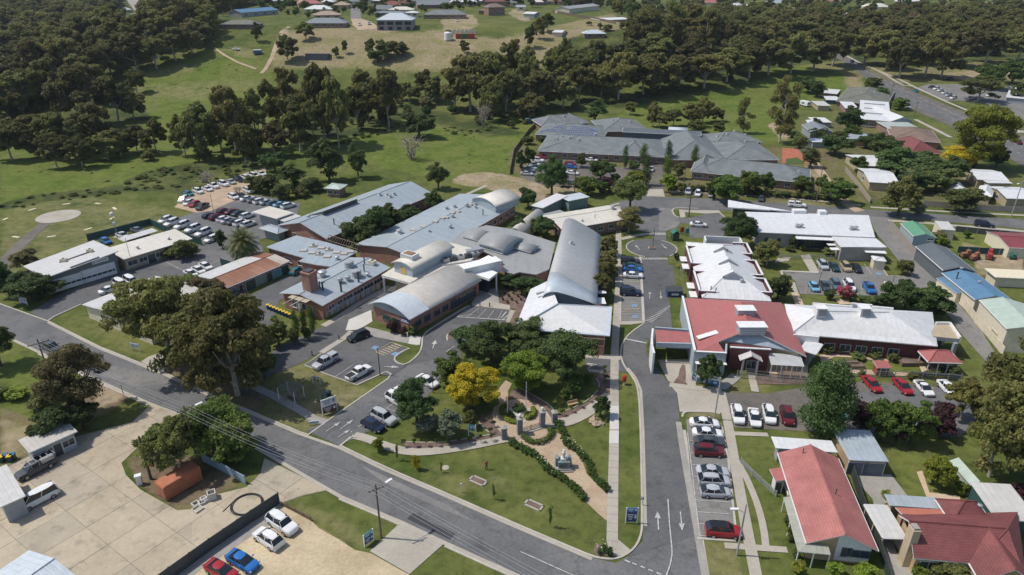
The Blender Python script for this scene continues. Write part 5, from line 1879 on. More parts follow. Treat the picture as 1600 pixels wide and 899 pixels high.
# -- aged care village, grey hips
S=dict(wall=BR_DK,roofm=T_SLATE,over=.6)
n1=building('village_block','grey hipped village block carrying the long solar panel array','aged care building',(835,210),(942,216.5),23,2.9,5.6,'hip',wins={0:(8,1.6,1.3,.8)},vents=[('cap',.35,.75),('cap',.62,.55),('cap',.2,.6)],**S)
building('village_block','grey hipped village block behind the solar panel roof','aged care building',(846,197),(922,192),(925,181),2.9,5.8,'hip',vents=[('cap',.55,.4),('cap',.7,.6)],**S)
building('village_block','grey hipped village block at the paddock edge right of the solar panels','aged care building',(942,206),(1014,204),(1018,186),2.9,6.0,'hip',vents=[('cap',.35,.5),('cap',.7,.4)],**S)
building('village_block','long grey hipped village block in front of the solar panel roof','aged care building',(840,236),(1042,246),28,2.9,6.2,'hip',wins={0:(12,1.6,1.3,.8)},vents=[('cap',.22,.4,1.2),('cap',.3,.35,1.2),('cap',.15,.6,1.2),('turbo',.42,.7,1.3),('pipe',.1,.45,.6),('pipe',.12,.45,.6),('pipe',.13,.44,.6)],**S)
building('village_block','grey gabled porch block projecting from the long village block','aged care building',(966,241),(1016,242.5),(1018,228),2.9,6.0,'hip',**S)
building('village_block','grey pyramid roofed village block at the centre of the village','aged care building',(1045,249.5),(1137,251),(1126,214),3.0,7.6,'hip',**S)
building('village_block','grey hipped village block around the cream shade sail','aged care building',(1118,226),(1192,222),(1188,206),2.9,5.6,'hip',vents=[('cap',.2,.4),('cap',.4,.4),('cap',.6,.5),('cap',.8,.4)],**S)
building('village_block','grey hipped village block with its east end by the red scoria garden','aged care building',(1132,250),(1219,250),(1214,222),2.9,5.6,'hip',wins={1:(4,1.6,1.3,.8)},vents=[('cap',.65,.7)],**S)
building('village_block','long grey hipped village block along the street footpath','aged care building',(1080,268),(1266,286.5),18,2.9,6.0,'hip',wins={0:(9,1.6,1.3,.8)},vents=[('cap',.4,.8),('cap',.9,.4)],**S)
building('village_block','small grey hipped block at the front corner beside the village drive','aged care building',(1079,268),(1112,271),(1128,250),2.9,5.2,'hip',wins={0:(2,1.6,1.3,.8)},**S)
building('village_corridor','dark slate flat roofed corridor linking the village blocks','aged care building',(972,206),(1096,212),8,5.6,5.6,'flat',wall=plain('cladding slate',(.055,.075,.085),.6),roofm=R_CHAR,over=.3)
building('village_annex','small white curved roof annex behind the dark slate corridor','annex',(1044,206),(1075,207.5),(1075,200),2.8,3.6,'barrel','x',W_CREAM,R_SHEEN,.3)
polyb('shade_sail','cream shade sail strung between grey village roofs','shade sail',{'a':(1143,229,3.6),'b':(1176,234.5,3.4),'c':(1177,230.5,3.6),'d':(1144,227,3.6)},[(0,'abcd')],'abcd',None,[plain('sail cream',(.70,.58,.36),.8)],walls=False,thick=.05)
b=MB()
b.box(0,0,0,1.55,1.0,.05,0,1)
for i in(-1,1):
 for k in(-1,1):
  b.box(i*.36,k*.225,.05,.66,.41,.01,0,0)
M_PV=plain('solar cell',(.014,.034,.13),.18,0,.25,4,.7)
pvm=b.mesh('solar_panel',[M_PV,plain('panel frame',(.55,.58,.62),.4)])
sl=math.atan2(5.6-2.9,n1 .W/2)
for row in range(5):
 u=.08+.075*row
 for i in range(26):
  f=.085+.031*i
  if row==0 and i<16 or row==1 and False:
   if row==0 and i<10:
    continue
  if row==2 and i<2 or row>=3 and(i<5 or i in(11,12))or row==0 and i>24:
   continue
  x,y=-n1 .L/2+n1 .L*f,(-n1 .W/2+n1 .W*u*1.02)*n1 .fl
  o=link('solar_panel',pvm,n1 .o,(x,y,n1 .rz(x,y)+.09))
  o.rotation_euler=(sl*n1 .fl,0,0)
  o.scale=(n1 .L*.0225/1.55,n1 .W*.050/1.0,1)
  # -- lower right houses
rg=building('red_gable_house','long house with bright red tiled gable roof and white front gable at bottom right','house',(1260,849),(1372.5,861),(1314,716.5),3.0,5.0,'gable','y',BR_TAN,T_RED,.55,{0:[(.58,1.2,1.4,1.0),(.82,2.2,1.2,1.1)],3:(5,1.8,1.4,.9)},gable_mat=None,vents=[('pipe',.62,.45,.5),('pipe',.35,.92,.5)])
b=MB()
b.add([(-rg.wx*.12,-rg.wy-.05,.3),(rg.wx,-rg.wy-.05,.3),(rg.wx,-rg.wy-.05,2.85),(0,-rg.wy-.05,4.6),(-rg.wx*.12,-rg.wy-.05,4.4)],[(0,1,2,3,4)])
part('gable_cladding',b,W_WHITE,rg.o)
for tt,w_,h_,s_ in((.62,1.1,1.5,1.0),(.84,2.2,1.2,1.1)):
 window(rg.o,-rg.wx+2*rg.wx*tt,-rg.wy-.06,s_,0,w_,h_,M_FRAMED,1)
vr=polyb('side_verandah','grey green verandah roof along the left side of the red gable house','verandah',{'a':(1247,862,2.5),'b':(1298,867,2.5),'e':(1294,852,2.8),'f':(1260,849,2.8),'c':(1239,776,2.8),'d':(1224,777,2.5)},[(0,'abef'),(0,'afcd')],'abefcd',None,[roof_metal('roof fibre grey',(.34,.34,.29),.8,.6,.15)],walls=False,thick=.1)
b=MB()
for px,py in((1226,778),(1235,815),(1248,861),(1272,864),(1297,866)):
 p=G(px,py,2.5)-vr.ctr
 b.box(p.x,p.y,0,.12,.12,2.4)
part('post',b,W_WHITE,vr.o)
building('side_porch','little red roofed side porch with white posts on the red gable house','porch',(1212,752),(1230,752),(1226,733),2.6,2.9,'skill1',wall=W_WHITE,roofm=R_RED,over=.5,wins={0:[('d',.5,.9,2.0)]})
building('white_carport','white flat carport roof behind the red gable house','carport',(1212,702),(1309,709),(1302,689),2.9,3.1,'skill0',wall=W_GREY,roofm=R_WHITE,over=.7)
gg=building('brick_garage','tan brick double garage with pale blue iron roof','garage',(1327,719),(1389,721.5),(1363,675),2.8,3.1,'skill2',wall=BR_TAN,roofm=roof_metal('roof pale blue',(.40,.46,.50)),over=.25,wins={0:[('d',.27,2.9,2.2,plain('roller slate',(.13,.16,.19)),4),('d',.70,2.9,2.2,plain('roller slate',(.13,.16,.19)),4)]})
sheet('driveway',[(1328,738),(1392,742),(1420,778),(1372,790),(1345,760)],M_CONG,2)
sheet('driveway',[(1383,868),(1416,862),(1426,899),(1432,960),(1405,960)],M_CONG,2)
sheet('driveway',[(1362,775),(1378,775),(1402,871),(1384,871)],M_CONG,2)
sheet('patio',[(1432,738),(1441,736),(1452,770),(1500,776),(1500,782),(1448,778)],M_PAVE,2)
mr=polyb('maroon_house','sprawling house with dark red tiled roofs at the bottom right corner','house',{'a':(1428,872,3.0),'b':(1525,881,3.0),'r1':(1420,814,5.4),'r2':(1575,826,5.4),'c':(1604,908,3.0),'d':(1405,805,3.6),'e':(1590,800,3.2)},[(0,('a','b','r2','r1')),(0,('b','c','r2')),(0,('c','e','r2')),(0,('e','d','r1','r2'))],('a','b','c','e','d'),BR_TAN,[T_DKRED],.5,ridges=(('r1','r2'),('b','r2')))
wall_windows(mr,0,2,2.0,1.3,.9)
b=MB()
p=G(1428,826,5.4)-mr.ctr
b.box(p.x-.2,p.y-.4,0,.95,1.2,5.9,0,0)
b.box(p.x-.2,p.y-.4,5.9,.7,.9,.3,0,1)
part('chimney',b,[plain('chimney buff',(.50,.40,.27),.8),M_CONG],mr.o)
building('maroon_house_wing','front gable wing of the dark red tiled house','house',(1531,908),(1625,918),(1580,850),3.0,5.3,'gable','y',BR_TAN,T_DKRED,.5)
building('maroon_house_wing','rear dark red hipped wing behind the dark red tiled house','house',(1487,818),(1555,822),(1534,784),3.1,5.0,'hip',wall=BR_TAN,roofm=T_DKRED,over=.5,vents=[('turbo',.8,.5,.5)])
building('patio_roof','grey blue flat patio roof left of the dark red wing','patio roof',(1391,790),(1478,796),(1470,779),2.6,2.7,'skill2',wall=BR_TAN,roofm=R_BLUE,over=.5)
building('orange_lean_to','faded orange red lean to roof below the blue patio roof','lean-to',(1408,808),(1493,812),(1480,796.5),2.7,3.2,'skill0',wall=BR_TAN,roofm=roof_metal('roof orange',(.50,.17,.11)),over=.4)
ca=building('grey_carport','pale grey flat carport with tan posts between the two red houses','carport',(1380,840),(1417,841.5),(1394,790),2.6,2.6,'flat',wall=W_WHITE,roofm=R_PALE,walls=False,over=.3)
b=MB()
for sx in(-1,1):
 for sy in(-1,0,1):
  b.box(sx*(ca.L/2-.2),sy*(ca.W/2-.3),0,.14,.14,2.5)
b.box(ca.L/2-.1,0,0,.2,ca.W,2.4)
part('post',b,W_CREAM,ca.o)
building('side_shed','long pale iron shed roof at the right edge beside the dark red house','shed',(1557,812),(1625,816),(1590,760),2.6,2.9,'skill2',wall=W_TEALF,roofm=R_PALE,over=.3)
building('garden_lean_to','pale green shed half hidden under the gum at right','shed',(1517,758),(1530,758),(1512,720),2.2,2.8,'skill1',wall=R_MINT,roofm=R_MINT,over=.2)
fence('paling_fence','dark green sheet fence between the two red roofed houses',[(1325,728),(1345,790),(1372,860),(1394,935)],1.9,plain('fence dark green',(.05,.065,.055),.7))
# -- sheds at the right edge
building('charcoal_shed','long charcoal gable shed beside the lane','shed',(1474,422.5),(1526,424.5),(1486.5,386.5),3.6,4.7,'gable','y',R_CHAR,R_CHAR,.3)
building('blue_shed','wide blue iron roofed workshop next to the charcoal shed','workshop',(1524,468.5),(1583,470),(1538,428),3.6,4.6,'gable','y',W_CREAM,R_STEEL,.3,vents=[('whirl',.5,.98),('whirl',.5,.45),('pipe',.15,.72)])
building('blue_lean_to','narrow blue iron lean to along the lane side of the workshop','lean-to',(1495,458.5),(1507,458.5),(1487,434.5),2.5,2.8,'skill1',wall=W_CREAM,roofm=R_STEEL,over=.2)
building('mint_shed','tall cream shed with pale mint green roof at the right edge','shed',(1574,514),(1648,520),(1602,474),5.0,6.0,'gable','y',W_CREAM,R_MINT,.15,{3:[('d',.3,2.4,2.4,W_TAN,3)]})
building('green_shed','small shed with bright green roof by the street','shed',(1427.6,369.5),(1463,371.5),(1446,351),2.8,3.7,'gable','y',W_BLUEG,R_GREEN,.15,{0:[(.8,1.4,.7,1.8)]})
building('pale_shed','small pale grey shed right of the green roofed shed','shed',(1471,358.5),(1493.5,360),(1487,349),3.0,3.4,'skill2',wall=W_CREAM,roofm=R_PALE,over=.12)
building('maroon_shed','cream walled shed with maroon roof at the right edge','shed',(1577,387),(1648,390),(1620,365),2.9,3.8,'gable','x',W_CREAM,roof_metal('roof maroon',(.25,.06,.06)),.15)
building('cream_carport','long cream flat carport in the sandy yard at the right edge','carport',(1556,433),(1640,437),(1640,424),2.6,2.6,'flat',wall=W_CREAM,roofm=plain('carport cream',(.70,.62,.45)),over=.5)
fence('boundary_fence','cream sheet fence along the lane beside the charcoal shed',[(1431,404),(1468,442),(1496,474)],1.9,W_CREAM)
fence('boundary_fence','grey timber fence along the upper lane beside the green shed',[(1390,354),(1410,378),(1429,401)],1.9,plain('fence weathered grey',(.34,.30,.26),.85))
fence('boundary_fence','cream sheet fence along the lane below the mint roofed shed',[(1506,482),(1520,500),(1545,530),(1566,556)],1.9,W_CREAM)
fence('boundary_fence','dark mesh fence along the street beside the lawn with the pale shed',[(1492,362),(1560,369),(1640,376)],1.7,plain('mesh dark',(.08,.09,.085),.7),M_GALV)
fence('boundary_fence','dark fence behind the scrap yard below the green lawn',[(1495,395),(1560,398.5),(1640,402)],1.8,W_TEALF,M_GALV)
# -- north east houses
building('white_house','white gable roofed unit nearest the dark hedge in the north east block','house',(1320.6,241.6),(1343,259),(1374,247),2.9,3.9,'gable','y',W_TAN,R_WHITE,.4)
building('white_house','white gable roofed unit behind the laneway fence','house',(1338.6,262),(1358,284.5),(1397,278),2.9,4.0,'gable','y',W_TAN,R_WHITE,.5,{0:[(.5,2.2,1.3,.9)],3:(3,1.2,1.3,.9)})
building('white_house','white roofed house below the golden flowering tree','house',(1502,263.5),(1527,280.5),(1558,271),2.9,4.0,'gable','y',W_TAN,R_WHITE,.5)
building('white_house','white roofed house at the right edge above the street','house',(1540,291),(1573,310),(1603,298.5),2.9,4.0,'gable','y',W_TAN,R_WHITE,.5,{0:[(.5,2.2,1.3,.9)]})
building('house_link','narrow white flat link roof between two white roofed houses','carport',(1537,282),(1545,286),(1567,279),2.8,2.8,'flat',wall=W_TAN,roofm=R_WHITE,over=.3)
building('white_house','small white hip roofed house behind leafy street trees','house',(1527,304),(1550,307.5),(1546,293),2.7,3.9,'hip',wall=W_TAN,roofm=R_WHITE,over=.4)
building('white_house','white roof glimpsed through the street trees','house',(1487,298),(1515,300),(1510,287),2.7,3.8,'hip',wall=W_TAN,roofm=R_WHITE,over=.4)
building('tiled_house','house with maroon tiled hip roof behind the golden tree','house',(1424,240),(1472,240),(1470,221),3.0,6.4,'hip',wall=BR_TAN,roofm=T_DKRED,over=.5)
building('tiled_house','house with brown tiled roof beside the wide road','house',(1393,217),(1470,223),(1466,204),3.0,5.4,'hip',wall=BR_DK,roofm=T_BROWN,over=.5)
ol=building('tiled_house','large house with olive grey tiled hip roof near the highway','house',(1306,158),(1386,165),(1366,140),2.9,5.8,'hip',wall=BR_DK,roofm=T_OLIVE,over=.5,vents=[('cap',.4,.4),('cap',.65,.5)])
ws=building('white_shop','long white and pale blue roofed shop beside the highway','shop',(1342,186),(1392,190),(1392,164),3.6,4.9,'skill2',wall=BR_DK,roofm=R_WHITE,over=.4,wins={0:(6,2.0,1.4,.6)})
b=MB()
for r_ in range(3):
 b.box(0,-ws.W/2+ws.W*(.3+.25*r_),4.2+r_*.3,ws.L*.7,.5,.15)
part('roof_skylight',b,M_STEELD,ws.o)
building('shop_wing','pale blue gable end of the white shop facing the highway','shop',(1392,190),(1428,190),(1424,172),3.4,5.4,'gable','y',W_BLUEG,R_WHITE,.4)
building('shop_wing','small white flat wing at the left end of the white shop','shop',(1321,169),(1342,170),(1344,160),3.2,3.2,'flat',wall=BR_DK,roofm=R_WHITE,over=.3)
building('green_shop','pale grey green flat roofed shop in front of the white shop','shop',(1389,201),(1440,202),(1443,191.5),3.4,3.4,'flat',wall=BR_DK,roofm=roof_metal('roof grey green',(.42,.46,.42)),over=.4)
building('beige_shed','beige brick shed with pale flat roof in the north east gardens','shed',(1325,217),(1368,217),(1372,209),3.0,3.0,'flat',wall=BR_TAN,roofm=R_BLUE,over=.2)
building('grey_barn','grey gabled shed beside tall gum in the north east gardens','shed',(1266,206),(1303,207),(1300,196),3.4,5.0,'gable','y',W_GREY,R_SLATE,.3,{0:[('d',.55,2.6,2.6,W_GREY,3)]})
building('small_shed','white flat shed behind the grey gabled shed','shed',(1274,191),(1300,191.5),(1300,184),2.6,2.6,'flat',wall=W_GREY,roofm=R_WHITE,over=.2)
building('small_shed','white tapered roof carport left of the white flat shed','carport',(1265,197),(1285,198),(1290,189),2.6,3.0,'skill1',wall=W_GREY,roofm=R_WHITE,over=.3)
building('small_shed','white long shed roof near the lush paddock corner','shed',(1283,145),(1308,147),(1308,140),2.8,2.8,'flat',wall=BR_DK,roofm=R_WHITE,over=.2)
building('small_shed','teal shed with white roof below the olive tiled house','shed',(1291,156),(1312,157),(1312,151),2.6,2.6,'flat',wall=W_TEAL,roofm=R_WHITE,over=.2)
building('small_shed','cream carport roof by the parked caravan','carport',(1278,165),(1298,165.5),(1296,158.5),2.6,2.6,'flat',wall=W_TAN,roofm=R_PALE,over=.3)
building('small_shed','pale blue flat roof below the grey gabled shed','shed',(1270,222),(1305,222),(1304,216),2.5,2.5,'flat',wall=W_GREY,roofm=R_SHEEN,over=.3)
building('highway_shop','white roofed shop at the right edge beyond the highway','shop',(1572,152),(1640,158),(1640,140),3.4,3.4,'flat',wall=W_GREY,roofm=R_WHITE,over=.4)
fence('boundary_fence','pale timber fence between the laneway and the white units',[(1320,268),(1338,290),(1359,318)],1.8,plain('fence pale timber',(.36,.31,.26),.85))
fence('boundary_fence','grey timber fence along the street below the white houses',[(1442,322),(1500,327),(1560,331),(1640,335)],1.9,plain('fence weathered grey',(.34,.30,.26),.85))
fence('street_wall','low dark brick and iron street fence before the long village block',[(1046,296),(1090,297.5),(1160,302),(1220,306),(1300,313)],1.4,plain('iron dark',(.06,.055,.05),.7),BR_DK,step=4)
fence('paddock_fence','brown paling fence on the paddock side of the village',[(797,273),(803,240),(826,208),(846,190)],1.7,M_WOOD)
# -- depot, lower left
dp=building('depot_office','pale blue weatherboard depot office with grey skillion roof','office',(45.5,708),(121,674),(99,660),3.0,3.3,'skill2',wall=W_BLUEG,roofm=R_TAN,over=.45,wins={0:[(.22,2.6,1.2,.9),('d',.55,1.1,2.2,M_STEELD),(.82,1.6,1.2,.9)]})
building('depot_shed','grey iron shed at the left edge beside the parked white van','shed',(0,793),(40,775),(-10,738),3.2,3.6,'skill2',wall=W_GREY,roofm=R_PALE,over=.3)
bs=building('big_shed','large pale iron roofed shed cut off by the bottom left corner','shed',(46,860),(138,915),(60,1010),5.2,6.6,'gable','y',W_BLUEG,R_SHEEN,.1)
fence('yard_fence','dark sheet fence between the depot yard and the gravel car yard',[(437,787),(395,815),(330,860),(268,905),(200,955)],2.0,plain('fence charcoal',(.06,.07,.075),.6))
fence('yard_fence','blue ribbed sheet fence beside the orange container',[(318,722),(350,738),(384,757)],1.6,plain('sheet blue grey',(.32,.42,.50),.5))
fence('yard_rail','low timber rail fence along the grass verge of the gravel yard',[(440,790),(462,801),(486,814)],.7,M_WOOD,step=1.6)
fence('mesh_fence','silver mesh fence before the garden of the red roof gable',[(1151,590),(1180,594),(1222,599),(1262,602)],1.5,M_GALV,rail=True)
fence('mesh_fence','wire mesh fence between the walled garden and the upper car park',[(1308,585),(1350,590),(1420,592),(1500,597)],1.6,M_GALV,rail=True)
fence('mesh_fence','dark screened fence between the pavilion and the upper car park',[(1422,591),(1460,593),(1496,596)],1.4,plain('screen charcoal',(.07,.075,.08),.8))
fence('pool_fence','silver panel fence in front of the clinic garden',[(1218,404),(1256,405),(1268,405),(1312,407)],1.2,M_GALV,rail=True)
fence('handrail','galvanised ramp handrail beside the lower right footpaths',[(1157,724),(1175,742),(1200,765),(1212,776)],1.0,M_GALV,rail=True,step=2.0)
# -- CARS
def paint(name,col,rough=.28):
 k='car paint '+name
 if k in MATS:
  return MATS[k]
 m,n,b=nt_new(k)
 f=noise(n,gpos(n),1.3,4)
 L(n,mix(n,1.0,col,ramp(n,f,[(.3,.9),(.7,1.06)]),'MULTIPLY'),b.inputs['Base Color'])
 b.inputs['Roughness'].default_value=rough
 b.inputs['Coat Weight'].default_value=.25
 b.inputs['Coat Roughness'].default_value=.12
 MATS[k]=m
 return m
PAINT={'white':(.74,.74,.73),'silver':(.42,.44,.46),'grey':(.16,.17,.18),'dark grey':(.06,.065,.07),'black':(.018,.019,.021),'red':(.33,.018,.026),'maroon':(.13,.012,.018),'blue':(.02,.14,.42),'navy':(.015,.025,.065),'teal':(.02,.20,.26),'light blue':(.18,.42,.56),'dark green':(.02,.055,.045),'gold':(.4,.33,.2),'blue grey':(.10,.16,.21)}
M_TYRE=plain('tyre rubber',(.018,.018,.019),.9)
M_RIM=plain('alloy rim',(.45,.46,.47),.35,.6)
M_CGL=glass_mat('car glass',(.012,.016,.02))
M_HL=plain('headlight lens',(.65,.68,.70),.15)
M_TL=plain('tail light lens',(.35,.012,.01),.25)
M_TRIM=plain('black trim',(.02,.02,.022),.7)
M_BED=plain('tray liner',(.03,.03,.032),.8)
KIND={'sedan':(4.75,1.83,1.46,.96,.86,1.04,(1.30,.28,-.90,-1.90),''),'hatch':(4.25,1.78,1.50,.98,.88,1.04,(1.28,.36,-1.25,-2.02),''),'coupe':(4.45,1.83,1.36,.92,.80,1.02,(1.10,.12,-.70,-2.0),''),'suv':(4.6,1.88,1.70,1.10,.99,1.12,(1.30,.46,-1.62,-2.22),'rails'),'4wd':(4.9,1.94,1.88,1.16,1.08,1.16,(1.15,.55,-2.02,-2.38),'rails'),'ute':(5.3,1.88,1.80,1.12,1.04,1.05,(1.42,.72,-.50,-.78),'tub'),'canopy ute':(5.3,1.88,1.82,1.12,1.04,1.05,(1.42,.72,-.50,-.78),'canopy'),'van':(4.95,1.90,1.96,1.12,.98,1.1,(1.95,1.05,-2.22,-2.44),''),}
NOUN={'sedan':'sedan','hatch':'hatchback','coupe':'coupe','suv':'SUV','4wd':'wagon','ute':'pickup','canopy ute':'pickup with canopy','van':'van'}
def ring(x,w,zb,zt,tuck=.9):
 """closed half-rounded cross section of the lower body at x"""
 h=[(w*.86,zb),(w,zb+.16),(w*1.0,zb+(zt-zb)*.62),(w*.965,zt-.10),(w*tuck,zt)]
 pts=[(x,-y,z)for y,z in h[::-1]]
 pts=[(x,-y,z)for y,z in h][::-1]
 left=[(x,-y,z)for y,z in h[::-1]]
 right=[(x,y,z)for y,z in h]
 return left+right
def body_mesh(k):
 Ln,W,H,belt,hood,boot,gh,ex=KIND[k]
 w=W/2
 f,r=Ln/2,-Ln/2
 g0,g1,g2,g3=gh
 b=MB()
 if ex in('tub','canopy'):
  boot=1.08
 st=[(f+.04,w*.56,.42,hood-.30),(f-.05,w*.80,.26,hood-.15),(f-.28,w*.93,.2,hood-.06),(f-.7,w*.99,.2,hood),(g0+.05,w,.2,hood+.03),(g0-.5,w,.2,belt),(0,w,.2,belt),(g3+.5,w,.2,belt+.02),(g3-.05,w,.2,boot if g3>r+.3 else belt+.02),(r+.35,w*.97,.22,boot-.03),(r+.10,w*.88,.3,boot-.10),(r-.03,w*.66,.42,boot-.26)]
 st=sorted(st,key=lambda s:-s[0])
 rs=[ring(*s)for s in st]
 n=len(rs[0])
 vs=[p for q in rs for p in q]
 fs=[]
 for i in range(len(rs)-1):
  for j in range(n):
   fs.append((i*n+j,i*n+(j+1)%n,(i+1)*n+(j+1)%n,(i+1)*n+j))
 fs.append(tuple(range(n))[::-1])
 fs.append(tuple(range((len(rs)-1)*n,len(rs)*n)))
 b.add(vs,fs,0)
 wt,wb=w*.70,w*.90
 zt=H-.05
 R_,q4=[],4
 for i in range(q4+1):
  x=g1+.08+(g2-g1-.16)*i/q4
  for y,dz in((-wt,-.05),(-wt*.6,0),(wt*.6,0),(wt,-.05)):
   R_.append((x,y,H+dz-.07*(2*i/q4-1)**2))
 b.slab(R_,[(4*i+k+1,4*i+k,4*i+k+4,4*i+k+5)for i in range(q4)for k in range(3)],.04,0)
 for s in(-1,1):
  xs=[((g0,g1),.10),(((g0+g3)/2+.05,(g1+g2)/2+.05),.09),((g3+.0,g2),.16)]
  for(xb,xt),pw in xs:
   q=[(xb-pw/2,s*(wb+.012),belt-.02),(xb+pw/2,s*(wb+.012),belt-.02),(xt+pw/2,s*(wt+.015),zt),(xt-pw/2,s*(wt+.015),zt)]
   b.add(q,[(0,1,2,3)],0)
 if ex=='rails':
  for s in(-1,1):
   b.tube((g1-.2,s*wt*.92,H+.05),(g2+.2,s*wt*.92,H+.05),.03,.03,5,1)
 if ex=='tub':
  b.box((g3+r)/2-.1,0,1.02,(g3-r)-.35,W*.74,.085,0,1)
 if ex=='canopy':
  b.box((g3+r)/2-.02,0,1.05,(g3-r)-.2,W*.86,.42,0,0)
  b.box((g3+r)/2-.02,0,1.47,(g3-r)-.3,W*.74,.22,0,0)
  b.box((g3+r)/2-.02,0,1.2,(g3-r)-.6,W*.875,.3,0,1)
 b.box(f-.03,0,.38,.1,W*.62,.2,0,1)
 b.box(r+.03,0,.36,.1,W*.66,.16,0,1)
 for s in(-1,1):
  b.box(g0-.45,s*(w+.1),belt+.02,.14,.2,.14,0,0)
 return b
def glass_mesh(k):
 Ln,W,H,belt,hood,boot,gh,ex=KIND[k]
 w=W/2
 g0,g1,g2,g3=gh
 wt,wb=w*.70,w*.90
 zt=H-.06
 b=MB()
 vs=[(g0,-wb*.93,belt-.04),(g0,wb*.93,belt-.04),(g3,wb*.95,belt-.02),(g3,-wb*.95,belt-.02),(g1,-wt,zt),(g1,wt,zt),(g2,wt,zt),(g2,-wt,zt),((g0+g3)/2,-wb,belt-.03),((g0+g3)/2,wb,belt-.03)]
 b.add(vs,[(0,1,5,4),(2,3,7,6),(1,9,5),(9,2,6),(9,6,5),(0,4,8),(8,7,3),(8,4,7),(4,5,6,7)],0)
 return b
def wheel_b(b,x,y,s=1,r=.33,mt=0,mr=1):
 n=14
 for(y0,y1,rr,m)in((-.11,.11,r,mt),(-.12,.12,r*.62,mr)):
  vs=[]
  for yy in(y0,y1):
   for i in range(n):
    t=2*math.pi*i/n
    vs.append((x+rr*math.cos(t),y+yy,r+rr*math.sin(t)))
  b.add(vs,[(i,(i+1)%n,n+(i+1)%n,n+i)for i in range(n)]+[tuple(range(n))[::-1],tuple(range(n,2*n))],m)
CARM={}
def car_meshes(k):
 if k in CARM:
  return CARM[k]
 Ln,W,H,belt,hood,boot,gh,ex=KIND[k]
 d={}
 bm_=body_mesh(k)
 d['body']=bm_.mesh('body',[paint('white',PAINT['white']),M_TRIM])
 for p in d['body'].polygons:
  p.use_smooth=len(p.vertices)==4 and p.index<100
 try:
  d['body'].set_sharp_from_angle(angle=math.radians(38))
 except Exception:
  pass
 d['glass']=glass_mesh(k).mesh('windows',M_CGL)
 q=MB()
 r=.39 if k in('4wd','ute','canopy ute')else.34
 wheel_b(q,0,0,r=r)
 d['wheel']=q.mesh('wheel',[M_TYRE,M_RIM])
 xs=Ln*.295 if k!='van' else Ln*.3
 y=W/2-.06
 d['wpos']=[(xs+.05,y),(xs+.05,-y),(-xs,y),(-xs,-y)]
 q=MB()
 q.box(0,0,0,.22,.34,.13)
 d['hl']=q.mesh('headlight',M_HL)
 q=MB()
 q.box(0,0,0,.12,.26,.17)
 d['tl']=q.mesh('tail_light',M_TL)
 d['lp']=(Ln/2-.13,W*.33,hood-.33,-Ln/2+.09,W*.36,(boot if gh[3]>-Ln/2+.3 else belt)-.27)
 m=body_mesh(k)
 g=glass_mesh(k)
 m.add(g.v,g.f,2)
 for x,yy in d['wpos']:
  wheel_b(m,x,yy,r=r,mt=1,mr=3)
 lp=d['lp']
 for s in(-1,1):
  m.box(lp[0],s*lp[1],lp[2],.18,.36,.13,0,4)
  m.box(lp[3],s*lp[4],lp[5],.12,.26,.17,0,5)
 d['all']=m.mesh('parked_car',[paint('white',PAINT['white']),M_TYRE,M_CGL,M_RIM,M_HL,M_TL])
 CARM[k]=d
 return d
def setpaint(o,m):
 o.material_slots[0].link='OBJECT'
 o.material_slots[0].material=m
def car(kind,col,px,py,hd,label,group=None,cat='car',z=None):
 """hd: heading as a photo-pixel direction at the car"""
 d=car_meshes(kind)
 p=G(px,py+2)
 q=G(px+hd[0]*.05,py+2+hd[1]*.05)
 rot=math.atan2(q.y-p.y,q.x-p.x)
 m=paint(col,PAINT[col])
 nm={'ute':'pickup_truck','canopy ute':'pickup_truck','van':'van'}.get(kind,'parked_car')
 cat={'ute':'pickup','canopy ute':'pickup','van':'van'}.get(kind,cat)
 p.z+=.03
 if pscale(p)<5.2:
  o=link(nm,d['all'],None,p,rot)
  setpaint(o,m)
  return tag(o,label,cat,group)
 o=thing(nm,label,cat,p,rot,group)
 bo=link('body',d['body'],o)
 setpaint(bo,m)
 link('windows',d['glass'],o)
 for x,y in d['wpos']:
  link('wheel',d['wheel'],o,(x,y,0))
 lp=d['lp']
 for s in(-1,1):
  link('headlight',d['hl'],o,(lp[0],s*lp[1],lp[2]))
  link('tail_light',d['tl'],o,(lp[3],s*lp[4],lp[5]))
 return o
ORD=['first','second','third','fourth','fifth','sixth','seventh','eighth','ninth','tenth','eleventh','twelfth']
def row(where,hd,lst,side='left',group=None):
 cnt={}
 for it in lst:
  cnt[it[1]+it[0]]=cnt.get(it[1]+it[0],0)+1
 for i,it in enumerate(lst):
  kind,col,px,py=it[:4]
  h=it[4]if len(it)>4 else hd
  car(kind,col,px,py,h,f'{col} {NOUN[kind]}, {ORD[i]} from the {side} {where}',group or('cars '+where))
row('along the station offices fence',(-14,6),[('suv','white',259.6,345),('4wd','white',269,350),('4wd','white',285,354),('4wd','white',302,359.5),('4wd','white',318,365.5),('suv','white',332,375)])
row('behind the rusty garage row',(13,7),[('sedan','white',299,429),('sedan','white',311,423.5),('sedan','white',322,417.5)])
row('in the front staff car park line',(17,-6),[('hatch','navy',327.6,338),('suv','maroon',338.6,340.5),('hatch','white',350,343),('wagon' if 0 else 'sedan','silver',357.5,345.5),('sedan','dark grey',366.5,347.5),('suv','white',377,349.5),('suv','white',389,351.5)])
row('in the rear staff car park line',(17,-6),[('hatch','maroon',349.6,330.7),('sedan','maroon',362.7,332),('sedan','dark green',373.5,334.5),('suv','white',387,338.5)])
row('under the trees beside the staff canopy',(15,-4),[('suv','white',365,308.5,(13,5)),('sedan','dark grey',378,306.5,(13,5)),('sedan','white',387.5,311),('sedan','grey',398,313.5),('suv','white',407.5,315.5),('sedan','silver',418,316.8),('hatch','blue grey',428,318.5),('sedan','light blue',439,320.5),('suv','white',451,322.8)])
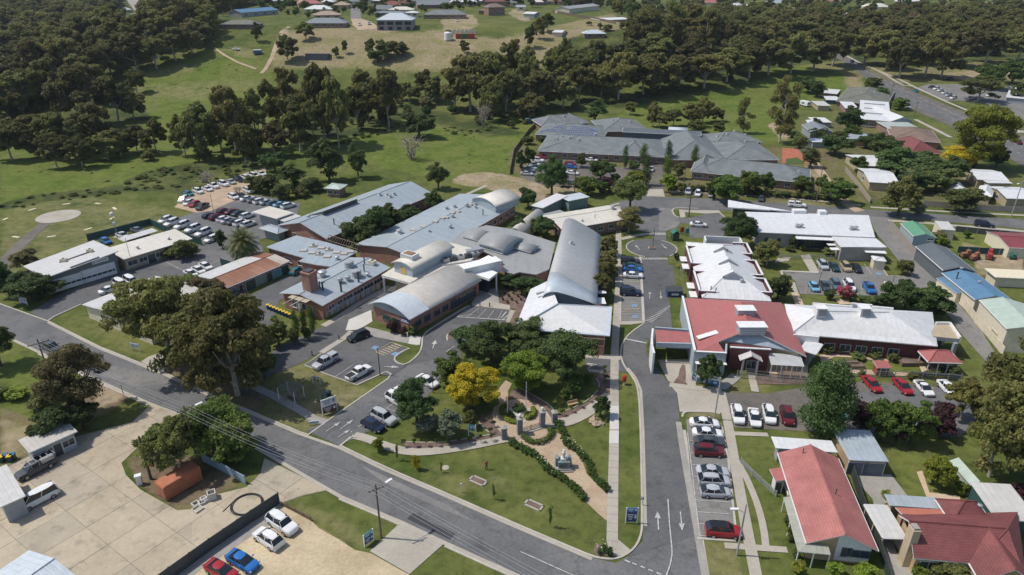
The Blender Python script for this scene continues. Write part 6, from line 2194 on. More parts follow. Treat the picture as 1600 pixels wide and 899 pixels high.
row('along the scrub edge of the gravel car park',(13,4.5),[('hatch','teal',295,303.5),('suv','white',310,299.8),('sedan','white',324.5,296),('ute','white',334,291.5),('4wd','white',349.6,288.6),('sedan','silver',361,285),('suv','navy',374,281.7),('suv','white',385.5,278.8),('4wd','white',398,276),('sedan','white',408.5,272)])
row('at the helipad end of the gravel car park',(-16,9),[('suv','white',287.6,312.8),('hatch','white',295,317.6),('hatch','red',304,320),('ute','dark grey',317,324)])
car('suv','white',388.5,299,(13,5),'white SUV parked alone beside the bare bush in the gravel car park')
car('hatch','blue',166,378,(12,6),'blue hatchback inside the teal fenced ambulance yard')
car('sedan','white',192.5,369,(12,4),'white sedan inside the teal fenced ambulance yard')
car('sedan','grey',216,361,(12,3),'grey sedan in the shade of the teal fenced yard carport')
car('hatch','teal',464,425,(10,-6),'old teal hatchback parked beside the laundry block doors')
car('sedan','black',371,463,(14,-6),'black sedan under the trees at the end of the garage row')
car('van','white',190,447,(10,6),'white van beside the cream hall near the station doors')
car('van','white',206,442,(10,6),'white van parked behind the cream hall roof')
car('sedan','white',172,454,(14,-6),'white sedan at the rear corner of the cream hall')
car('suv','black',560,527.5,(-115,45),'black SUV in the first bay before the curved roof block')
car('canopy ute','silver',509,568,(-145,82),'silver grey pickup with canopy at the left of the front car park')
car('ute','white',561,585,(13,-7),'white pickup with dark tray and stripes at the kerb of the front car park')
row('in the angled bays beside the memorial garden',(15,8),[('hatch','navy',583.7,667),('4wd','silver',600,655.5),('4wd','white',622,628),('sedan','white',634,616),('sedan','white',668,598)],'street end')
car('suv','black',148,574,(19,10),'black SUV driving along the main street below the bronze leafed tree')
car('ute','dark grey',81,545,(19,10),'dark grey pickup at the kerb beneath the T shaped street light')
van1=car('van','white',62,782,(-230,118),'white delivery van parked at the left edge of the slab yard')
ut1=car('ute','dark grey',58,735,(-250,128),'dark grey work pickup with ladder rack before the depot office')
b=MB()
for s in(-1,1):
 for x in(-2.3,-.4,.6):
  b.tube((x,s*.75,1.0),(x,s*.75,2.05),.04,.04,5)
 b.tube((-2.7,s*.75,2.05),(1.5,s*.75,2.05),.045,.045,5)
for i in range(6):
 b.tube((-2.6+i*.8,-.75,2.05),(-2.6+i*.8,.75,2.05),.035,.035,5)
b.box(-1.6,.35,1.1,1.7,.6,.7)
part('ladder_rack',b,[M_GALV],ut1)
row('on the yellow gravel behind the dark fence',(16,11),[('suv','white',420,845,(-15,-10)),('4wd','white',442,822)])
car('sedan','blue',380,880,(14,8),'bright blue sedan in the yellow gravel yard')
car('sedan','red',347,895,(14,8),'red sedan in the yellow gravel yard at the bottom edge')
row('in the marked bays beside the lower drive',(20,1),[('sedan','white',1100,664),('sedan','white',1105,680),('sedan','dark grey',1108,693),('suv','maroon',1107,708),('sedan','silver',1113,740),('suv','silver',1115,755),('hatch','silver',1117,772)],'top')
rc_=car('suv','red',1129,833,(20,1.5),'bright red SUV with black roof in the last marked bay')
b=MB()
b.slab([(.45,-.62,1.70),(.45,.62,1.70),(-1.8,.62,1.71),(-1.8,-.62,1.71)],[(0,1,2,3)],.03)
part('roof_panel',b,paint('black',PAINT['black']),rc_,label='black roof panel')
row('on brown asphalt before the dense green tree',(45,190),[('suv','white',1152,651),('sedan','white',1178,655),('suv','white',1201,651),('suv','maroon',1229,653)])
car('suv','light blue',1323,643,(20,170),'pale blue SUV half hidden behind the dense green tree')
row('along the walled garden mesh fence',(13,14),[('sedan','red',1361,602.5),('sedan','red',1409,606),('coupe','white',1442.5,609),('sedan','white',1479,609)])
row('in the small clinic car park top row',(8,10.5),[('suv','silver',1285,416),('sedan','dark green',1302.5,418.5),('suv','gold',1320.6,419),('sedan','black',1337.5,420.5)])
row('in the small clinic car park lower row',(10,15),[('hatch','light blue',1271,450),('sedan','dark grey',1288,448.5),('suv','blue grey',1305,447),('4wd','white',1326,449),('ute','blue',1357,452),('sedan','white',1390,450)])
row('in the bays left of the hospital drive',(20,1),[('4wd','black',985,411),('sedan','dark green',987,417),('sedan','blue',988,422),('sedan','white',989,432),('4wd','navy',985,459)],'top')
car('sedan','white',1091,352,(20,1.2),'white sedan alone in the bays behind the white hip ward')
row('at the kerb before the village street fence',(-1,9),[('suv','silver',1075,300.5),('suv','white',1090,303.5),('hatch','silver',1111,305),('sedan','dark grey',1189,311)])
car('canopy ute','white',1245,321.5,(20,2),'white pickup with canopy driving behind the white clinic roof')
car('4wd','navy',1537,352.5,(20,2),'navy four wheel drive at the kerb by the mesh fence')
row('on the wide highway',(-14,-7),[('sedan','white',1331,99,(12,6)),('sedan','black',1331,95),('suv','maroon',1367,124),('sedan','teal',1430,142),('suv','silver',1418,167,(12,6)),('sedan','maroon',1590,223)],'far end')
row('in the car park beyond the highway',(-14,3),[('sedan','dark grey',1455,135.6),('suv','white',1462.5,138.5),('sedan','white',1469,141),('sedan','white',1476,145),('suv','silver',1481.5,148.5),('suv','white',1489,153)],'far end')
car('suv','navy',1485,123.5,(14,-1),'navy SUV under the trees beyond the highway')
row('around the white roofed shop at the right edge',(-14,2),[('sedan','grey',1579,134.5),('sedan','maroon',1598,136),('suv','white',1546,149),('sedan','white',1516,153)],'far end')
row('left of the broad leafed village tree',(20,2),[('hatch','red',846,246),('4wd','white',840,251.5),('sedan','white',834,257.5),('sedan','silver',829,263),('suv','grey',826,267),('sedan','silver',823,272)],'far end')
row('right of the broad leafed village tree',(20,2),[('sedan','white',924,250.5),('hatch','red',891,256),('hatch','blue',892,261),('sedan','white',894,271),('sedan','blue grey',894,286.5)],'far end')
car('hatch','white',1017,265,(1,10),'white hatchback on the village drive between slim poplars')
row('at the hill street end',(1,8),[('suv','white',562,38),('suv','silver',577,37)])
car('suv','white',714,32,(2,9),'white SUV before the brick house on the hill')
car('sedan','white',369,76.5,(10,2),'white sedan at the end of the hill track')
p=G(1257,166)
b=MB()
b.box(0,0,.5,5.2,2.3,2.0,0,0)
b.box(0,0,2.5,4.8,2.1,.15,0,0)
b.box(2.62,0,1.3,.05,1.6,.7,0,1)
b.box(-.3,-1.16,1.3,1.6,.05,.7,0,1)
for s in(-1,1):
 wheel_b(b,-.3,s*1.05,mt=1,mr=1)
b.tube((2.6,0,.5),(3.8,0,.5),.08,.08,5,1)
solo('caravan','white caravan on the lawn by the tall gum in the north east gardens','caravan',b,[W_WHITE,M_STEELD],p,-1.1)
p=G(403,85)
b=MB()
b.box(0,0,.5,5.0,2.2,1.5,0,1)
b.box(0,0,2.0,4.6,2.0,.7,0,0)
b.box(-1.2,0,0,.7,2.0,.6,0,1)
solo('covered_boat','blue and white covered boat on a trailer in the hill paddock','boat',b,[W_WHITE,plain('tarp blue',(.03,.12,.25))],p,.3)
# -- TREES
RNG=np.random.default_rng(5)
ORDW=ORD+['thirteenth','fourteenth','fifteenth','sixteenth','seventeenth','eighteenth','nineteenth','twentieth']+['twenty '+k for k in ORD[:9]]+['thirtieth']+['thirty '+k for k in ORD[:9]]
LF={'gum':leaf_mat('leaves gum',(.140,.156,.042),(.250,.250,.078),(.255,.225,.085),.48),'gumdark':leaf_mat('leaves gum dark',(.102,.110,.034),(.188,.182,.060),(.195,.168,.066),.45),'dark':leaf_mat('leaves dark',(.058,.098,.028),(.118,.170,.050),(.138,.180,.058),.4),'green':leaf_mat('leaves green',(.072,.120,.024),(.140,.200,.044),(.17,.21,.05),.4),'lime':leaf_mat('leaves lime',(.150,.205,.024),(.25,.30,.04),(.28,.30,.045),.4),'gold':leaf_mat('leaves gold',(.46,.38,.02),(.68,.55,.035),(.34,.34,.035),.4),'bronze':leaf_mat('leaves bronze',(.175,.140,.065),(.275,.225,.110),(.17,.16,.065),.4),'plum':leaf_mat('leaves plum',(.050,.022,.030),(.100,.040,.052),(.075,.05,.04),.3),'silver':leaf_mat('leaves silver',(.19,.225,.135),(.31,.35,.23),(.23,.26,.15),.4),'palm':leaf_mat('leaves palm',(.085,.115,.042),(.165,.195,.072),(.20,.185,.075),.3),'blue':leaf_mat('leaves spruce',(.075,.120,.115),(.14,.20,.19),(.10,.14,.12),.3),'olive':leaf_mat('leaves olive',(.110,.138,.038),(.205,.225,.070),(.20,.20,.065),.4),'rose':leaf_mat('leaves rose',(.055,.105,.024),(.110,.165,.040),(.09,.14,.03),.35),'pink':leaf_mat('blossom pink',(.40,.07,.14),(.58,.14,.24),(.16,.14,.05),.35),'dry':leaf_mat('twigs dry',(.26,.215,.165),(.40,.34,.265),(.24,.20,.145),.1),}
M_BARK=plain('bark grey',(.22,.19,.155),.9,0,.3,1.5)
M_BARKD=plain('bark dark',(.075,.058,.045),.9,0,.3,1.5)
M_BARKP=plain('bark pale',(.38,.34,.29),.85,0,.25,1.2)
def leaf_cloud(name,blobs,per,size,mat,rng,up=.35,jit=.9,inner=.25):
 """crown of separate leaf-spray faces scattered over and inside many small clumps
    blobs: (x,y,z,rx,ry,rz)"""
 bl=np.array(blobs,float)
 vol=(bl[:,3]*bl[:,4]+bl[:,3]*bl[:,5]+bl[:,4]*bl[:,5])
 cnt=np.maximum(4,(per*vol/vol.mean())).astype(int)
 idx=np.repeat(np.arange(len(bl)),cnt)
 n=len(idx)
 d=rng.normal(size=(n,3))
 d/=np.linalg.norm(d,axis=1)[:,None]
 d[:,2]=np.where(rng.random(n)<.35,np.abs(d[:,2]),d[:,2])
 r=np.where(rng.random(n)<inner,rng.random(n)**.5,.72+.5*rng.random(n)**1.5)
 c=bl[idx,:3]+d*bl[idx,3:]*r[:,None]
 nr=d+rng.normal(size=(n,3))*jit*.8
 nr[:,2]+=up
 nr/=np.linalg.norm(nr,axis=1)[:,None]
 t=np.cross(nr,rng.normal(size=(n,3)))
 t/=np.linalg.norm(t,axis=1)[:,None]
 s_=np.cross(nr,t)
 sz=size*(.55+.9*rng.random(n))
 a=t*(sz*.62)[:,None]
 e=s_*(sz*.38)[:,None]
 bend=nr*(sz*.12)[:,None]
 V=np.stack([c-a,c+e+bend,c+a,c-e+bend],1).reshape(-1,3)
 me=bpy.data.meshes.new(name)
 me.vertices.add(4*n)
 me.vertices.foreach_set('co',V.ravel().astype(np.float32))
 me.loops.add(4*n)
 me.loops.foreach_set('vertex_index',np.arange(4*n,dtype=np.int32))
 me.polygons.add(n)
 me.polygons.foreach_set('loop_start',np.arange(0,4*n,4,dtype=np.int32))
 me.update()
 me.validate()
 me.materials.append(mat)
 return me
def limb(b,p,q,r0,r1,rng,seg=4,wob=.06,n=6):
 p,q=Vector(p),Vector(q)
 ln=(q-p).length
 last=p
 for i in range(1,seg+1):
  f=i/seg
  c=p.lerp(q,f)
  if i<seg:
   c+=Vector(rng.normal(size=3))*ln*wob
  b.tube(last,c,r0+(r1-r0)*(i-1)/seg,r0+(r1-r0)*f,n,0,False)
  last=c
def sub_blobs(center,R3,n,rng,k=.42):
 """uneven clumps scattered over a parent ellipsoid"""
 out=[]
 for _ in range(n):
  d=rng.normal(size=3)
  d/=np.linalg.norm(d)
  if d[2]<-.45:
   d[2]*=-.6
  f=.45+.5*rng.random()
  s=k*(.65+.7*rng.random())
  out.append((center[0]+d[0]*R3[0]*f,center[1]+d[1]*R3[1]*f,center[2]+d[2]*R3[2]*f,R3[0]*s,R3[1]*s,R3[2]*s*.8))
 return out
PROTO={}
def proto(kind,var):
 """trunk mesh and crown mesh of a unit tree: height 1, crown width 1; several variants of each kind"""
 key=(kind,var)
 if key in PROTO:
  return PROTO[key]
 rng=np.random.default_rng(hash((kind,var))%1000 if False else sum(map(ord,kind))*31+var)
 H,Wd=10.0,10.0
 b=MB()
 bl=[]
 hi=kind.endswith('+')
 k=kind.rstrip('+')
 per,size=60,.62
 bark=M_BARK
 mat=LF['gum']
 if k in('gum','gumd','gumtall'):
  mat=LF['gum']if k!='gumd' else LF['gumdark']
  bark=M_BARKP
  nl=8+int(rng.integers(3))
  fork=Vector((rng.normal()*.2,rng.normal()*.2,2.6 if k!='gumtall' else 3.4))
  limb(b,(0,0,0),fork,.27,.2,rng,3,.02,8)
  for i in range(nl):
   a=2*math.pi*(i+rng.random()*.7)/nl
   top=i<2
   rr=(1.2 if top else 2.9)+.5*rng.normal()
   zz=(8.3 if top else 5.0+2.4*rng.random())
   c=(math.cos(a)*rr,math.sin(a)*rr,zz)
   limb(b,fork,c,.15,.04,rng,4,.05)
   r_=1.8+.5*rng.random()
   bl+=sub_blobs(c,(r_,r_,r_*.8),13,rng,.31)
   c2=(c[0]*1.05,c[1]*1.05,max(2.1,c[2]-2.7))
   if rng.random()<.8:
    bl+=sub_blobs(c2,(1.5,1.5,1.2),5,rng,.5)
  bl+=sub_blobs((0,0,5.8),(2.6,2.6,2.6),6,rng,.42)
  per,size=46,.72
 elif k=='gumthin':
  bark=M_BARKP
  limb(b,(0,0,0),(rng.normal()*.5,0,8.5),.30,.08,rng,5,.03,7)
  for i in range(14):
   z=1.9+7.4*(i+rng.random())/14
   a=rng.random()*6.28
   rr=2.4*(1-abs(z-6)/6)+.6
   c=(math.cos(a)*rr,math.sin(a)*rr,z)
   limb(b,(0,0,z-1.2),c,.12,.04,rng,3,.05)
   r_=1.7+.5*rng.random()
   bl+=sub_blobs(c,(r_*1.15,r_*1.15,r_*.62),6,rng,.5)
  per,size=46,.6
 elif k in('round','dark','green','lime','gold','bronze','plum','silver','olive','blue'):
  mat=LF[{'round':'dark'}.get(k,k)]
  bark=M_BARKD
  limb(b,(0,0,0),(0,0,3.2),.34,.26,rng,3,.02,8)
  for i in range(6):
   a=i*1.05+rng.random()
   c=(math.cos(a)*2.2,math.sin(a)*2.2,4.6+rng.random()*2)
   limb(b,(0,0,2.4+.3*rng.random()),c,.2,.06,rng,4,.05)
  n=15
  for i in range(n):
   d=rng.normal(size=3)
   d/=np.linalg.norm(d)
   f=.55+.35*rng.random()
   c=(d[0]*4.0*f,d[1]*4.0*f,5.2+d[2]*3.9*f)
   r_=1.5+.5*rng.random()
   bl+=sub_blobs(c,(r_,r_,r_*.85),7,rng,.4)
  bl+=sub_blobs((0,0,5.2),(2.8,2.8,2.8),10,rng,.45)
  per,size=50,.6
 elif k in('poplar','cypress'):
  mat=LF['dark']if k=='cypress' else LF['green' if var%2 else 'dark']
  bark=M_BARKD
  limb(b,(0,0,0),(0,0,7),.3,.1,rng,4,.01)
  for i in range(26):
   z=1.2+8.4*i/26
   rr=3.1*math.sin(math.pi*min(1,(z+.8)/11.2))**.7
   a=rng.random()*6.28
   bl.append((math.cos(a)*rr*.55,math.sin(a)*rr*.55,z,rr*.62+.5,rr*.62+.5,1.0))
  per,size=62,.55
 elif k=='conifer':
  mat=LF['dark']
  bark=M_BARKD
  limb(b,(0,0,0),(0,0,9),.3,.06,rng,4,.01)
  for i in range(11):
   z=1.0+8.6*i/11
   rr=4.6*(1-z/10.5)
   for j in range(max(3,int(rr*2.2))):
    a=6.28*(j+rng.random()*.6)/max(3,int(rr*2.2))
    bl.append((math.cos(a)*rr*.75,math.sin(a)*rr*.75,z-.25,rr*.36+.3,rr*.36+.3,.5))
  per,size=30,.5
 elif k in('shrub','shrubd','shrubl','rosebush','pinkbush','shrubb','shrubp','shrubs','shrubg'):
  mat=LF[{'shrub':'olive','shrubd':'dark','shrubl':'lime','rosebush':'rose','pinkbush':'pink','shrubb':'bronze','shrubp':'plum','shrubs':'silver','shrubg':'gold'}[k]]
  for i in range(4):
   a=i*1.6+rng.random()
   limb(b,(0,0,0),(math.cos(a)*2,math.sin(a)*2,5),.2,.06,rng,3,.05,5)
  for i in range(10):
   d=rng.normal(size=3)
   d/=np.linalg.norm(d)
   c=(d[0]*2.9,d[1]*2.9,4.8+d[2]*2.7)
   bl+=sub_blobs(c,(1.9,1.9,1.8),3,rng,.55)
  bl+=sub_blobs((0,0,3.6),(3.2,3.2,3.0),5,rng,.55)
  bark=M_BARKD
  per,size=42,.95
 elif k=='standard':
  mat=LF['rose']
  bark=M_BARKD
  limb(b,(0,0,0),(0,0,6),.35,.3,rng,2,.01,6)
  bl+=sub_blobs((0,0,7.6),(4.2,4.2,2.2),9,rng,.5)
  per,size=26,1.5
 elif k=='sapling':
  mat=LF['green' if var%2 else 'dark']
  bark=M_BARKD
  limb(b,(0,0,0),(0,0,8),.28,.1,rng,3,.02,5)
  for i in range(12):
   z=2.6+7*i/12
   bl.append((rng.normal()*1.3,rng.normal()*1.3,z,2.0,2.0,1.1))
  per,size=22,1.2
 elif k=='bare':
  bark=plain('bark bleached',(.36,.31,.25),.9,0,.2,1.5)
  for i in range(9):
   a=i*.7+rng.random()
   c=Vector((math.cos(a)*(2.2+rng.random()),math.sin(a)*(2.2+rng.random()),5+3*rng.random()))
   limb(b,(0,0,.2),c,.26,.1,rng,4,.07,5)
   for j in range(7):
    e=c+Vector(rng.normal(size=3))*1.9
    limb(b,c.lerp(Vector((0,0,.2)),.5*rng.random()),e,.09,.03,rng,3,.08,4)
  bl+=sub_blobs((0,0,6),(3.5,3.5,2.4),6,rng,.3)
  mat=LF['dry']
  per,size=24,.4
 if hi:
  per,size=(int(per*(2.3 if k=='gum' else 3.8)),size*(.46 if k=='gum' else.42))if k!='poplar' else(int(per*10),size*.5)
 else:
  per,size=int(per*1.8),size*.70
 tm=b.mesh(k+' trunk',bark,True)
 if isinstance(tm,bpy.types.Mesh)and not tm.materials:
  tm.materials.append(bark)
 cm=leaf_cloud(k+' crown',bl,per,size,mat,rng)
 PROTO[key]=(tm,cm)
 return PROTO[key]
NVAR={'gum':4,'gumd':3,'gumtall':2,'gumthin':3,'round':2,'dark':3,'green':3,'olive':2,'shrub':2,'shrubd':2,'standard':2,'rosebush':2,'poplar':2,'sapling':2}
tcount={}
def tree(kind,px,py,top,wpx,label,name='tree',cat='tree',group=None,whole=False):
 """tree whose foot is at photo pixel px,py, whose crown reaches row top and is wpx pixels wide"""
 p=G(px,py)
 h=max(.5,ztop(p,top))
 w=wpx/pscale(p)
 return tree_at(kind,p,h,w,label,name,cat,group,whole)
def tree_at(kind,p,h,w,label,name='tree',cat='tree',group=None,whole=False):
 base=kind.rstrip('+')
 i=tcount.get(base,0)
 tcount[base]=i+1
 var=i%NVAR.get(base,1)if not kind.endswith('+')else i%(2 if base in('gum','dark')else 1)
 tm,cm=proto(kind,var)
 s=pscale(p)
 rz=R.random()*6.28
 if whole:
  o=thing(name,label,cat,p,rz,group)
 else:
  o=thing(name,label,cat,p,rz,group)
 if not kind.startswith(('gum','bare','standard','sapling','rose')):
  w,h=w*1.1,h*1.04
 o.scale=(w/10.0,w/10.0,h/10.0)
 link('trunk',tm,o)
 link('crown',cm,o)
 return o
def trees(kind,lst,lab,name='tree',cat='tree',group=None):
 """many of one kind in one place; lab may carry {} for a place word from the entry"""
 for it in lst:
  lb=lab.format(it[4])if len(it)>4 else lab
  tree(kind,it[0],it[1],it[2],it[3],lb,name,cat,group)
  # --- the two big street gums and other large trees at left
tree('gum+',268,572,430,138,'large olive gum tree overhanging the end of the cream hall','gum_tree')
tree('gum+',372,618,452,150,'tall pale trunked gum tree on the verge above its shadow on the street','gum_tree')
tree('gum+',330,590,460,120,'middle gum tree of the street clump behind the pale trunk','gum_tree')
tree('bronze+',136,650,540,98,'bronze leafed round tree between the street and the depot office','bronze_tree')
tree('dark',415,592,540,46,'small dark tree in the shade beside the service lane','dark_tree')
tree('dark+',2,572,502,62,'dark conifer like tree at the left edge of the picture','dark_tree')
tree('shrubl',30,622,606,34,'bright green low shrub on the left lawn','shrub','shrub')
tree('shrub',6,622,606,34,'olive low shrub at the left picture edge','shrub','shrub')
tree('shrub',66,638,612,44,'rounded olive shrub below the bronze tree','shrub','shrub')
trees('dark',[(92,690,640,70,'beside'),(130,668,628,60,'behind')],'dark bushy tree {} the depot office roof','dark_tree')
tree('gum+',282,738,652,92,'dense dark olive tree over the orange container','wattle_tree')
tree('green+',335,708,625,96,'bright green leafy tree under the street power lines','green_tree')
tree('green',375,722,648,80,'leafy green tree right of the power line tree','green_tree')
tree('shrubb',252,706,684,30,'bronze shrub beside the power pole in the slab yard','shrub','shrub')
tree('shrubd',232,706,676,34,'dark green round shrub behind the slab yard pole','shrub','shrub')
tree('bronze',45,425,388,46,'dark bronze shrub tree left of the ambulance station','bronze_tree')
trees('dark',[(15,462,412,40,'left edge'),(50,468,425,70,'front corner'),(75,462,440,50,'near corner')],'dark green garden tree at the {} of the ambulance station','dark_tree')
trees('olive',[(288,404,376,42,'middle'),(266,402,384,34,'left'),(302,402,380,26,'right')],'olive garden tree, {} of three against the station offices','garden_tree')
tree('dark',348,388,361,20,'small dark tree on the car park island left of the palm','dark_tree')
trees('bronze',[(313,468,432,48,'left'),(340,466,436,40,'right')],'bronze dotted tree at the {} end of the garage row','bronze_tree')
tree('olive',285,458,430,60,'olive tree rising behind the cream hall','garden_tree')
trees('gum',[(360,540,468,80,'below the rusty garages'),(393,566,500,56,'beside the yellow bins'),(310,545,480,80,'behind the street gums')],'olive gum tree {}','gum_tree')
tree('olive',436,540,499,42,'leafy olive tree at the corner of the kitchen block','garden_tree')
trees('cypress',[(465,532,484,16,'left'),(477,528,480,15,'middle'),(490,522,480,16,'right')],'slim dark cypress, {} of three by the kitchen block','cypress_tree')
trees('shrubd',[(461,538,512,20,'left'),(482,533,512,18,'right')],'rounded clipped bush at the {} foot of the cypresses','shrub','shrub')
trees('dark',[(590,380,318,50,'middle'),(560,386,342,55,'left'),(612,360,320,48,'right'),(640,350,320,40,'far'),(575,375,335,45,'rear')],'olive dark courtyard tree, {} of the clump between the two wards','dark_tree')
tree('dark',681,330,299,34,'dark rounded tree at the far end of the courtyard clump','dark_tree')
tree('dark+',685,296,255,39,'dense egg shaped dark tree alone on the lawn edge','dark_tree')
trees('dark',[(825,325,292,34,'behind the rooftop vault'),(808,368,338,26,'left of the vaulted passage garden'),(850,372,336,34,'between the tan wing and the shell hall')],'dark courtyard tree {}','dark_tree')
tree('olive',838,366,338,24,'light olive courtyard tree beside the dark ones','garden_tree')
trees('dark',[(825,460,432,50,'right'),(797,450,430,34,'left')],'dark bushy tree at the {} of the mulched entrance garden','dark_tree')
trees('gum',[(952,400,368,26,'topmost'),(953,422,390,32,'upper'),(948,446,408,30,'lower'),(942,466,428,34,'lowest'),(946,434,400,28,'middle')],'small olive tree, {} in the line beside the shell hall','gum_tree')
trees('dark+',[(768,566,506,80,'left'),(884,592,512,90,'right'),(828,556,506,96,'middle')],'massive dark green tree, {} of three over the memorial garden','dark_tree')
tree('dark',735,548,510,56,'dark green tree at the corner of the entry turning bay','dark_tree')
tree('gold+',737,640,570,84,'golden yellow leafed tree in the memorial garden','golden_tree')
tree('lime+',822,614,552,80,'lime green tree right of the golden tree','lime_tree')
tree('green',705,602,554,60,'fresh green tree behind the golden tree','green_tree')
tree('dark+',652,668,596,76,'dark dense tree over the angled parking bays','dark_tree')
tree('silver',700,684,642,50,'silver leafed tree in the memorial garden lawn','silver_tree')
tree('silver',668,676,650,36,'smaller silver leafed tree beside the dark dense tree','silver_tree')
tree('blue',513,637,609,28,'blue grey spruce beside the maroon and white sign','spruce_tree')
trees('green',[(895,618,592,26,'upper right'),(884,626,602,20,'lower right'),(900,606,586,30,'rear'),(918,600,584,22,'far right')],'small leafy tree at the {} of the memorial lawn','green_tree')
tree('olive',735,668,642,24,'small olive tree by the golden timber seat','garden_tree')
tree('dark',938,652,621,28,'small round dark tree with rocks beside the footpath','dark_tree')
for i in range(9):
 px=631+i*17.2
 tree('standard',px,699-.1*i-(0 if i<4 else(i-4)*2.0),686-(0 if i<4 else(i-4)*2.2),8,f'standard rose, {ORD[i]} from the left in the mulch strip by the street path','standard_rose','rose','standard roses along the lower garden bed')
for i,(px,py)in enumerate([(868,648),(879,651),(893,645),(906,638),(919,629),(934,616),(945,606),(946,596),(945,589),(945,582)]):
 tree('standard',px,py,py-11,8,f'standard rose, {ORD[i]} from the gate in the right hand mulch strip','standard_rose','rose','standard roses along the right garden bed')
for i,(px,py)in enumerate([(757,648),(765,660),(772,668),(766,678),(760,640),(754,632)]):
 tree('standard',px,py,py-10,8,f'standard rose, {ORD[i]} from the front on the left of the garden circle','standard_rose','rose','standard roses left of the garden circle')
lh=[(800,693),(806,697),(812,699),(818,703),(824,706),(831,709),(838,713),(844,719),(848,726),(853,731),(858,736),(864,740),(870,743),(877,747),(884,751),(890,757),(896,762),(902,767),(907,773),(912,779)]
for i,(px,py)in enumerate(lh):
 tree('rosebush',px,py+2,py-9,15,'rose bush, '+ORDW[i]+' from the gate in the lower gravel walk border','rose_bush','rose bush','rose bushes in the lower border of the gravel walk')
rh=[(872,664),(876,671),(880,679),(882,688),(886,694),(893,699),(900,704),(907,710),(913,717),(919,724),(921,733),(923,740),(929,748),(936,754),(942,759),(947,765)]
for i,(px,py)in enumerate(rh):
 tree('rosebush',px,py+2,py-9,15,'rose bush, '+ORDW[i]+' from the gate in the upper gravel walk border','rose_bush','rose bush','rose bushes in the upper border of the gravel walk')
b=MB()
for(px,py)in lh[5:13]+rh[4:8]+[(936,860),(940,862),(946,856)]:
 p=G(px,py)
 for _ in range(4):
  x,y=p.x+R.uniform(-.6,.6),p.y+R.uniform(-.6,.6)
  z=R.uniform(.6,1.25)
  b.lathe(x,y,[(.04,z),(.08,z+.05),(.03,z+.1)],5)
o=solo('rose_blooms','white roses in bloom on the border bushes','roses',b,plain('petal white',(.75,.72,.55)))
o['kind']='stuff'
trees('rosebush',[(944,862,850,14,'left'),(951,868,852,14,'right'),(936,866,856,10,'front')],'rose bush, {} one in the street corner bed','rose_bush','rose bush')
tree('shrubl',592,706,682,20,'yellow green young tree on the street lawn','young_tree')
tree('shrubg',651,734,710,14,'sparse golden sapling on the street lawn','sapling','sapling')
trees('sapling',[(621,720,693,8,'beside the street path'),(690,739,722,6,'behind the round drain cover'),(772,781,756,9,'between the two stone graves'),(859,824,790,10,'below the right hand bordered bed')],'slim young tree {} on the street lawn','sapling','sapling')
trees('shrubd',[(722,522,510,16,'entry island'),(612,517,500,20,'left'),(645,524,508,22,'right')],'clipped shrub, {} one before the curved roof block','shrub','shrub')
trees('shrubp',[(614,520,496,18,'left'),(630,524,508,16,'right')],'plum leafed shrub, {} one under the wall sign','shrub','shrub')
tree('dark+',862,306,244,54,'broad leafed dark green tree by the village car park','dark_tree')
tree('olive+',984,330,271,54,'dense olive round tree on the street corner','wattle_tree')
tree('gumthin',982,365,326,40,'open branched grey tree by the ring road lawn','gum_tree')
tree('lime',992,290,266,36,'yellow green tree behind the dense olive round tree','lime_tree')
trees('green',[(918,305,272,40,'left'),(940,303,282,26,'right')],'green leafy street tree, {} one before the village car park','green_tree')
tree('plum',951,300,274,28,'dark plum leafed tree before the village car park','plum_tree')
tree('dark',938,282,248,42,'dark tree right of the blue car in the village car park','dark_tree')
trees('poplar',[(976,264,228,13,'first'),(1005,257,226,18,'second'),(1043,260,221,17,'third'),(1084,264,228,16,'fourth'),(1009,290,246,20,'fifth'),(1042,274,243,20,'sixth')],'slim upright poplar, {} from the left by the village drive','poplar_tree')
trees('dark',[(815,268,236,18,'left'),(826,262,228,20,'right'),(990,268,250,22,'drive')],'dark green tree, {} one at the edge of the village car park','dark_tree')
trees('olive',[(908,262,240,20,'village car park'),(1060,280,250,22,'village front garden')],'small olive tree in the {}','garden_tree')
tree('lime',1044,302,270,28,'bright lime tree at the right corner of the village drive','lime_tree')
trees('green',[(1115,312,273,27,'left'),(1137,318,270,55,'centre'),(1168,305,266,39,'right'),(1196,302,268,29,'far right')],'leafy green street tree, {} of the clump before the long village block','green_tree')
trees('green',[(1254,300,274,39,'first'),(1305,318,279,57,'second'),(1283,302,272,25,'third')],'leafy green street tree, {} right of the long village block','green_tree')
tree('olive',1149,248,235,24,'open olive tree in the village courtyard','garden_tree')
trees('olive',[(825,226,211,22,'left'),(855,220,212,20,'right'),(846,222,212,12,'middle')],'garden shrub tree, {} one beside the solar roof','garden_tree')
trees('gum',[(1020,198,160,24,'left'),(1030,200,172,28,'lower'),(1052,198,168,30,'rear'),(1078,198,160,34,'middle'),(1098,192,152,30,'top'),(1118,190,168,26,'right'),(985,180,158,22,'far left'),(1088,206,188,28,'front'),(1124,210,190,22,'front right')],'olive paddock tree, {} of the clump behind the village','gum_tree')
trees('gumthin',[(1160,209,155,28,'left'),(1217,224,126,50,'right')],'tall slender gum tree, {} of two in the paddock behind the village','gum_tree')
trees('dark',[(930,190,158,36,'behind the solar roof')],'dense dark tree {}','dark_tree')
trees('olive',[(1265,262,232,32,'beside the red scoria garden'),(1248,232,206,26,'behind the red scoria garden'),(1240,215,205,24,'at the sandy track end')],'olive tree {}','garden_tree')
tree('silver',1260,248,230,18,'silvery shrub beside the red scoria garden','silver_tree')
tree('dark+',1153,385,334,60,'broad dark green tree at the left end of the white clinic','dark_tree')
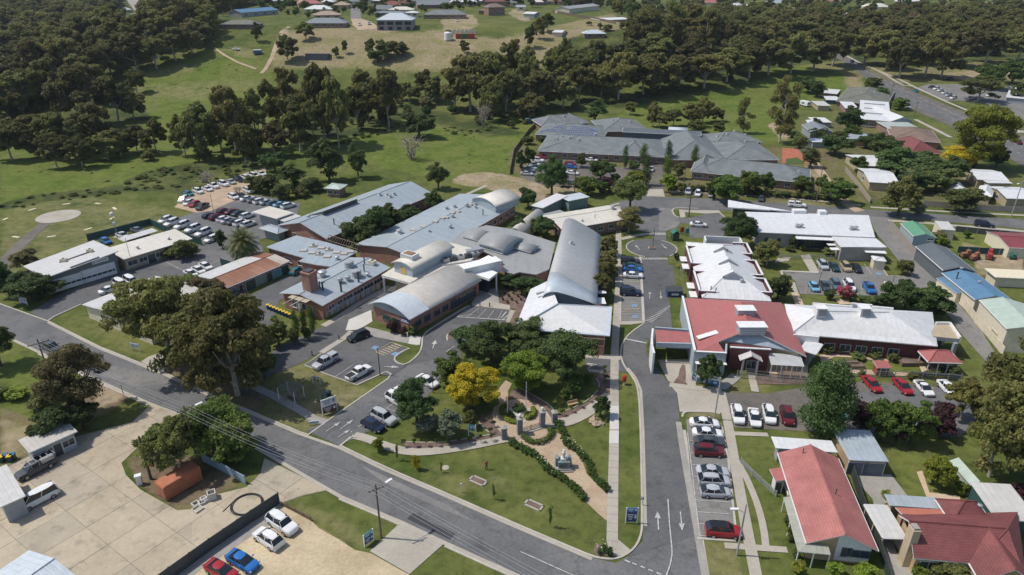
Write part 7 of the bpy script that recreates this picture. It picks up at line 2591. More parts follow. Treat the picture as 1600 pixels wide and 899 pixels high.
tree('gum+',1197,415,374,44,'round olive tree on the clinic lawn','wattle_tree')
tree('dark',1214,468,428,40,'dark round tree right of the white hip ward','dark_tree')
tree('dark',1103,606,556,38,'dark conical tree before the blue grey parapet wall','dark_tree')
tree('poplar+',1279,684,570,92,'dense tall green tree standing in the upper car park edge','green_tree')
trees('dark',[(1385,480,438,42,'left'),(1412,486,440,56,'middle'),(1446,492,444,60,'right'),(1470,498,466,34,'far right')],'olive dark tree, {} of the clump behind the white hip wing','dark_tree')
tree('olive',1412,430,402,28,'round olive tree in the car park island by the lane','garden_tree')
tree('olive',1441,556,528,30,'leafy tree left of the garden pavilion','garden_tree')
trees('shrub',[(1292,552,538,22,'first'),(1311,552,540,20,'second'),(1300,585,574,16,'third'),(1320,588,578,18,'fourth'),(1345,588,576,14,'fifth'),(1340,560,549,26,'sixth'),(1395,565,552,24,'seventh'),(1366,560,546,22,'eighth'),(1425,595,584,22,'ninth'),(1455,590,578,28,'tenth'),(1490,588,574,20,'eleventh')],'low garden shrub, {} from the left in the walled garden','shrub','shrub')
tree('pinkbush',1318,468,444,26,'crimson flowering climber arch beside the clinic car park','flowering_shrub','shrub')
trees('shrubd',[(1294,468,452,18,'left'),(1330,472,456,16,'right'),(1352,474,464,26,'rear'),(1375,476,464,30,'far')],'dark low bush, {} one below the clinic car park','shrub','shrub')
trees('shrub',[(1232,392,382,18,'left'),(1255,392,382,14,'middle'),(1293,398,386,22,'right'),(1238,388,366,14,'climbing')],'garden shrub, {} one under the clinic verandah','shrub','shrub')
trees('shrubd',[(1057,406,395,12,'upper'),(1072,424,412,14,'lower'),(1078,398,385,10,'top')],'small bush, {} one before the maroon bays','shrub','shrub')
trees('shrubg',[(1063,419,412,12,'drive side')],'orange flowering {} bush','shrub','shrub')
trees('plum',[(1344,670,625,50,'left'),(1400,690,634,44,'right'),(1462,680,632,56,'far right')],'dark plum leafed tree, {} one behind the brick garage','plum_tree')
trees('green',[(1375,690,620,56,'left'),(1420,694,628,60,'right')],'bright green tree, {} one behind the brick garage','green_tree')
trees('gum+',[(1590,690,530,150,'upper'),(1545,745,596,110,'lower'),(1610,760,600,120,'rightmost')],'big olive gum tree, {} one at the right picture edge','gum_tree')
tree('gum',1500,655,592,50,'olive gum bough over the white car at the right','gum_tree')
trees('lime',[(1455,758,712,40,'left'),(1472,765,725,34,'right')],'clipped lime green garden tree, {} one on the back lawn','garden_tree')
trees('shrubl',[(1500,772,752,24,'left'),(1528,778,762,26,'right'),(1385,778,768,18,'patio')],'yellow green shrub, {} one beside the dark red wing','shrub','shrub')
tree('plum',1592,780,752,30,'dark crimson shrub at the right picture edge','plum_tree')
trees('shrubl',[(1245,895,878,20,'left'),(1303,900,880,30,'middle'),(1350,905,884,34,'right'),(1435,905,886,26,'driveway')],'spiky green shrub, {} one before the bottom right houses','shrub','shrub')
trees('shrub',[(1229,822,800,16,'upper'),(1234,845,822,16,'middle'),(1243,872,855,14,'lower')],'garden shrub, {} one along the side verandah','shrub','shrub')
tree('olive',1478,905,872,60,'grey green tree before the dark red house windows','garden_tree')
tree('gold+',1500,262,226,62,'golden flowering tree above the white roofs in the north east','golden_tree')
tree('lime+',1522,262,160,92,'huge bright green spreading tree beside the highway','green_tree')
tree('dark',1555,262,230,30,'dark tree at the highway verge right of the golden tree','dark_tree')
trees('dark',[(1323,212,167,45,'right of the grey barn'),(1378,250,207,55,'behind the white units'),(1303,242,209,50,'at the top of the laneway'),(1400,278,233,75,'between the white units and the red roof'),(1440,280,237,65,'below the maroon tiled roof'),(1460,300,257,62,'above the street fence'),(1480,285,245,50,'below the golden tree'),(1355,232,209,32,'beside the beige shed'),(1425,300,263,50,'beside the street pine'),(1270,205,185,22,'before the grey barn'),(1262,145,119,32,'left in the lush paddock corner'),(1275,152,125,27,'right in the lush paddock corner')],'dark garden tree {}','dark_tree')
trees('green',[(1330,218,195,32,'beside the beige shed'),(1280,218,198,32,'before the grey barn'),(1310,224,205,30,'below the grey barn'),(1340,272,243,32,'beside the laneway fence'),(1404,172,151,32,'left of the highway shop'),(1362,145,120,32,'on the highway verge'),(1375,152,135,25,'right on the highway verge'),(1570,312,293,37,'before the right edge white house'),(1480,268,251,30,'under the golden tree')],'leafy green garden tree {}','green_tree')
tree('cypress',1374,262,236,8,'slim golden green pencil pine between the white roofs','cypress_tree')
trees('olive',[(1402,338,278,62,'left'),(1500,332,288,62,'right')],'broad street tree, {} of two on the verge by the white houses','street_tree')
trees('shrubs',[(1432,336,315,22,'lower'),(1425,318,295,16,'upper')],'pale blossoming bush, {} one beside the broad street tree','flowering_shrub','shrub')
trees('bronze',[(1466,378,360,26,'red')],'bronze {} shrub beside the green roofed shed','shrub','shrub')
tree('shrubl',1470,384,368,22,'yellow green shrub beside the charcoal shed','shrub','shrub')
tree('green',1510,372,360,14,'tiny green tree on the lawn beside the pale shed','green_tree')
tree('gum+',1527,158,118,58,'wide dark umbrella crowned tree beyond the highway','wattle_tree')
trees('green',[(1545,140,94,46,'left'),(1580,132,92,50,'right')],'fresh green tree, {} one beyond the umbrella tree','green_tree')
trees('dark',[(1590,158,130,30,'by the highway shop'),(1580,192,182,16,'on the car park verge')],'small dark tree {}','dark_tree')
creek=[(318,250,160,62),(345,235,175,52),(370,242,132,64),(402,235,140,50),(290,245,178,40),(455,225,108,66),(470,238,150,74),(508,226,98,56),(530,232,118,48),(575,192,108,58),(608,200,105,56),(560,205,130,50),(640,160,128,36),(665,152,108,30),(680,160,118,34),(735,175,86,84),(765,165,75,70),(800,150,62,66),(790,180,110,60),(845,172,108,66),(820,168,78,46),(770,190,125,44),(830,190,145,44),(880,170,118,50),(905,160,100,46),(712,172,120,48),(430,245,192,46),(385,260,190,44),(490,215,125,46),(245,240,185,40),(215,238,195,36),(190,245,200,34)]
for i,(px,py,tp,w)in enumerate(sorted(creek)):
 tree(['gum','gumd','gumtall','gum'][i%4],px,py,tp,w,'olive river gum, '+ORDW[i]+' from the left in the creek tree belt','gum_tree','tree','river gums along the creek')
edge=[(966,156,80,70),(1005,148,84,60),(1030,146,82,62),(1060,140,85,60),(1100,138,82,62),(940,150,95,50),(1135,128,74,60),(1170,122,70,60),(900,140,75,56),(925,128,62,60),(1200,118,62,62),(1235,115,50,66),(1270,112,44,66),(1300,104,40,56),(1350,100,42,56),(1385,108,46,56),(1405,122,60,52),(1445,120,48,60),(1470,122,52,54),(1500,105,45,60),(1540,98,48,56),(1590,95,48,60),(1420,100,40,56),(1150,112,55,60),(1080,112,60,60),(1020,105,52,62),(980,112,60,56),(870,122,72,44),(885,128,60,40),(860,118,78,36)]
for i,(px,py,tp,w)in enumerate(sorted(edge)):
 tree(['gumd','gum','gumtall','gumd'][i%4],px,py,tp,w,'dark olive gum, '+ORDW[i]+' from the left fronting the bushland behind the paddock','gum_tree','tree','gums fronting the eastern bushland')
ledge=[(105,250,175,70),(150,240,160,60),(60,245,180,62),(20,250,185,60),(185,190,118,56),(210,186,140,46),(130,200,100,84),(85,190,90,80),(40,200,110,80),(175,118,62,60),(215,112,50,60),(245,108,58,50),(275,95,42,52),(300,85,36,50),(310,70,30,44),(140,160,85,64),(160,140,72,60),(5,210,120,70),(70,150,60,70),(110,140,55,64),(20,150,75,70),(170,250,205,44),(130,262,215,40),(90,262,208,44),(215,145,108,26)]
for i,(px,py,tp,w)in enumerate(sorted(ledge)):
 tree(['gum','gumd','gumd'][i%3],px,py,tp,w,'dark olive gum, '+ORDW[i]+' from the left fronting the left hand bushland','gum_tree','tree','gums fronting the western bushland')
trees('dark',[(655,215,174,56,'near the pale dead bush'),(515,284,220,58,'behind the staff car park'),(560,278,222,32,'slender beside the round one'),(430,268,236,40,'at the gravel car park corner'),(460,290,258,44,'behind the staff car park bays'),(488,300,276,34,'above the garden room'),(420,302,272,40,'left behind the bays')],'dense dark tree {}','dark_tree')
trees('olive',[(440,312,288,36,'left'),(470,308,290,30,'middle'),(495,300,284,26,'right'),(400,300,270,34,'far left')],'scrubby olive tree, {} one on the lawn above the staff bays','garden_tree')
trees('bare',[(643,250,206,46,'by the bushy tree in the paddock'),(755,200,160,30,'at the foot of the creek gums'),(372,304,290,20,'in the gravel car park'),(325,288,266,34,'behind the gravel car park')],'pale leafless bush {}','bare_tree')
trees('silver',[(668,166,152,28,'creek')],'pale flowering {} bush','silver_tree')
hillt=[(450,95,54,36),(478,62,34,28),(580,88,60,18),(600,92,62,34),(618,90,64,28),(590,98,76,34),(630,86,66,24),(540,84,62,12),(526,90,72,12),(402,66,36,18),(725,85,62,18),(828,75,36,18),(842,62,26,20),(920,40,33,10),(938,46,36,10),(950,48,38,18),(855,50,20,24),(870,105,70,26),(895,100,70,30),(700,56,46,10)]
for i,(px,py,tp,w)in enumerate(sorted(hillt)):
 tree(['dark','gum','gum'][i%3],px,py,tp,w,'scattered paddock tree, '+ORDW[i]+' from the left on the mown hillside','paddock_tree','tree','scattered trees on the hill paddocks')
for i,px in enumerate(range(1048,1312,15)):
 if i not in(5,6):
  tree('shrub' if i%3 else 'shrubd',px,297+(px-1048)*.066,287+(px-1048)*.066-(i*7%4),17,'front garden shrub, '+ORDW[i]+' from the left behind the village street fence','shrub','shrub','shrubs behind the village street fence')
for i,(px,py,w)in enumerate([(905,292,24),(925,290,22),(880,292,20),(968,296,22),(960,285,20),(930,272,20),(945,262,18),(865,262,20)]):
 tree(['shrub','shrubd','olive'][i%3],px,py,py-14,w,'bushy shrub, '+ORDW[i]+' of those dotted round the village car park','shrub','shrub','shrubs round the village car park')
for i in range(18):
 px,py=790+(i%6)*7-(i//6)*2,447+(i//6)*10+(i%2)*4
 tree('shrubd',px,py+3,py-2,5,'small tussock, '+ORDW[i]+' of the rows in the entrance mulch bed','tussock','plant','tussocks in the entrance mulch bed')
p=G(384,410)
po_=thing('palm_tree','stout date palm with arching fronds beside the garage roof','palm',p)
b=MB()
b.lathe(0,0,[(.55,0),(.48,2.0),(.5,4.2),(.75,5.0),(.5,5.6)],10)
part('trunk',b,M_BARKD,po_)
rngp=np.random.default_rng(3)
for i in range(96):
 a=2.399*i
 el=math.radians(85-118*(i/96)**.9)
 ln=4.3+.6*rngp.random()
 if i<8:
  b=None
 key=i%8
 fb_=MB()
 n=9
 prev=Vector((0,0,0))
 d=Vector((math.cos(el),0,math.sin(el)))
 pts=[prev]
 for k in range(n):
  d=(d+Vector((0,0,-.10-.02*k))).normalized()
  prev=prev+d*ln/n
  pts.append(prev)
 for k in range(n):
  p0,p1=pts[k],pts[k+1]
  wl=.95*math.sin(math.pi*(k+.8)/(n+1.2))+.08
  for s in(-1,1):
   for m_ in range(2):
    q0=p0 .lerp(p1,m_*.5)
    q1=p0 .lerp(p1,m_*.5+.45)
    tip=q1+Vector((ln/n*.55,s*wl,-.32*wl))
    fb_.add([q0,q1,tip],[(0,1,2)])
 o=part('frond',fb_,LF['palm'],po_,(0,0,5.2),a)
p=G(452,309)
po2=thing('palm_tree','small fan palm on the lawn above the staff bays','palm',p)
b=MB()
b.lathe(0,0,[(.22,0),(.18,4.2),(.25,4.6)],8)
part('trunk',b,M_BARKD,po2)
for i in range(16):
 fb_=MB()
 for k in range(7):
  a=-.9+.3*k
  fb_.add([(.3,0,.1),(1.7*math.cos(a),1.7*math.sin(a)-.1,-.2),(1.7*math.cos(a),1.7*math.sin(a)+.1,-.2)],[(0,1,2)])
 o=part('frond',fb_,LF['palm'],po2,(0,0,4.5),2.399*i)
 o.rotation_euler=(0,.6-.09*i,2.399*i)
def hedge(name,pts,w,h,label,mat='rose'):
 wl=smooth_line([G(*q)for q in pts],2)
 bl=[]
 for a,c in zip(wl[:-1],wl[1:]):
  n=max(1,int((c-a).length/.35))
  for k in range(n):
   q=a.lerp(c,k/n)
   bl.append((q.x,q.y,h*.55,w/2,w/2,h*.45))
 cm=leaf_cloud(name,bl,70,.2,LF[mat],np.random.default_rng(9),.5,.35,.1)
 o=link(name,cm)
 return tag(o,label,'hedge')
hedge('hedge',[(818,684),(825,692),(840,695),(855,690),(863,680),(859,673)],1.0,.9,'crescent shaped clipped green hedge before the garden gates')
hedge('hedge',[(784,648),(784,640),(790,636)],.8,.8,'curved clipped hedge on the upper left of the garden circle','lime')
hedge('hedge',[(789,656),(796,661),(808,663)],.8,.8,'curved clipped hedge on the lower left of the garden circle','lime')
hedge('hedge',[(824,656),(833,652),(836,645),(832,641)],.8,.8,'curved clipped hedge on the right of the garden circle','lime')
hedge('hedge',[(1016,538),(1014,550),(1018,562),(1026,573)],1.4,1.0,'rounded hedge along the outside of the portico fin wall','olive')
for i,(px,py,w,d_)in enumerate([(812,637,3.0,1.6),(797,649,2.6,1.8),(826,648,2.6,1.2)]):
 tree('rosebush',px,py+4,py-5,24-i*2,['upper','left','right'][i]+' planted bed of low bushes inside the garden circle','rose_bush','rose bush','bushes inside the garden circle')
 # -- bushland too dense to count
def forest(name,label,polys,spacing,hmin,hmax,seed,kinds=('gum','gumd'),wf=.62,group=None):
 rng=np.random.default_rng(seed)
 pts,scl,rot=[],[],[]
 for poly in polys:
  w=[G(*q)for q in poly]
  x0,x1=min(p.x for p in w),max(p.x for p in w)
  y0,y1=min(p.y for p in w),max(p.y for p in w)
  n=int((x1-x0)*(y1-y0)/spacing**2)
  cand=rng.random((n,2))*[x1-x0,y1-y0]+[x0,y0]
  ins=np.zeros(n,bool)
  for i in range(len(w)):
   a,c=w[i],w[(i+1)%len(w)]
   if a.y==c.y:
    continue
   cc=((a.y>cand[:,1])!=(c.y>cand[:,1]))&(cand[:,0]<(c.x-a.x)*(cand[:,1]-a.y)/(c.y-a.y)+a.x)
   ins^=cc
  cand=cand[ins]
  keep=[]
  grid={}
  for q in cand:
   k=(int(q[0]/spacing),int(q[1]/spacing))
   ok=True
   for dx in(-1,0,1):
    for dy in(-1,0,1):
     for o in grid.get((k[0]+dx,k[1]+dy),()):
      if(o[0]-q[0])**2+(o[1]-q[1])**2<(spacing*.72)**2:
       ok=False
   if ok:
    grid.setdefault(k,[]).append(q)
    keep.append(q)
  for q in keep:
   pts.append((q[0],q[1],float(hgt(q[0],q[1]))-.3))
   h=hmin+(hmax-hmin)*rng.random()
   wd=h*wf*(.8+.5*rng.random())
   scl.append((wd/10,wd/10,h/10))
   rot.append((0,0,rng.random()*6.28))
 me=bpy.data.meshes.new(name)
 me.from_pydata(pts,[],[])
 for nm,arr in(('tree_scale',scl),('tree_rot',rot)):
  at=me.attributes.new(nm,'FLOAT_VECTOR','POINT')
  at.data.foreach_set('vector',np.array(arr,np.float32).ravel())
 o=link(name,me)
 o['kind']='stuff'
 o['label']=label
 o['category']='forest'
 src=bpy.data.collections.new(name+' source')
 for k in kinds:
  for v in range(NVAR.get(k,1)):
   tm,cm=proto(k,v)
   tb,cb=bpy.data.objects.new('trunk',tm),bpy.data.objects.new('crown',cm)
   bm=bmesh.new()
   bm.from_mesh(cm)
   nf=len(bm.faces)
   bm.from_mesh(tm)
   bm.faces.ensure_lookup_table()
   for f in bm.faces[nf:]:
    f.material_index=1
   jm=bpy.data.meshes.new('forest tree')
   bm.to_mesh(jm)
   bm.free()
   jm.materials.append(cm.materials[0])
   jm.materials.append(tm.materials[0])
   src.objects.link(bpy.data.objects.new('forest tree',jm))
   bpy.data.objects.remove(tb)
   bpy.data.objects.remove(cb)
 ng=bpy.data.node_groups.new(name,'GeometryNodeTree')
 ng.interface.new_socket('Geometry',in_out='INPUT',socket_type='NodeSocketGeometry')
 ng.interface.new_socket('Geometry',in_out='OUTPUT',socket_type='NodeSocketGeometry')
 gi,go=ng.nodes.new('NodeGroupInput'),ng.nodes.new('NodeGroupOutput')
 ci=ng.nodes.new('GeometryNodeCollectionInfo')
 ci.inputs['Collection'].default_value=src
 ci.inputs['Separate Children'].default_value=True
 ci.inputs['Reset Children'].default_value=True
 ip=ng.nodes.new('GeometryNodeInstanceOnPoints')
 ip.inputs['Pick Instance'].default_value=True
 rv=ng.nodes.new('FunctionNodeRandomValue')
 rv.data_type='INT'
 rv.inputs['Min'].default_value=0
 rv.inputs['Max'].default_value=40
 a1=ng.nodes.new('GeometryNodeInputNamedAttribute')
 a1 .data_type='FLOAT_VECTOR'
 a1 .inputs['Name'].default_value='tree_scale'
 a2=ng.nodes.new('GeometryNodeInputNamedAttribute')
 a2 .data_type='FLOAT_VECTOR'
 a2 .inputs['Name'].default_value='tree_rot'
 er=ng.nodes.new('FunctionNodeEulerToRotation')
 l=ng.links.new
 l(gi.outputs[0],ip.inputs['Points'])
 l(ci.outputs[0],ip.inputs['Instance'])
 l(rv.outputs[2],ip.inputs['Instance Index'])
 l(a1 .outputs[0],ip.inputs['Scale'])
 l(a2 .outputs[0],er.inputs[0])
 l(er.outputs[0],ip.inputs['Rotation'])
 l(ip.outputs[0],go.inputs[0])
 md=o.modifiers.new('trees','NODES')
 md.node_group=ng
 return o
forest('forest','dense dark olive gum bushland filling the upper left',[[(-260,250),(0,232),(40,190),(70,150),(150,110),(220,85),(290,72),(330,60),(335,42),(300,20),(232,34),(232,62),(182,62),(184,40),(120,36),(0,30),(-260,40)],[(228,34),(300,20),(345,30),(400,8),(480,4),(480,0),(225,0)],[(-300,30),(185,28),(185,0),(-300,0)]],9.5,12,24,1,('gum','gumd','gumtall','olive','gumthin'),.8)
forest('forest','dense brown green gum bushland filling the upper right',[[(960,85),(1000,95),(1100,92),(1180,85),(1240,80),(1300,70),(1312,60),(1300,42),(1200,40),(1110,42),(1080,48),(1020,50),(990,62)],[(1330,75),(1400,95),(1470,92),(1540,85),(1620,80),(1900,95),(1900,40),(1600,38),(1450,38),(1330,42),(1320,60)]],9.5,12,25,2,('gum','gumd','gumtall','bronze','gumthin'),.8)
forest('forest','tree filled gardens of the far suburb along the skyline',[[(400,14),(500,12),(700,10),(900,14),(1000,40),(1060,44),(1110,38),(1300,40),(1800,38),(1800,1),(1000,0),(300,0)]],24.0,7,15,3,('dark','gum','green'),.8)
forest('garden_trees','leafy back gardens among the houses on the hill',[[(405,14),(470,30),(560,24),(580,30),(660,20),(750,12),(800,8),(930,12),(1000,34),(1060,40),(1000,12),(900,4),(600,3),(420,4)],[(935,40),(1000,36),(1070,46),(1000,58),(940,52)]],11,3,8,8,('dark','green','olive','shrub'),1.0)
forest('scrub_trees','low bushy understorey beneath the creek gums',[[(430,215),(520,180),(640,160),(700,172),(840,180),(830,200),(760,205),(660,180),(560,205),(470,235)],[(180,235),(300,235),(420,230),(420,250),(300,258),(180,250)],[(840,178),(1000,150),(1170,122),(1175,128),(1000,160),(850,188)]],9.0,2.0,6.5,4,('shrubd','shrub','gum'),1.1)
forest('scrub','dark rank scrub bank behind the gravel car park',[[(192,287),(232,268),(300,255),(420,246),(428,260),(350,283),(296,300),(240,298)],[(0,322),(60,306),(190,292),(270,300),(180,303),(60,319),(0,332)],[(480,238),(560,210),(640,188),(760,208),(740,216),(640,196),(560,222)]],3.2,.6,1.6,6,('shrubd','shrub'),2.2)
forest('scrub','rough tussocks and weeds in the paddocks',[[(0,260),(180,255),(420,240),(560,220),(830,215),(800,262),(700,280),(560,252),(400,242),(250,270),(0,315)],[(260,100),(430,95),(430,150),(200,165)],[(455,60),(545,66),(545,78),(458,74)],[(440,100),(760,112),(760,118),(430,112)]],11,.3,.8,7,('shrub',),2.4)
# -- FAR SUBURB
def fhouse(x0,y0,x1,y1,depth,eave,ridge,roof,wall,roofm,label,name='far_house',wins=3,axis='x'):
 a,c=G(x0,y0),G(x1,y1)
 z=min(a.z,c.z)-.6
 d=(c-a)
 d.z=0
 n=Vector((-d.y,d.x,0)).normalized()
 zb=z+.6
 t_=building(name,label,'house' if 'house' in name else 'shed',a,c,c+n*depth,eave+.6,ridge+.6,roof,axis,wall,roofm,.5,{0:[((i+.5)/wins,min(2.4,d.length/wins*.55),1.4,1.6)for i in range(wins)]}if wins else None,base=z,gut=False)
 return t_
BK,WH,SL=BR_DK,R_WHITE,T_SLATE
for args in[(345,46,404,46,12,3,5.5,'hip',BK,T_OLIVE,'olive grey hip roofed house at the bushland edge of the hill','far_house',4),(378,28,436,22,14,3.5,5.5,'gable',W_GREY,R_STEEL,'long blue roofed house at the top of the hill among trees','far_house',4),(474,44,541,44,13,3,5.8,'hip',BK,R_SLATE,'dark slate hip roofed house above the hill track','far_house',5),(490,31,534,30,13,3,5.4,'hip',BR_TAN,T_TAN,'tan tiled house behind the dark slate house','far_house',3),(474,21,518,21,14,3,5.6,'hip',W_CREAM,WH,'white roofed house behind the tan tiled house','far_house',3),(466,12,506,11,14,3,5.8,'hip',BR_TAN,T_RED,'pink red roofed house on the far left of the skyline suburb','far_house',3),(519,14,545,14,14,3,5.6,'hip',BR_TAN,T_TAN,'brownish roofed house left of the hill street end','far_house',2),(587,21,613,21,12,3,5.8,'gable',W_CREAM,SL,'grey gabled house right of the hill street end','far_house',2),(594,14,630,14,14,3,6,'hip',BR_TAN,T_DKRED,'dark red roofed house behind the big white hip roof','far_house',3),(606,22,646,22,12,3,5,'hip',W_CREAM,R_CREAM,'cream roofed house tucked behind the big white hip roof','far_house',3),(585,27,632,27,8,3,4,'hip',BK,R_SLATE,'low slate roof directly behind the big white hip roof','far_house',3),(632,27,654,27,9,3,4,'hip',W_CREAM,WH,'small white roof right behind the big white hip roof','far_house',2),(661,30,728,30,14,3,6,'hip',BK,SL,'wide grey roofed brick house by the building site','far_house',5),(652,14,704,13,14,3,6.5,'gable',BK,R_SLATE,'slate roofed house behind the wide grey roofed brick house','far_house',3),(763,25,790,24,11,6,8.5,'hip',BR_DK,T_BROWN,'two storey dark brick house with brown hip roof','far_house',3),(747,23,762,23,8,3,4,'hip',BR_DK,T_BROWN,'low brown wing left of the two storey dark brick house','far_house',1),(756,12,796,12,12,5,7.5,'hip',BR_DK,T_DKRED,'dark red brick house on the skyline above the hill','far_house',3),(806,17,822,17,10,3,4,'gable',W_CREAM,R_BLUE,'small blue grey roofed house beside the sandy drive','far_house',1),(890,22,937,17,14,4,5.5,'gable',W_CREAM,R_GREY,'long beige shed behind the paling fence on the hill','far_shed',0),(936,33,986,37,12,3,3.6,'skill2',BR_TAN,WH,'flat white roofed brick house by the golden wattle','far_house',3),(912,61,947,60,10,3,5,'hip',BK,R_SHEEN,'pale roofed house half hidden by the eastern bushland','far_house',2),(560,7,590,7,14,3,6,'hip',W_CREAM,R_CREAM,'cream roofed house at the head of the hill street','far_house',2),(636,7,680,7,14,3,6,'hip',BR_TAN,T_SLATE,'grey roofed house on the skyline above the wide grey roof','far_house',3),(700,9,745,9,14,3,6,'hip',W_CREAM,WH,'white roofed house on the skyline near the two storey house','far_house',3),(832,8,868,8,14,3,6,'hip',BR_TAN,T_BROWN,'brown roofed skyline house above the white shed','far_house',2),(888,8,925,8,14,5,8,'hip',BR_RED,T_SLATE,'red brick skyline house behind the long beige shed','far_house',2),(968,14,1000,14,14,3,5.5,'hip',W_CREAM,T_TAN,'tan roofed skyline house left of the curved far street','far_house',2),(1090,8,1130,8,14,3,6,'hip',W_CREAM,T_RED,'red roofed skyline house right of the curved far street','far_house',2),(1140,13,1172,13,14,3,6,'hip',BR_TAN,R_PALE,'pale roofed skyline house above the eastern bushland','far_house',2),(1195,9,1230,9,16,3,7,'hip',W_CREAM,R_BLUE,'blue grey roofed skyline house above the eastern bushland','far_house',2),(1280,6,1320,6,16,3,7,'hip',W_CREAM,T_RED,'orange red roofed skyline house at upper right','far_house',2),(1352,15,1390,15,16,3,7,'hip',W_CREAM,R_CREAM,'cream roofed house in the trees at upper right','far_house',2),(1405,6,1450,6,16,3,7,'hip',W_CREAM,WH,'white roofed skyline house at upper right','far_house',2),(1540,12,1580,12,16,3,7,'hip',W_CREAM,R_PALE,'pale roofed skyline house at the right corner','far_house',2),(1582,8,1630,8,16,3,7,'hip',BR_TAN,T_RED,'bright red roofed skyline house at the right corner','far_house',2),(182,20,200,20,12,3,6,'hip',W_CREAM,WH,'white house in the street gap of the western bushland','far_house',1),(476,94,512,95,8,3.2,4,'skill0',R_CHAR,R_STEEL,'dark blue farm shed on the mown hillside','far_shed',0),(817,28,835,29,9,3,4,'gable',W_GREY,WH,'white roofed shed at the end of the sandy hill drive','far_shed',0),(862,57,878,59,12,3,3.8,'gable',W_CREAM,WH,'white shed at the corner of the dry paddock','far_shed',0),]:
 fhouse(*args)
RC=[(WH,'white'),(T_TAN,'tan tiled'),(R_BLUE,'blue grey'),(T_DKRED,'dark red'),(R_CREAM,'cream'),(T_SLATE,'grey tiled')]
for i in range(16):
 x=1004+i*38
 y=22+(i*5%3)*5
 fhouse(x,y,x+20,y,13,3,6.4,'hip',[W_CREAM,BR_TAN,BR_DK][i%3],RC[i*5%6][0],RC[i*5%6][1]+' roofed house, '+ORDW[i]+' from the left in the far right suburb','far_house',2)
for i in range(14):
 x=420+i*41
 y=7+(i*3%4)
 fhouse(x,y,x+20,y,13,3,6.4,'hip',[W_CREAM,BR_DK,BR_TAN][i%3],RC[(i*5+2)%6][0],RC[(i*5+2)%6][1]+' roofed house, '+ORDW[i]+' from the left along the hilltop skyline','far_house',2)
bw=fhouse(588,48,646,48,16,6.4,10.2,'hip',plain('bagged brick grey',(.26,.245,.24),.85),R_SHEEN,'big two storey house with broad white hip roof on the hill','hill_house',0)
for i in range(4):
 for z in(.9,4.0):
  window(bw.o,-bw.wx+2*bw.wx*(i+.5)/4,-bw.wy*bw.fl,z,0,4.2 if z>3 else 2.6,2.0,M_FRAMED,2)
p=G(700,63)
b=MB()
b.lathe(0,0,[(2.3,0),(2.3,4.2),(2.1,4.5),(.3,5.0)],18)
solo('water_tank','round white water tank on the hillside building site','water tank',b,W_WHITE,p)
p=G(727,60)
b=MB()
for i in range(12):
 b.box(-5.5+i,0,0,.9,2.4,2.7,0,1 if i in(4,5,6)else 0)
solo('shipping_container','red and green container on the hillside building site','container',b,[plain('container red',(.38,.06,.03)),plain('container green',(.05,.16,.07))],p)
p=G(703,54)
b=MB()
for i in range(7):
 for j in range(2):
  b.box(i*2.6,j*5,0,1.9,.3,2.6)
  b.box(i*2.6-1.0,j*5+1,0,.3,2.0,2.0)
o=solo('unfinished_walls','pale unfinished block walls on the hillside building site','building site',b,W_CREAM,p)
p=G(826,193)
b=MB()
b.lathe(0,0,[(1.9,0),(1.9,2.4),(1.7,2.6),(.3,2.9)],16)
b.lathe(2.6,0,[(1.7,0),(1.7,2.4),(1.5,2.6),(.3,2.9)],16)
solo('water_tank','pair of dark teal water tanks in the paddock left of the village','water tank',b,W_TEAL,p)
fence('paling_fence','brown paling fence along the hill paddock before the beige shed',[(862,19),(890,25),(920,30),(962,38)],1.9,M_WOOD,step=8)
# -- STREET FURNITURE
M_POLE=plain('pole timber',(.14,.11,.085),.9)
M_POLEG=plain('pole grey',(.34,.34,.33),.6)
M_WIRE=plain('wire',(.40,.40,.40),.5)
def pole(px,py,top,label,mat,r=.14,arm=None,lamp=None,cross=0,name='power_pole',cat='pole'):
 p=G(px,py)
 h=ztop(p,top)
 o=thing(name,label,cat,p)
 b=MB()
 b.tube((0,0,0),(0,0,h),r,r*.7,8)
 part('post',b,mat,o)
 if cross:
  b=MB()
  c,s=math.cos(arm or 0),math.sin(arm or 0)
  b.box(0,0,h-.9,cross,.12,.14,arm or 0)
  for k in(-.46,-.2,.2,.46):
   b.lathe(k*cross*c,k*cross*s,[(.04,h-.76),(.07,h-.66),(.04,h-.52)],6)
  part('crossarm',b,mat,o)
 if lamp:
  a,ln=lamp
  c,s=math.cos(a),math.sin(a)
  b=MB()
  b.tube((0,0,h-1.4),(c*ln,s*ln,h-.8),.045,.04,6)
  part('lamp_arm',b,M_POLEG,o)
  b=MB()
  b.box(c*(ln+.35),s*(ln+.35),h-.86,1.0,.34,.16,a)
  part('lamp',b,W_WHITE,o)
 return o,p,h
po1=pole(596,841,757,'timber power pole with street lamp on the grass verge at bottom centre',M_POLE,.15,.55,(.85,1.7),2.0)
po2_=pole(312,735,634,'timber power pole rising through the leafy green street tree',M_POLE,.15,.55,(.85,1.7),2.0)
po3=pole(84,606,530,'timber power pole with long white T arm by the dark grey pickup',M_POLE,.15,.75,None,3.2)
pole(236,749,682,'stout leaning timber pole beside the orange container',M_POLE,.22)
pole(70,674,629,'slim timber pole behind the depot office',M_POLE,.13)
pole(193,617,601,'short sign post on the gravel verge of the main street',M_POLE,.06,name='sign_post')
pole(1151,868,788,'silver street lamp pole at the lower right footpaths',M_POLEG,.13,None,(math.pi,1.0),name='street_lamp',cat='street lamp')
pole(1116,656,590,'grey pole on the grass island by the concrete forecourt',M_POLEG,.14)
pole(1076,339,305,'power pole with transformer at the street corner island',M_POLE,.2,.2,None,2.4)
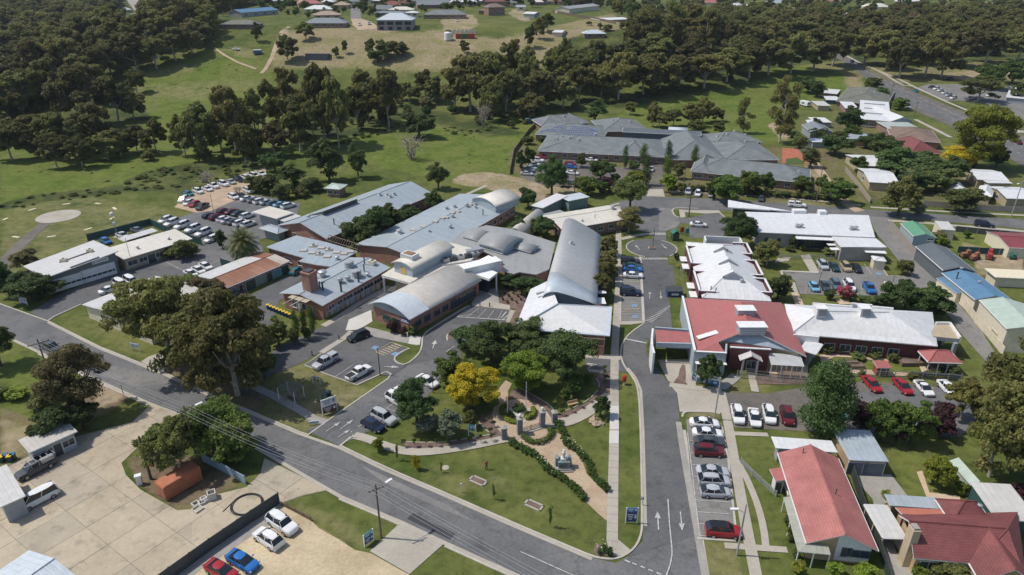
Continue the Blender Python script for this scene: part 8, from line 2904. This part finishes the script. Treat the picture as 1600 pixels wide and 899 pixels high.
pole(1067,302,250,'power pole by the silver SUV before the village',M_POLE,.15,.0,None,2.4)
pole(1275,316,257,'power pole at the verge right of the long village block',M_POLE,.15,.2,None,2.4)
pole(1580,338,282,'pale street pole at the right edge above the mesh fence',M_POLEG,.15,None,(3.6,1.5),name='street_lamp',cat='street lamp')
pole(1390,158,131,'power pole left of the white shop by the highway',M_POLE,.15,.4,None,2.2)
pole(1428,184,158,'power pole right of the white shop by the highway',M_POLE,.15,.4,None,2.2)
pole(1355,126,104,'power pole at the far bend of the highway',M_POLE,.15,.4,None,2.2)
pole(898,301,262,'power pole beside the broad leafed tree',M_POLE,.15,.3,None,2.0)
pole(1278,451,425,'slim dark light pole at the left of the clinic car park',M_STEELD,.07,name='light_pole',cat='light pole')
pole(1393,449,430,'slim dark light pole at the right of the clinic car park',M_STEELD,.07,name='light_pole',cat='light pole')
pole(1020,388,356,'dark lamp post on the block in the middle of the ring',M_STEELD,.08,name='light_pole',cat='light pole')
pole(594,587,544,'black light pole with small white plate in the front car park',M_STEELD,.1,name='light_pole',cat='light pole')
pole(677,614,583,'dark light pole among the trees by the angled bays',M_STEELD,.08,name='light_pole',cat='light pole')
pole(208,420,372,'tall slim mast before the station offices',M_POLEG,.07,name='light_pole',cat='light pole')
pole(335,337,304,'light pole between the gravel and staff car parks',M_STEELD,.08,name='light_pole',cat='light pole')
pole(793,652,607,'white flagpole on the left of the garden circle',W_WHITE,.06,name='flagpole',cat='flagpole')
fp_=pole(822,641,597,'white flagpole with furled dark flag in the garden circle',W_WHITE,.06,name='flagpole',cat='flagpole')
b=MB()
b.tube((.12,0,fp_[2]-1.6),(.14,0,fp_[2]-.2),.16,.08,6)
part('flag',b,plain('flag navy',(.02,.04,.10)),fp_[0])
def wires(a,c,offs,sag=1.0,name='power_line',label='',z0=-.5):
 b=MB()
 for k in offs:
  w=[]
  pa=a[1]+Vector((math.cos(.6)*k,math.sin(.6)*k,a[2]+z0))
  pc=c[1]+Vector((math.cos(.6)*k,math.sin(.6)*k,c[2]+z0))
  n=10
  for i in range(n+1):
   q=pa.lerp(pc,i/n)
   q.z-=sag*4*(i/n)*(1-i/n)
   w.append(q)
  for p,q in zip(w[:-1],w[1:]):
   b.tube(p,q,.014,.014,4,0,False)
 tag(link(name,b.mesh(name,M_WIRE)),label,'power line')
wires(po2_,po1,(-.9,-.4,.4,.9),.7,label='power lines sagging from the tree pole to the street lamp pole')
far=G(1180,1180)
wires(po1,(None,far,9.0),(-.9,-.4,.4,.9),.7,label='power lines running off the bottom right from the lamp pole')
wires(po3,po2_,(-.9,-.4,.4,.9),.7,label='power lines from the T arm pole to the tree pole')
def board(px,py,top,w,label,cols,rot=0.0,posts=2,t=.12,z0=.35,name='sign_board'):
 """sign: panels stacked from the top on posts"""
 p=G(px,py)
 h=ztop(p,top)
 o=thing(name,label,'sign',p,rot)
 b=MB()
 for k in range(posts):
  b.box(0 if posts==1 else(-w/2+w*k),0,0,.12,.14,h+.05)
 part('post',b,W_WHITE if cols[0][0]is not M_STEELD else M_STEELD,o)
 z=h
 for m,f in cols:
  hh=(h-z0)*f
  z-=hh
  b=MB()
  b.box(0,0,z,w-.1,t,hh-.02,0,0)
  for k in range(3):
   b.box(-w*.12,-t/2-.01,z+hh*(.68-.22*k),w*(.55-.12*k),.02,hh*.09,0,1)
  b.box(w*.32,-t/2-.01,z+hh*.35,w*.16,.02,hh*.4,0,1)
  part('panel',b,[m,plain('sign print',(.18,.20,.24))if m.name in('render white','sign pale blue')else W_WHITE],o)
 return o
SNAVY,SBLUE=MATS['sign navy'],plain('sign blue',(.03,.16,.36),.5)
STEAL=plain('sign teal',(.03,.22,.27),.5)
board(516,646,622,2.5,'white and maroon sign board at the entry drive before the spruce',[(W_WHITE,.55),(W_MAROON,.45)],.62)
board(491,664,658,1.5,'low pale blue direction sign on the corner verge',[(MATS['sign pale blue'],1)],.2)
board(1105,602,586,4.0,'white and blue hospital sign panels before the conical tree',[(W_WHITE,.5),(SBLUE,.5)],-.35)
board(1090,597,583,2.2,'teal and navy sign panel left of the white and blue sign',[(STEAL,.45),(SNAVY,.55)],-.35)
board(986,818,794,1.5,'navy sign board with bright blue top on the verge by the drive',[(SBLUE,.28),(SNAVY,.72)],0)
board(1003,790,776,.5,'small blue parking sign at the drive kerb',[(SBLUE,1)],0,1,.05,1.0)
board(577,850,832,1.5,'dark teal leaning sign board on the grass verge by the lamp pole',[(STEAL,.4),(SNAVY,.6)],.9)
board(38,476,465,1.9,'white and grey sign board on the lawn left of the driveway',[(MATS['sign pale blue'],1)],-.3)
board(213,549,537,1.9,'pale blue sign on legs under the left street gum',[(MATS['sign pale blue'],1)],-.3,2,.08,.8)
board(738,682,664,1.2,'teal information board in the memorial garden lawn',[(STEAL,.7)],-.2,2,.08,.8)
board(953,362,357,1.8,'pale teal low sign on the lawn by the shell hall',[(MATS['sign pale blue'],1)],.1)
board(495,600,588,1.4,'small white sign frame on the dry lawn by the front car park',[(W_WHITE,.3)],-.2,2,.05,.2)
board(721,770,756,.35,'small white post sign on the street lawn',[(W_WHITE,.3)],0,1,.05,.9)
board(550,685,675,.35,'small white entry sign at the drive mouth',[(W_WHITE,.4)],0,1,.05,.9)
p=G(975,601)
b=MB()
b.lathe(0,0,[(.16,0),(.16,.7)],8,1)
b.lathe(0,0,[(.36,.7),(.38,.8),(.38,1.6),(.42,1.65),(.3,1.9),(.05,1.95)],14,0)
solo('post_box','red pillar post box on the grass beside the drive','post box',b,[plain('post red',(.45,.03,.03),.4),W_WHITE],p)
for i,(px,py,tp,lan)in enumerate([(787.5,686,669,0),(812,678,655,1),(847,667,644,1),(866,660,645,0)]):
 p=G(px,py)
 h=ztop(p,tp)
 o=thing('gate_pillar',['leftmost low grey stone pillar by the street path','grey stone gate pillar with lantern at the left of the iron gate','grey stone gate pillar with lantern at the right of the iron gate','low grey stone pillar at the right hand path'][i],'pillar',p,.25,'stone gate pillars of the memorial garden')
 b=MB()
 for k in range(5):
  b.box(0,0,h*k/5,.82-.015*(k%2),.82-.015*(k%2),h/5-.02)
 part('shaft',b,plain('bluestone',(.20,.21,.22),.85,0,.3,3),o)
 b=MB()
 b.box(0,0,h,1.0,1.0,.18)
 b.add([(-.45,-.45,h+.18),(.45,-.45,h+.18),(.45,.45,h+.18),(-.45,.45,h+.18),(0,0,h+.4)],[(0,1,4),(1,2,4),(2,3,4),(3,0,4)])
 part('cap',b,M_CONG,o)
 if lan:
  b=MB()
  b.lathe(0,0,[(.06,h+.35),(.16,h+.5),(.24,h+.7),(.16,h+.92),(.03,h+.98)],10)
  part('lantern',b,W_WHITE,o)
a,c=G(814,677),G(845,668)
fence('iron_gate','low dark iron gate between the two lantern pillars',[(815,677),(844,668)],1.0,M_STEELD,rail=True,step=1.4)
strip('footpath',[(812,679),(848,668)],.7,M_CONC,8)
p=G(880,731)
o=thing('war_memorial','stepped grey memorial block topped by a pale stone soldier figure','memorial',p,.05)
st_=plain('granite grey green',(.20,.24,.23),.5,0,.3,4)
b=MB()
b.box(0,0,0,2.6,2.4,.25)
b.box(0,0,.25,2.2,1.9,.2)
part('step',b,M_CONG,o)
b=MB()
b.box(0,0,.45,1.7,1.4,1.1)
for s in(-1,1):
 b.box(s*.95,.2,.45,.45,.9,1.5)
part('pedestal',b,st_,o)
b=MB()
b.box(0,-.72,.7,1.2,.05,.6)
part('plaque',b,plain('bronze plate',(.10,.13,.12),.4),o)
b=MB()
b.box(0,0,1.55,.8,.8,.35)
b.lathe(0,0,[(.26,1.9),(.24,2.2),(.2,2.5),(.27,2.75),(.25,2.95),(.1,3.05),(.08,3.1),(.13,3.18),(.14,3.3),(.2,3.33),(.05,3.42)],12)
b.tube((.2,-.1,2.85),(.12,-.25,2.4),.07,.06,6)
b.tube((-.2,-.1,2.85),(-.1,-.25,2.4),.07,.06,6)
b.tube((0,-.28,1.95),(0,-.25,2.7),.03,.03,5)
part('statue',b,plain('marble pale',(.60,.58,.54),.7),o)
for px,py,lb in((747,752,'long concrete edged bed on the street lawn near the person'),(834,790,'concrete edged bed on the street lawn near the lower rose border')):
 p=G(px,py)
 b=MB()
 for(cx,cy,lx,ly)in((0,-.55,2.6,.25),(0,.55,2.6,.25),(-1.2,0,.25,1.3),(1.2,0,.25,1.3)):
  b.box(cx,cy,0,lx,ly,.15,0,0)
 b.box(0,0,0,2.3,.9,.08,0,1)
 solo('bordered_bed',lb,'garden bed',b,[M_CONC,M_MULCH],p,-.55)
p=G(696,731)
b=MB()
b.lathe(0,0,[(.55,0),(.55,.05),(.35,.06)],16,0)
solo('drain_cover','round concrete drain cover on the street lawn','drain cover',b,M_CONC,p)
for px,py,lb,r_ in((720,660,'golden timber seat on the memorial lawn left of the garden circle',-.1),(895,634,'golden timber seat on the right hand memorial lawn',.35)):
 p=G(px,py)
 o=thing('timber_seat',lb,'bench',p,r_)
 mt=plain('timber golden',(.46,.33,.17),.7)
 for nm,q in(('seat',(0,0,.42,1.9,.5,.08)),('backrest',(0,.25,.55,1.9,.07,.4)),('leg',(-.8,0,0,.1,.45,.42)),('leg',(.8,0,0,.1,.45,.42))):
  b=MB()
  b.box(*q)
  part(nm,b,mt,o)
for i,(px,py,s_)in enumerate([(926,660,.7),(932,664,.8),(938,663,.6),(928,655,.6)]):
 p=G(px,py)
 rg_=np.random.default_rng(i)
 bm=bmesh.new()
 bmesh.ops.create_icosphere(bm,subdivisions=2,radius=s_)
 for v in bm.verts:
  v.co*=1+.22*rg_.normal()
  v.co.z=max(-.1,v.co.z*.7)
 m_=bpy.data.meshes.new('boulder')
 bm.to_mesh(m_)
 bm.free()
 m_.materials.append(plain('sandstone',(.36,.27,.20),.9))
 tag(link('boulder',m_,None,p),['leftmost','largest front','rightmost','rear'][i]+' sandstone boulder at the foot of the small round tree','boulder','boulders by the footpath tree')
a,c,e=G(262,785),G(318,751),G(246.5,773)
d=c-a
o=thing('shipping_container','orange ribbed shipping container under the dense olive tree','container',(a+d/2+(e-a)*.5).xy.to_3d(),math.atan2(d.y,d.x))
co_=plain('container orange',(.42,.15,.075),.7,0,.2,.8)
Lc,Wc,Hc=d.length,2.4,2.5
b=MB()
b.box(0,0,.12,Lc,Wc-.1,Hc-.12)
for i in range(int(Lc/.3)):
 x=-Lc/2+.2+i*.3
 for s in(-1,1):
  b.box(x,s*(Wc/2-.03),.3,.15,.07,Hc-.5)
part('body',b,co_,o)
b=MB()
for x in(-1,1):
 for y in(-1,1):
  b.box(x*(Lc/2-.08),y*(Wc/2-.08),0,.18,.18,Hc+.02)
b.box(0,0,Hc,Lc-.4,Wc-.4,.03)
part('frame',b,co_,o)
for s in(-1,1):
 b=MB()
 b.box(-Lc/2-.04,s*.58,.25,.08,1.1,Hc-.4,0,0)
 for k in(-.3,.3):
  b.tube((-Lc/2-.1,s*.58+k,.25),(-Lc/2-.1,s*.58+k,Hc-.2),.025,.025,5,1)
 part('door',b,[co_,M_GALV],o)
p=G(386,789)
b=MB()
n=40
for ring_ in range(3):
 for i in range(n):
  t0,t1=2*math.pi*i/n,2*math.pi*(i+1)/n
  r0=2.15-.12*ring_
  zz=.1+.12*(ring_%2)
  b.tube((r0*math.cos(t0),r0*math.sin(t0),zz),(r0*math.cos(t1),r0*math.sin(t1),zz),.065,.065,6,0,False)
b.tube((-2.1,.5,.1),(-2.8,-1.4,.1),.065,.065,6)
solo('pipe_coil','coil of black poly pipe on the depot driveway','pipe coil',b,plain('poly pipe',(.03,.03,.035),.5),p)
for i,(px,py,sx,h)in enumerate([(332,779,1.1,1.2),(324,783,.8,.5),(316,787,.9,.4),(319,783,.8,.6),(306,789,.9,.35),(309,797,1.2,.3)]):
 p=G(px,py)
 b=MB()
 t=.12
 for(cx,cy,lx,ly)in((0,-sx/2+t/2,sx,t),(0,sx/2-t/2,sx,t),(-sx/2+t/2,0,t,sx-2*t),(sx/2-t/2,0,t,sx-2*t)):
  b.box(cx,cy,0,lx,ly,h)
 solo('concrete_pit',['tallest','right middle','upper left','centre','leftmost','front flat'][i]+' pale precast pit in the pile beside the orange container','concrete pit',b,M_CONW,p,.5+i*.1,'precast pits by the orange container')
p=G(219,757)
b=MB()
b.box(0,0,0,.7,.6,1.5)
b.box(0,0,1.5,.9,.7,.2)
solo('white_cabinet','white metal cabinet standing at the yard edge by the leaning pole','cabinet',b,W_WHITE,p,.4)
p=G(102,865)
def binset(px,py,lab,lid,bodym,rot=0.0,grp=None):
 p=G(px,py)
 o=thing('wheelie_bin',lab,'bin',p,rot,grp)
 b=MB()
 b.add([(-.25,-.3,0),(.25,-.3,0),(.25,.25,0),(-.25,.25,0),(-.32,-.36,1.0),(.32,-.36,1.0),(.32,.34,1.0),(-.32,.34,1.0)],[(0,1,5,4),(1,2,6,5),(2,3,7,6),(3,0,4,7),(3,2,1,0)])
 part('body',b,bodym,o)
 b=MB()
 b.box(0,0,1.0,.7,.78,.1)
 part('lid',b,lid,o)
 b=MB()
 for s in(-1,1):
  b.box(s*.26,.28,0,.08,.2,.2)
 part('wheel',b,M_TYRE,o)
MY,MB_=plain('bin yellow',(.62,.40,.02),.5),plain('bin blue',(.02,.13,.27),.5)
MGN=plain('bin green',(.03,.07,.05),.5)
for i in range(9):
 binset(419+i*4.9,483+i*2.05,f'yellow lidded bin, {ORD[i]} from the left in the row by the kitchen block',MY,MB_,.4,'yellow lidded bins by the kitchen block')
binset(480,493,'lone yellow lidded bin at the kitchen block steps',MY,MY)
for i,(px,py,l)in enumerate([(4,722,MY),(11,719,MB_),(17,721,MY),(22,718,MB_)]):
 binset(px,py,['leftmost yellow','left blue','right yellow','right blue'][i]+' lidded bin near the depot office corner',l,MGN,.3,'bins at the depot office')
p=G(1053,462)
b=MB()
b.box(0,0,0,3.4,1.9,1.5,0,0)
b.slab([(-1.75,-1.0,1.5),(1.75,-1.0,1.5),(1.75,1.0,1.9),(-1.75,1.0,1.9)],[(0,1,2,3)],.1,1)
b.box(0,-1.0,.5,1.6,.06,.5,0,2)
solo('skip_bin','navy blue waste skip behind the red roofed wing','skip',b,[SNAVY,M_STEELD,W_WHITE],p)
for i,(px,py,lb)in enumerate([(530,531,'dark timber bollard at the black SUV bay end'),(488,556,'dark timber bollard at the kerb nose left of the silver pickup'),(736,478,'left dark bollard of three before the foyer path'),(750,479,'middle dark bollard of three before the foyer path'),(765,480,'right dark bollard of three before the foyer path'),(637,527,'white post before the corner of the curved roof block')]):
 p=G(px,py)
 b=MB()
 b.lathe(0,0,[(.12,0),(.12,1.0),(.14,1.02),(.05,1.12)],8)
 solo('bollard',lb,'bollard',b,M_STEELD if i<5 else W_WHITE,p)
p=G(1018,389)
b=MB()
b.box(0,0,0,1.7,1.4,.45,0,0)
b.box(0,0,.45,1.4,1.1,.05,0,1)
solo('planter_block','square concrete planter in the middle of the ring road','planter',b,[M_CONC,M_MULCH],p)
p=G(1054,375)
o=thing('smoking_shelter','dark green kiosk shelter beside the zebra crossing','shelter',p,.1)
b=MB()
b.box(0,0,0,1.7,1.9,2.1)
part('wall',b,MGN,o)
b=MB()
b.slab([(-1.05,-1.1,2.1),(0,-1.1,2.9),(0,1.1,2.9),(-1.05,1.1,2.1),(1.05,-1.1,2.1),(1.05,1.1,2.1)],[(0,1,2,3),(1,4,5,2)],.08)
part('roof',b,plain('kiosk green',(.03,.16,.12),.5),o)
for px,py,m_,lb in((1065,367,'post red','red'),(1073,369,'sign teal','teal')):
 p=G(px,py)
 b=MB()
 b.box(0,0,.8,1.0,.2,1.3)
 b.box(-.3,0,0,.1,.1,.8)
 b.box(.3,0,0,.1,.1,.8)
 b.lathe(0,0,[(.15,2.1),(.32,2.3),(.15,2.55)],10)
 solo('painted_figure',lb+' painted cutout figure by the white ward bays','garden ornament',b,MATS[m_],p)
p=G(184,371)
o=thing('weather_mast','lattice windsock mast with white lamp box beside the helipad','mast',p)
b=MB()
for s in(-1,1):
 b.tube((s*.22,0,0),(s*.1,0,6.2),.05,.04,5)
for k in range(7):
 b.tube((-.2+.03*k*.5,0,k*.85),(.2-.015*k,0,k*.85+.8),.025,.025,4)
part('lattice',b,M_GALV,o)
b=MB()
b.lathe(0,0,[(.3,6.2),(.5,6.4),(.5,7.0),(.3,7.2)],10)
b.box(0,0,3.6,.7,.5,.8)
part('lamp',b,W_WHITE,o)
b=MB()
b.box(0,0,0,2.0,1.4,.15)
part('base',b,M_CONC,o)
p=G(456,622)
o=thing('wire_shelter','small wire roofed shelter over an old wheeled pump on the lawn','shelter',p,-.4)
b=MB()
for sx in(-1.7,1.7):
 for sy in(-1.2,1.2):
  b.box(sx,sy,0,.1,.1,2.3)
part('post',b,W_WHITE,o)
b=MB()
for i in range(13):
 b.box(-1.8+i*.3,0,2.3,.05,2.6,.05)
for i in range(4):
 b.box(0,-1.2+i*.8,2.25,3.7,.05,.05)
part('roof',b,plain('mesh grey',(.16,.19,.17),.8),o)
b=MB()
wheel_b(b,-.9,-.5,r=.5,mt=0,mr=0)
wheel_b(b,-.9,.5,r=.5,mt=0,mr=0)
b.box(.1,0,.5,2.0,.6,.4,0,0)
b.lathe(.4,0,[(.35,.5),(.35,1.3),(.1,1.5)],10,0)
part('old_pump',b,plain('weathered iron',(.26,.20,.16),.9),o)
for i,(px,py,lx,ly,h,cname,lb)in enumerate([(1508,403,2.2,1.6,1.0,'oxide','rusty brown machine nearest the charcoal shed'),(1522,406,3.0,1.4,.8,'oxide','low rusty trailer in the scrap yard'),(1545,404,3.2,1.5,1.2,'tractor red','red tractor body in the scrap yard'),(1578,403,3.0,1.4,1.1,'kiosk green','green loader frame in the scrap yard')]):
 p=G(px,py)
 b=MB()
 m_=MATS.get(cname)or plain(cname,(.30,.13,.07)if cname=='oxide' else(.38,.04,.04),.8)
 b.box(0,0,.4,lx,ly*.6,h,0,0)
 b.box(lx*.2,0,.4+h,lx*.4,ly*.5,.7,0,0)
 b.tube((-lx*.4,0,h),(-lx*.9,0,h+.9),.08,.06,5,0)
 for sx in(-1,1):
  for sy in(-1,1):
   wheel_b(b,sx*lx*.35,sy*ly*.45,r=.42,mt=1,mr=0)
 solo('farm_machine',lb,'farm machine',b,[m_,M_TYRE],p,i*.5)
 # -- person on the street lawn
def person(p,face):
 o=thing('person','person in a red top and dark trousers standing on the street lawn','person',p,face)
 J={'pel':(0,0,.95,.15),'wai':(0,0,1.1,.135),'che':(0,.0,1.32,.165),'nec':(0,0,1.5,.06),'hd1':(0,-.01,1.58,.085),'hd2':(0,-.02,1.68,.10),'hd3':(0,0,1.76,.07)}
 E=[('pel','wai'),('wai','che'),('che','nec'),('nec','hd1'),('hd1','hd2'),('hd2','hd3')]
 for s,t in((-1,'l'),(1,'r')):
  J.update({'hip'+t:(s*.1,0,.9,.11),'kne'+t:(s*.12,-.02,.5,.07),'ank'+t:(s*.13,.02,.09,.045),'toe'+t:(s*.14,-.15,.04,.04),'sho'+t:(s*.2,0,1.42,.07),'elb'+t:(s*.27,.02,1.14,.05),'wri'+t:(s*.22,-.16,.98,.034),'pal'+t:(s*.19,-.22,.95,.038)})
  E+=[('pel','hip'+t),('hip'+t,'kne'+t),('kne'+t,'ank'+t),('ank'+t,'toe'+t),('che','sho'+t),('sho'+t,'elb'+t),('elb'+t,'wri'+t),('wri'+t,'pal'+t)]
  for k in range(4):
   x=s*(.19-.03+.02*k)
   J['f%d%s'%(k,t)]=(x,-.27,.94,.010)
   J['g%d%s'%(k,t)]=(x,-.30+.006*abs(k-1),.91,.009)
   E+=[('pal'+t,'f%d%s'%(k,t)),('f%d%s'%(k,t),'g%d%s'%(k,t))]
  J['th'+t]=(s*.13,-.24,.97,.011)
  E.append(('pal'+t,'th'+t))
 ks=list(J)
 me=bpy.data.meshes.new('body')
 me.from_pydata([J[k][:3]for k in ks],[(ks.index(a),ks.index(b))for a,b in E],[])
 q=link('body',me,o)
 md=q.modifiers.new('skin','SKIN')
 for i,k in enumerate(ks):
  v=me.skin_vertices[0].data[i]
  v.radius=(J[k][3],J[k][3]*(.8 if k in('pel','wai','che')else 1))
  v.use_root=k=='pel'
 q.modifiers.new('sub','SUBSURF').levels=1
 dg=bpy.context.evaluated_depsgraph_get()
 bm2=bpy.data.meshes.new_from_object(q.evaluated_get(dg))
 q.modifiers.clear()
 q.data=bm2
 bm2 .materials.clear()
 for m in(plain('skin',(.45,.27,.19),.6),plain('shirt red',(.30,.05,.045),.8),plain('trousers navy',(.02,.025,.04),.9),plain('hair brown',(.05,.03,.02),.8)):
  bm2 .materials.append(m)
 for f in bm2 .polygons:
  z,y,x=f.center.z,f.center.y,abs(f.center.x)
  f.material_index=3 if z>1.66 and(y>-.06 or z>1.75)else 0 if z>1.49 or(y<-.13 and z>.8 and x<.3)else 1 if z>.97 else 2
  f.use_smooth=True
 b=MB()
 for s in(-1,1):
  b.lathe(s*.035,-.108,[(.006,1.68),(.012,1.69),(.006,1.70)],6)
 b.add([(-.012,-.11,1.64),(.012,-.11,1.64),(0,-.135,1.645),(0,-.11,1.69)],[(0,1,2),(0,2,3),(1,3,2)])
 part('face',b,MATS['skin'],o)
person(G(760,734),.3)
# -- AIR
b=MB()
b.box(0,1230,-1.2,4700,2800,88)
hz_=link('haze',b.mesh('haze',[]))
hz_['kind']='stuff'
m=bpy.data.materials.new('haze air')
m.use_nodes=True
n=m.node_tree
n.nodes.remove(n.nodes['Principled BSDF'])
pv=n.nodes.new('ShaderNodeVolumePrincipled')
pv.inputs['Color'].default_value=(.80,.88,1.0,1)
pv.inputs['Density'].default_value=.00006
pv.inputs['Anisotropy'].default_value=.2
L(n,pv.outputs[0],n.nodes['Material Output'].inputs['Volume'])
hz_.data.materials.append(m)
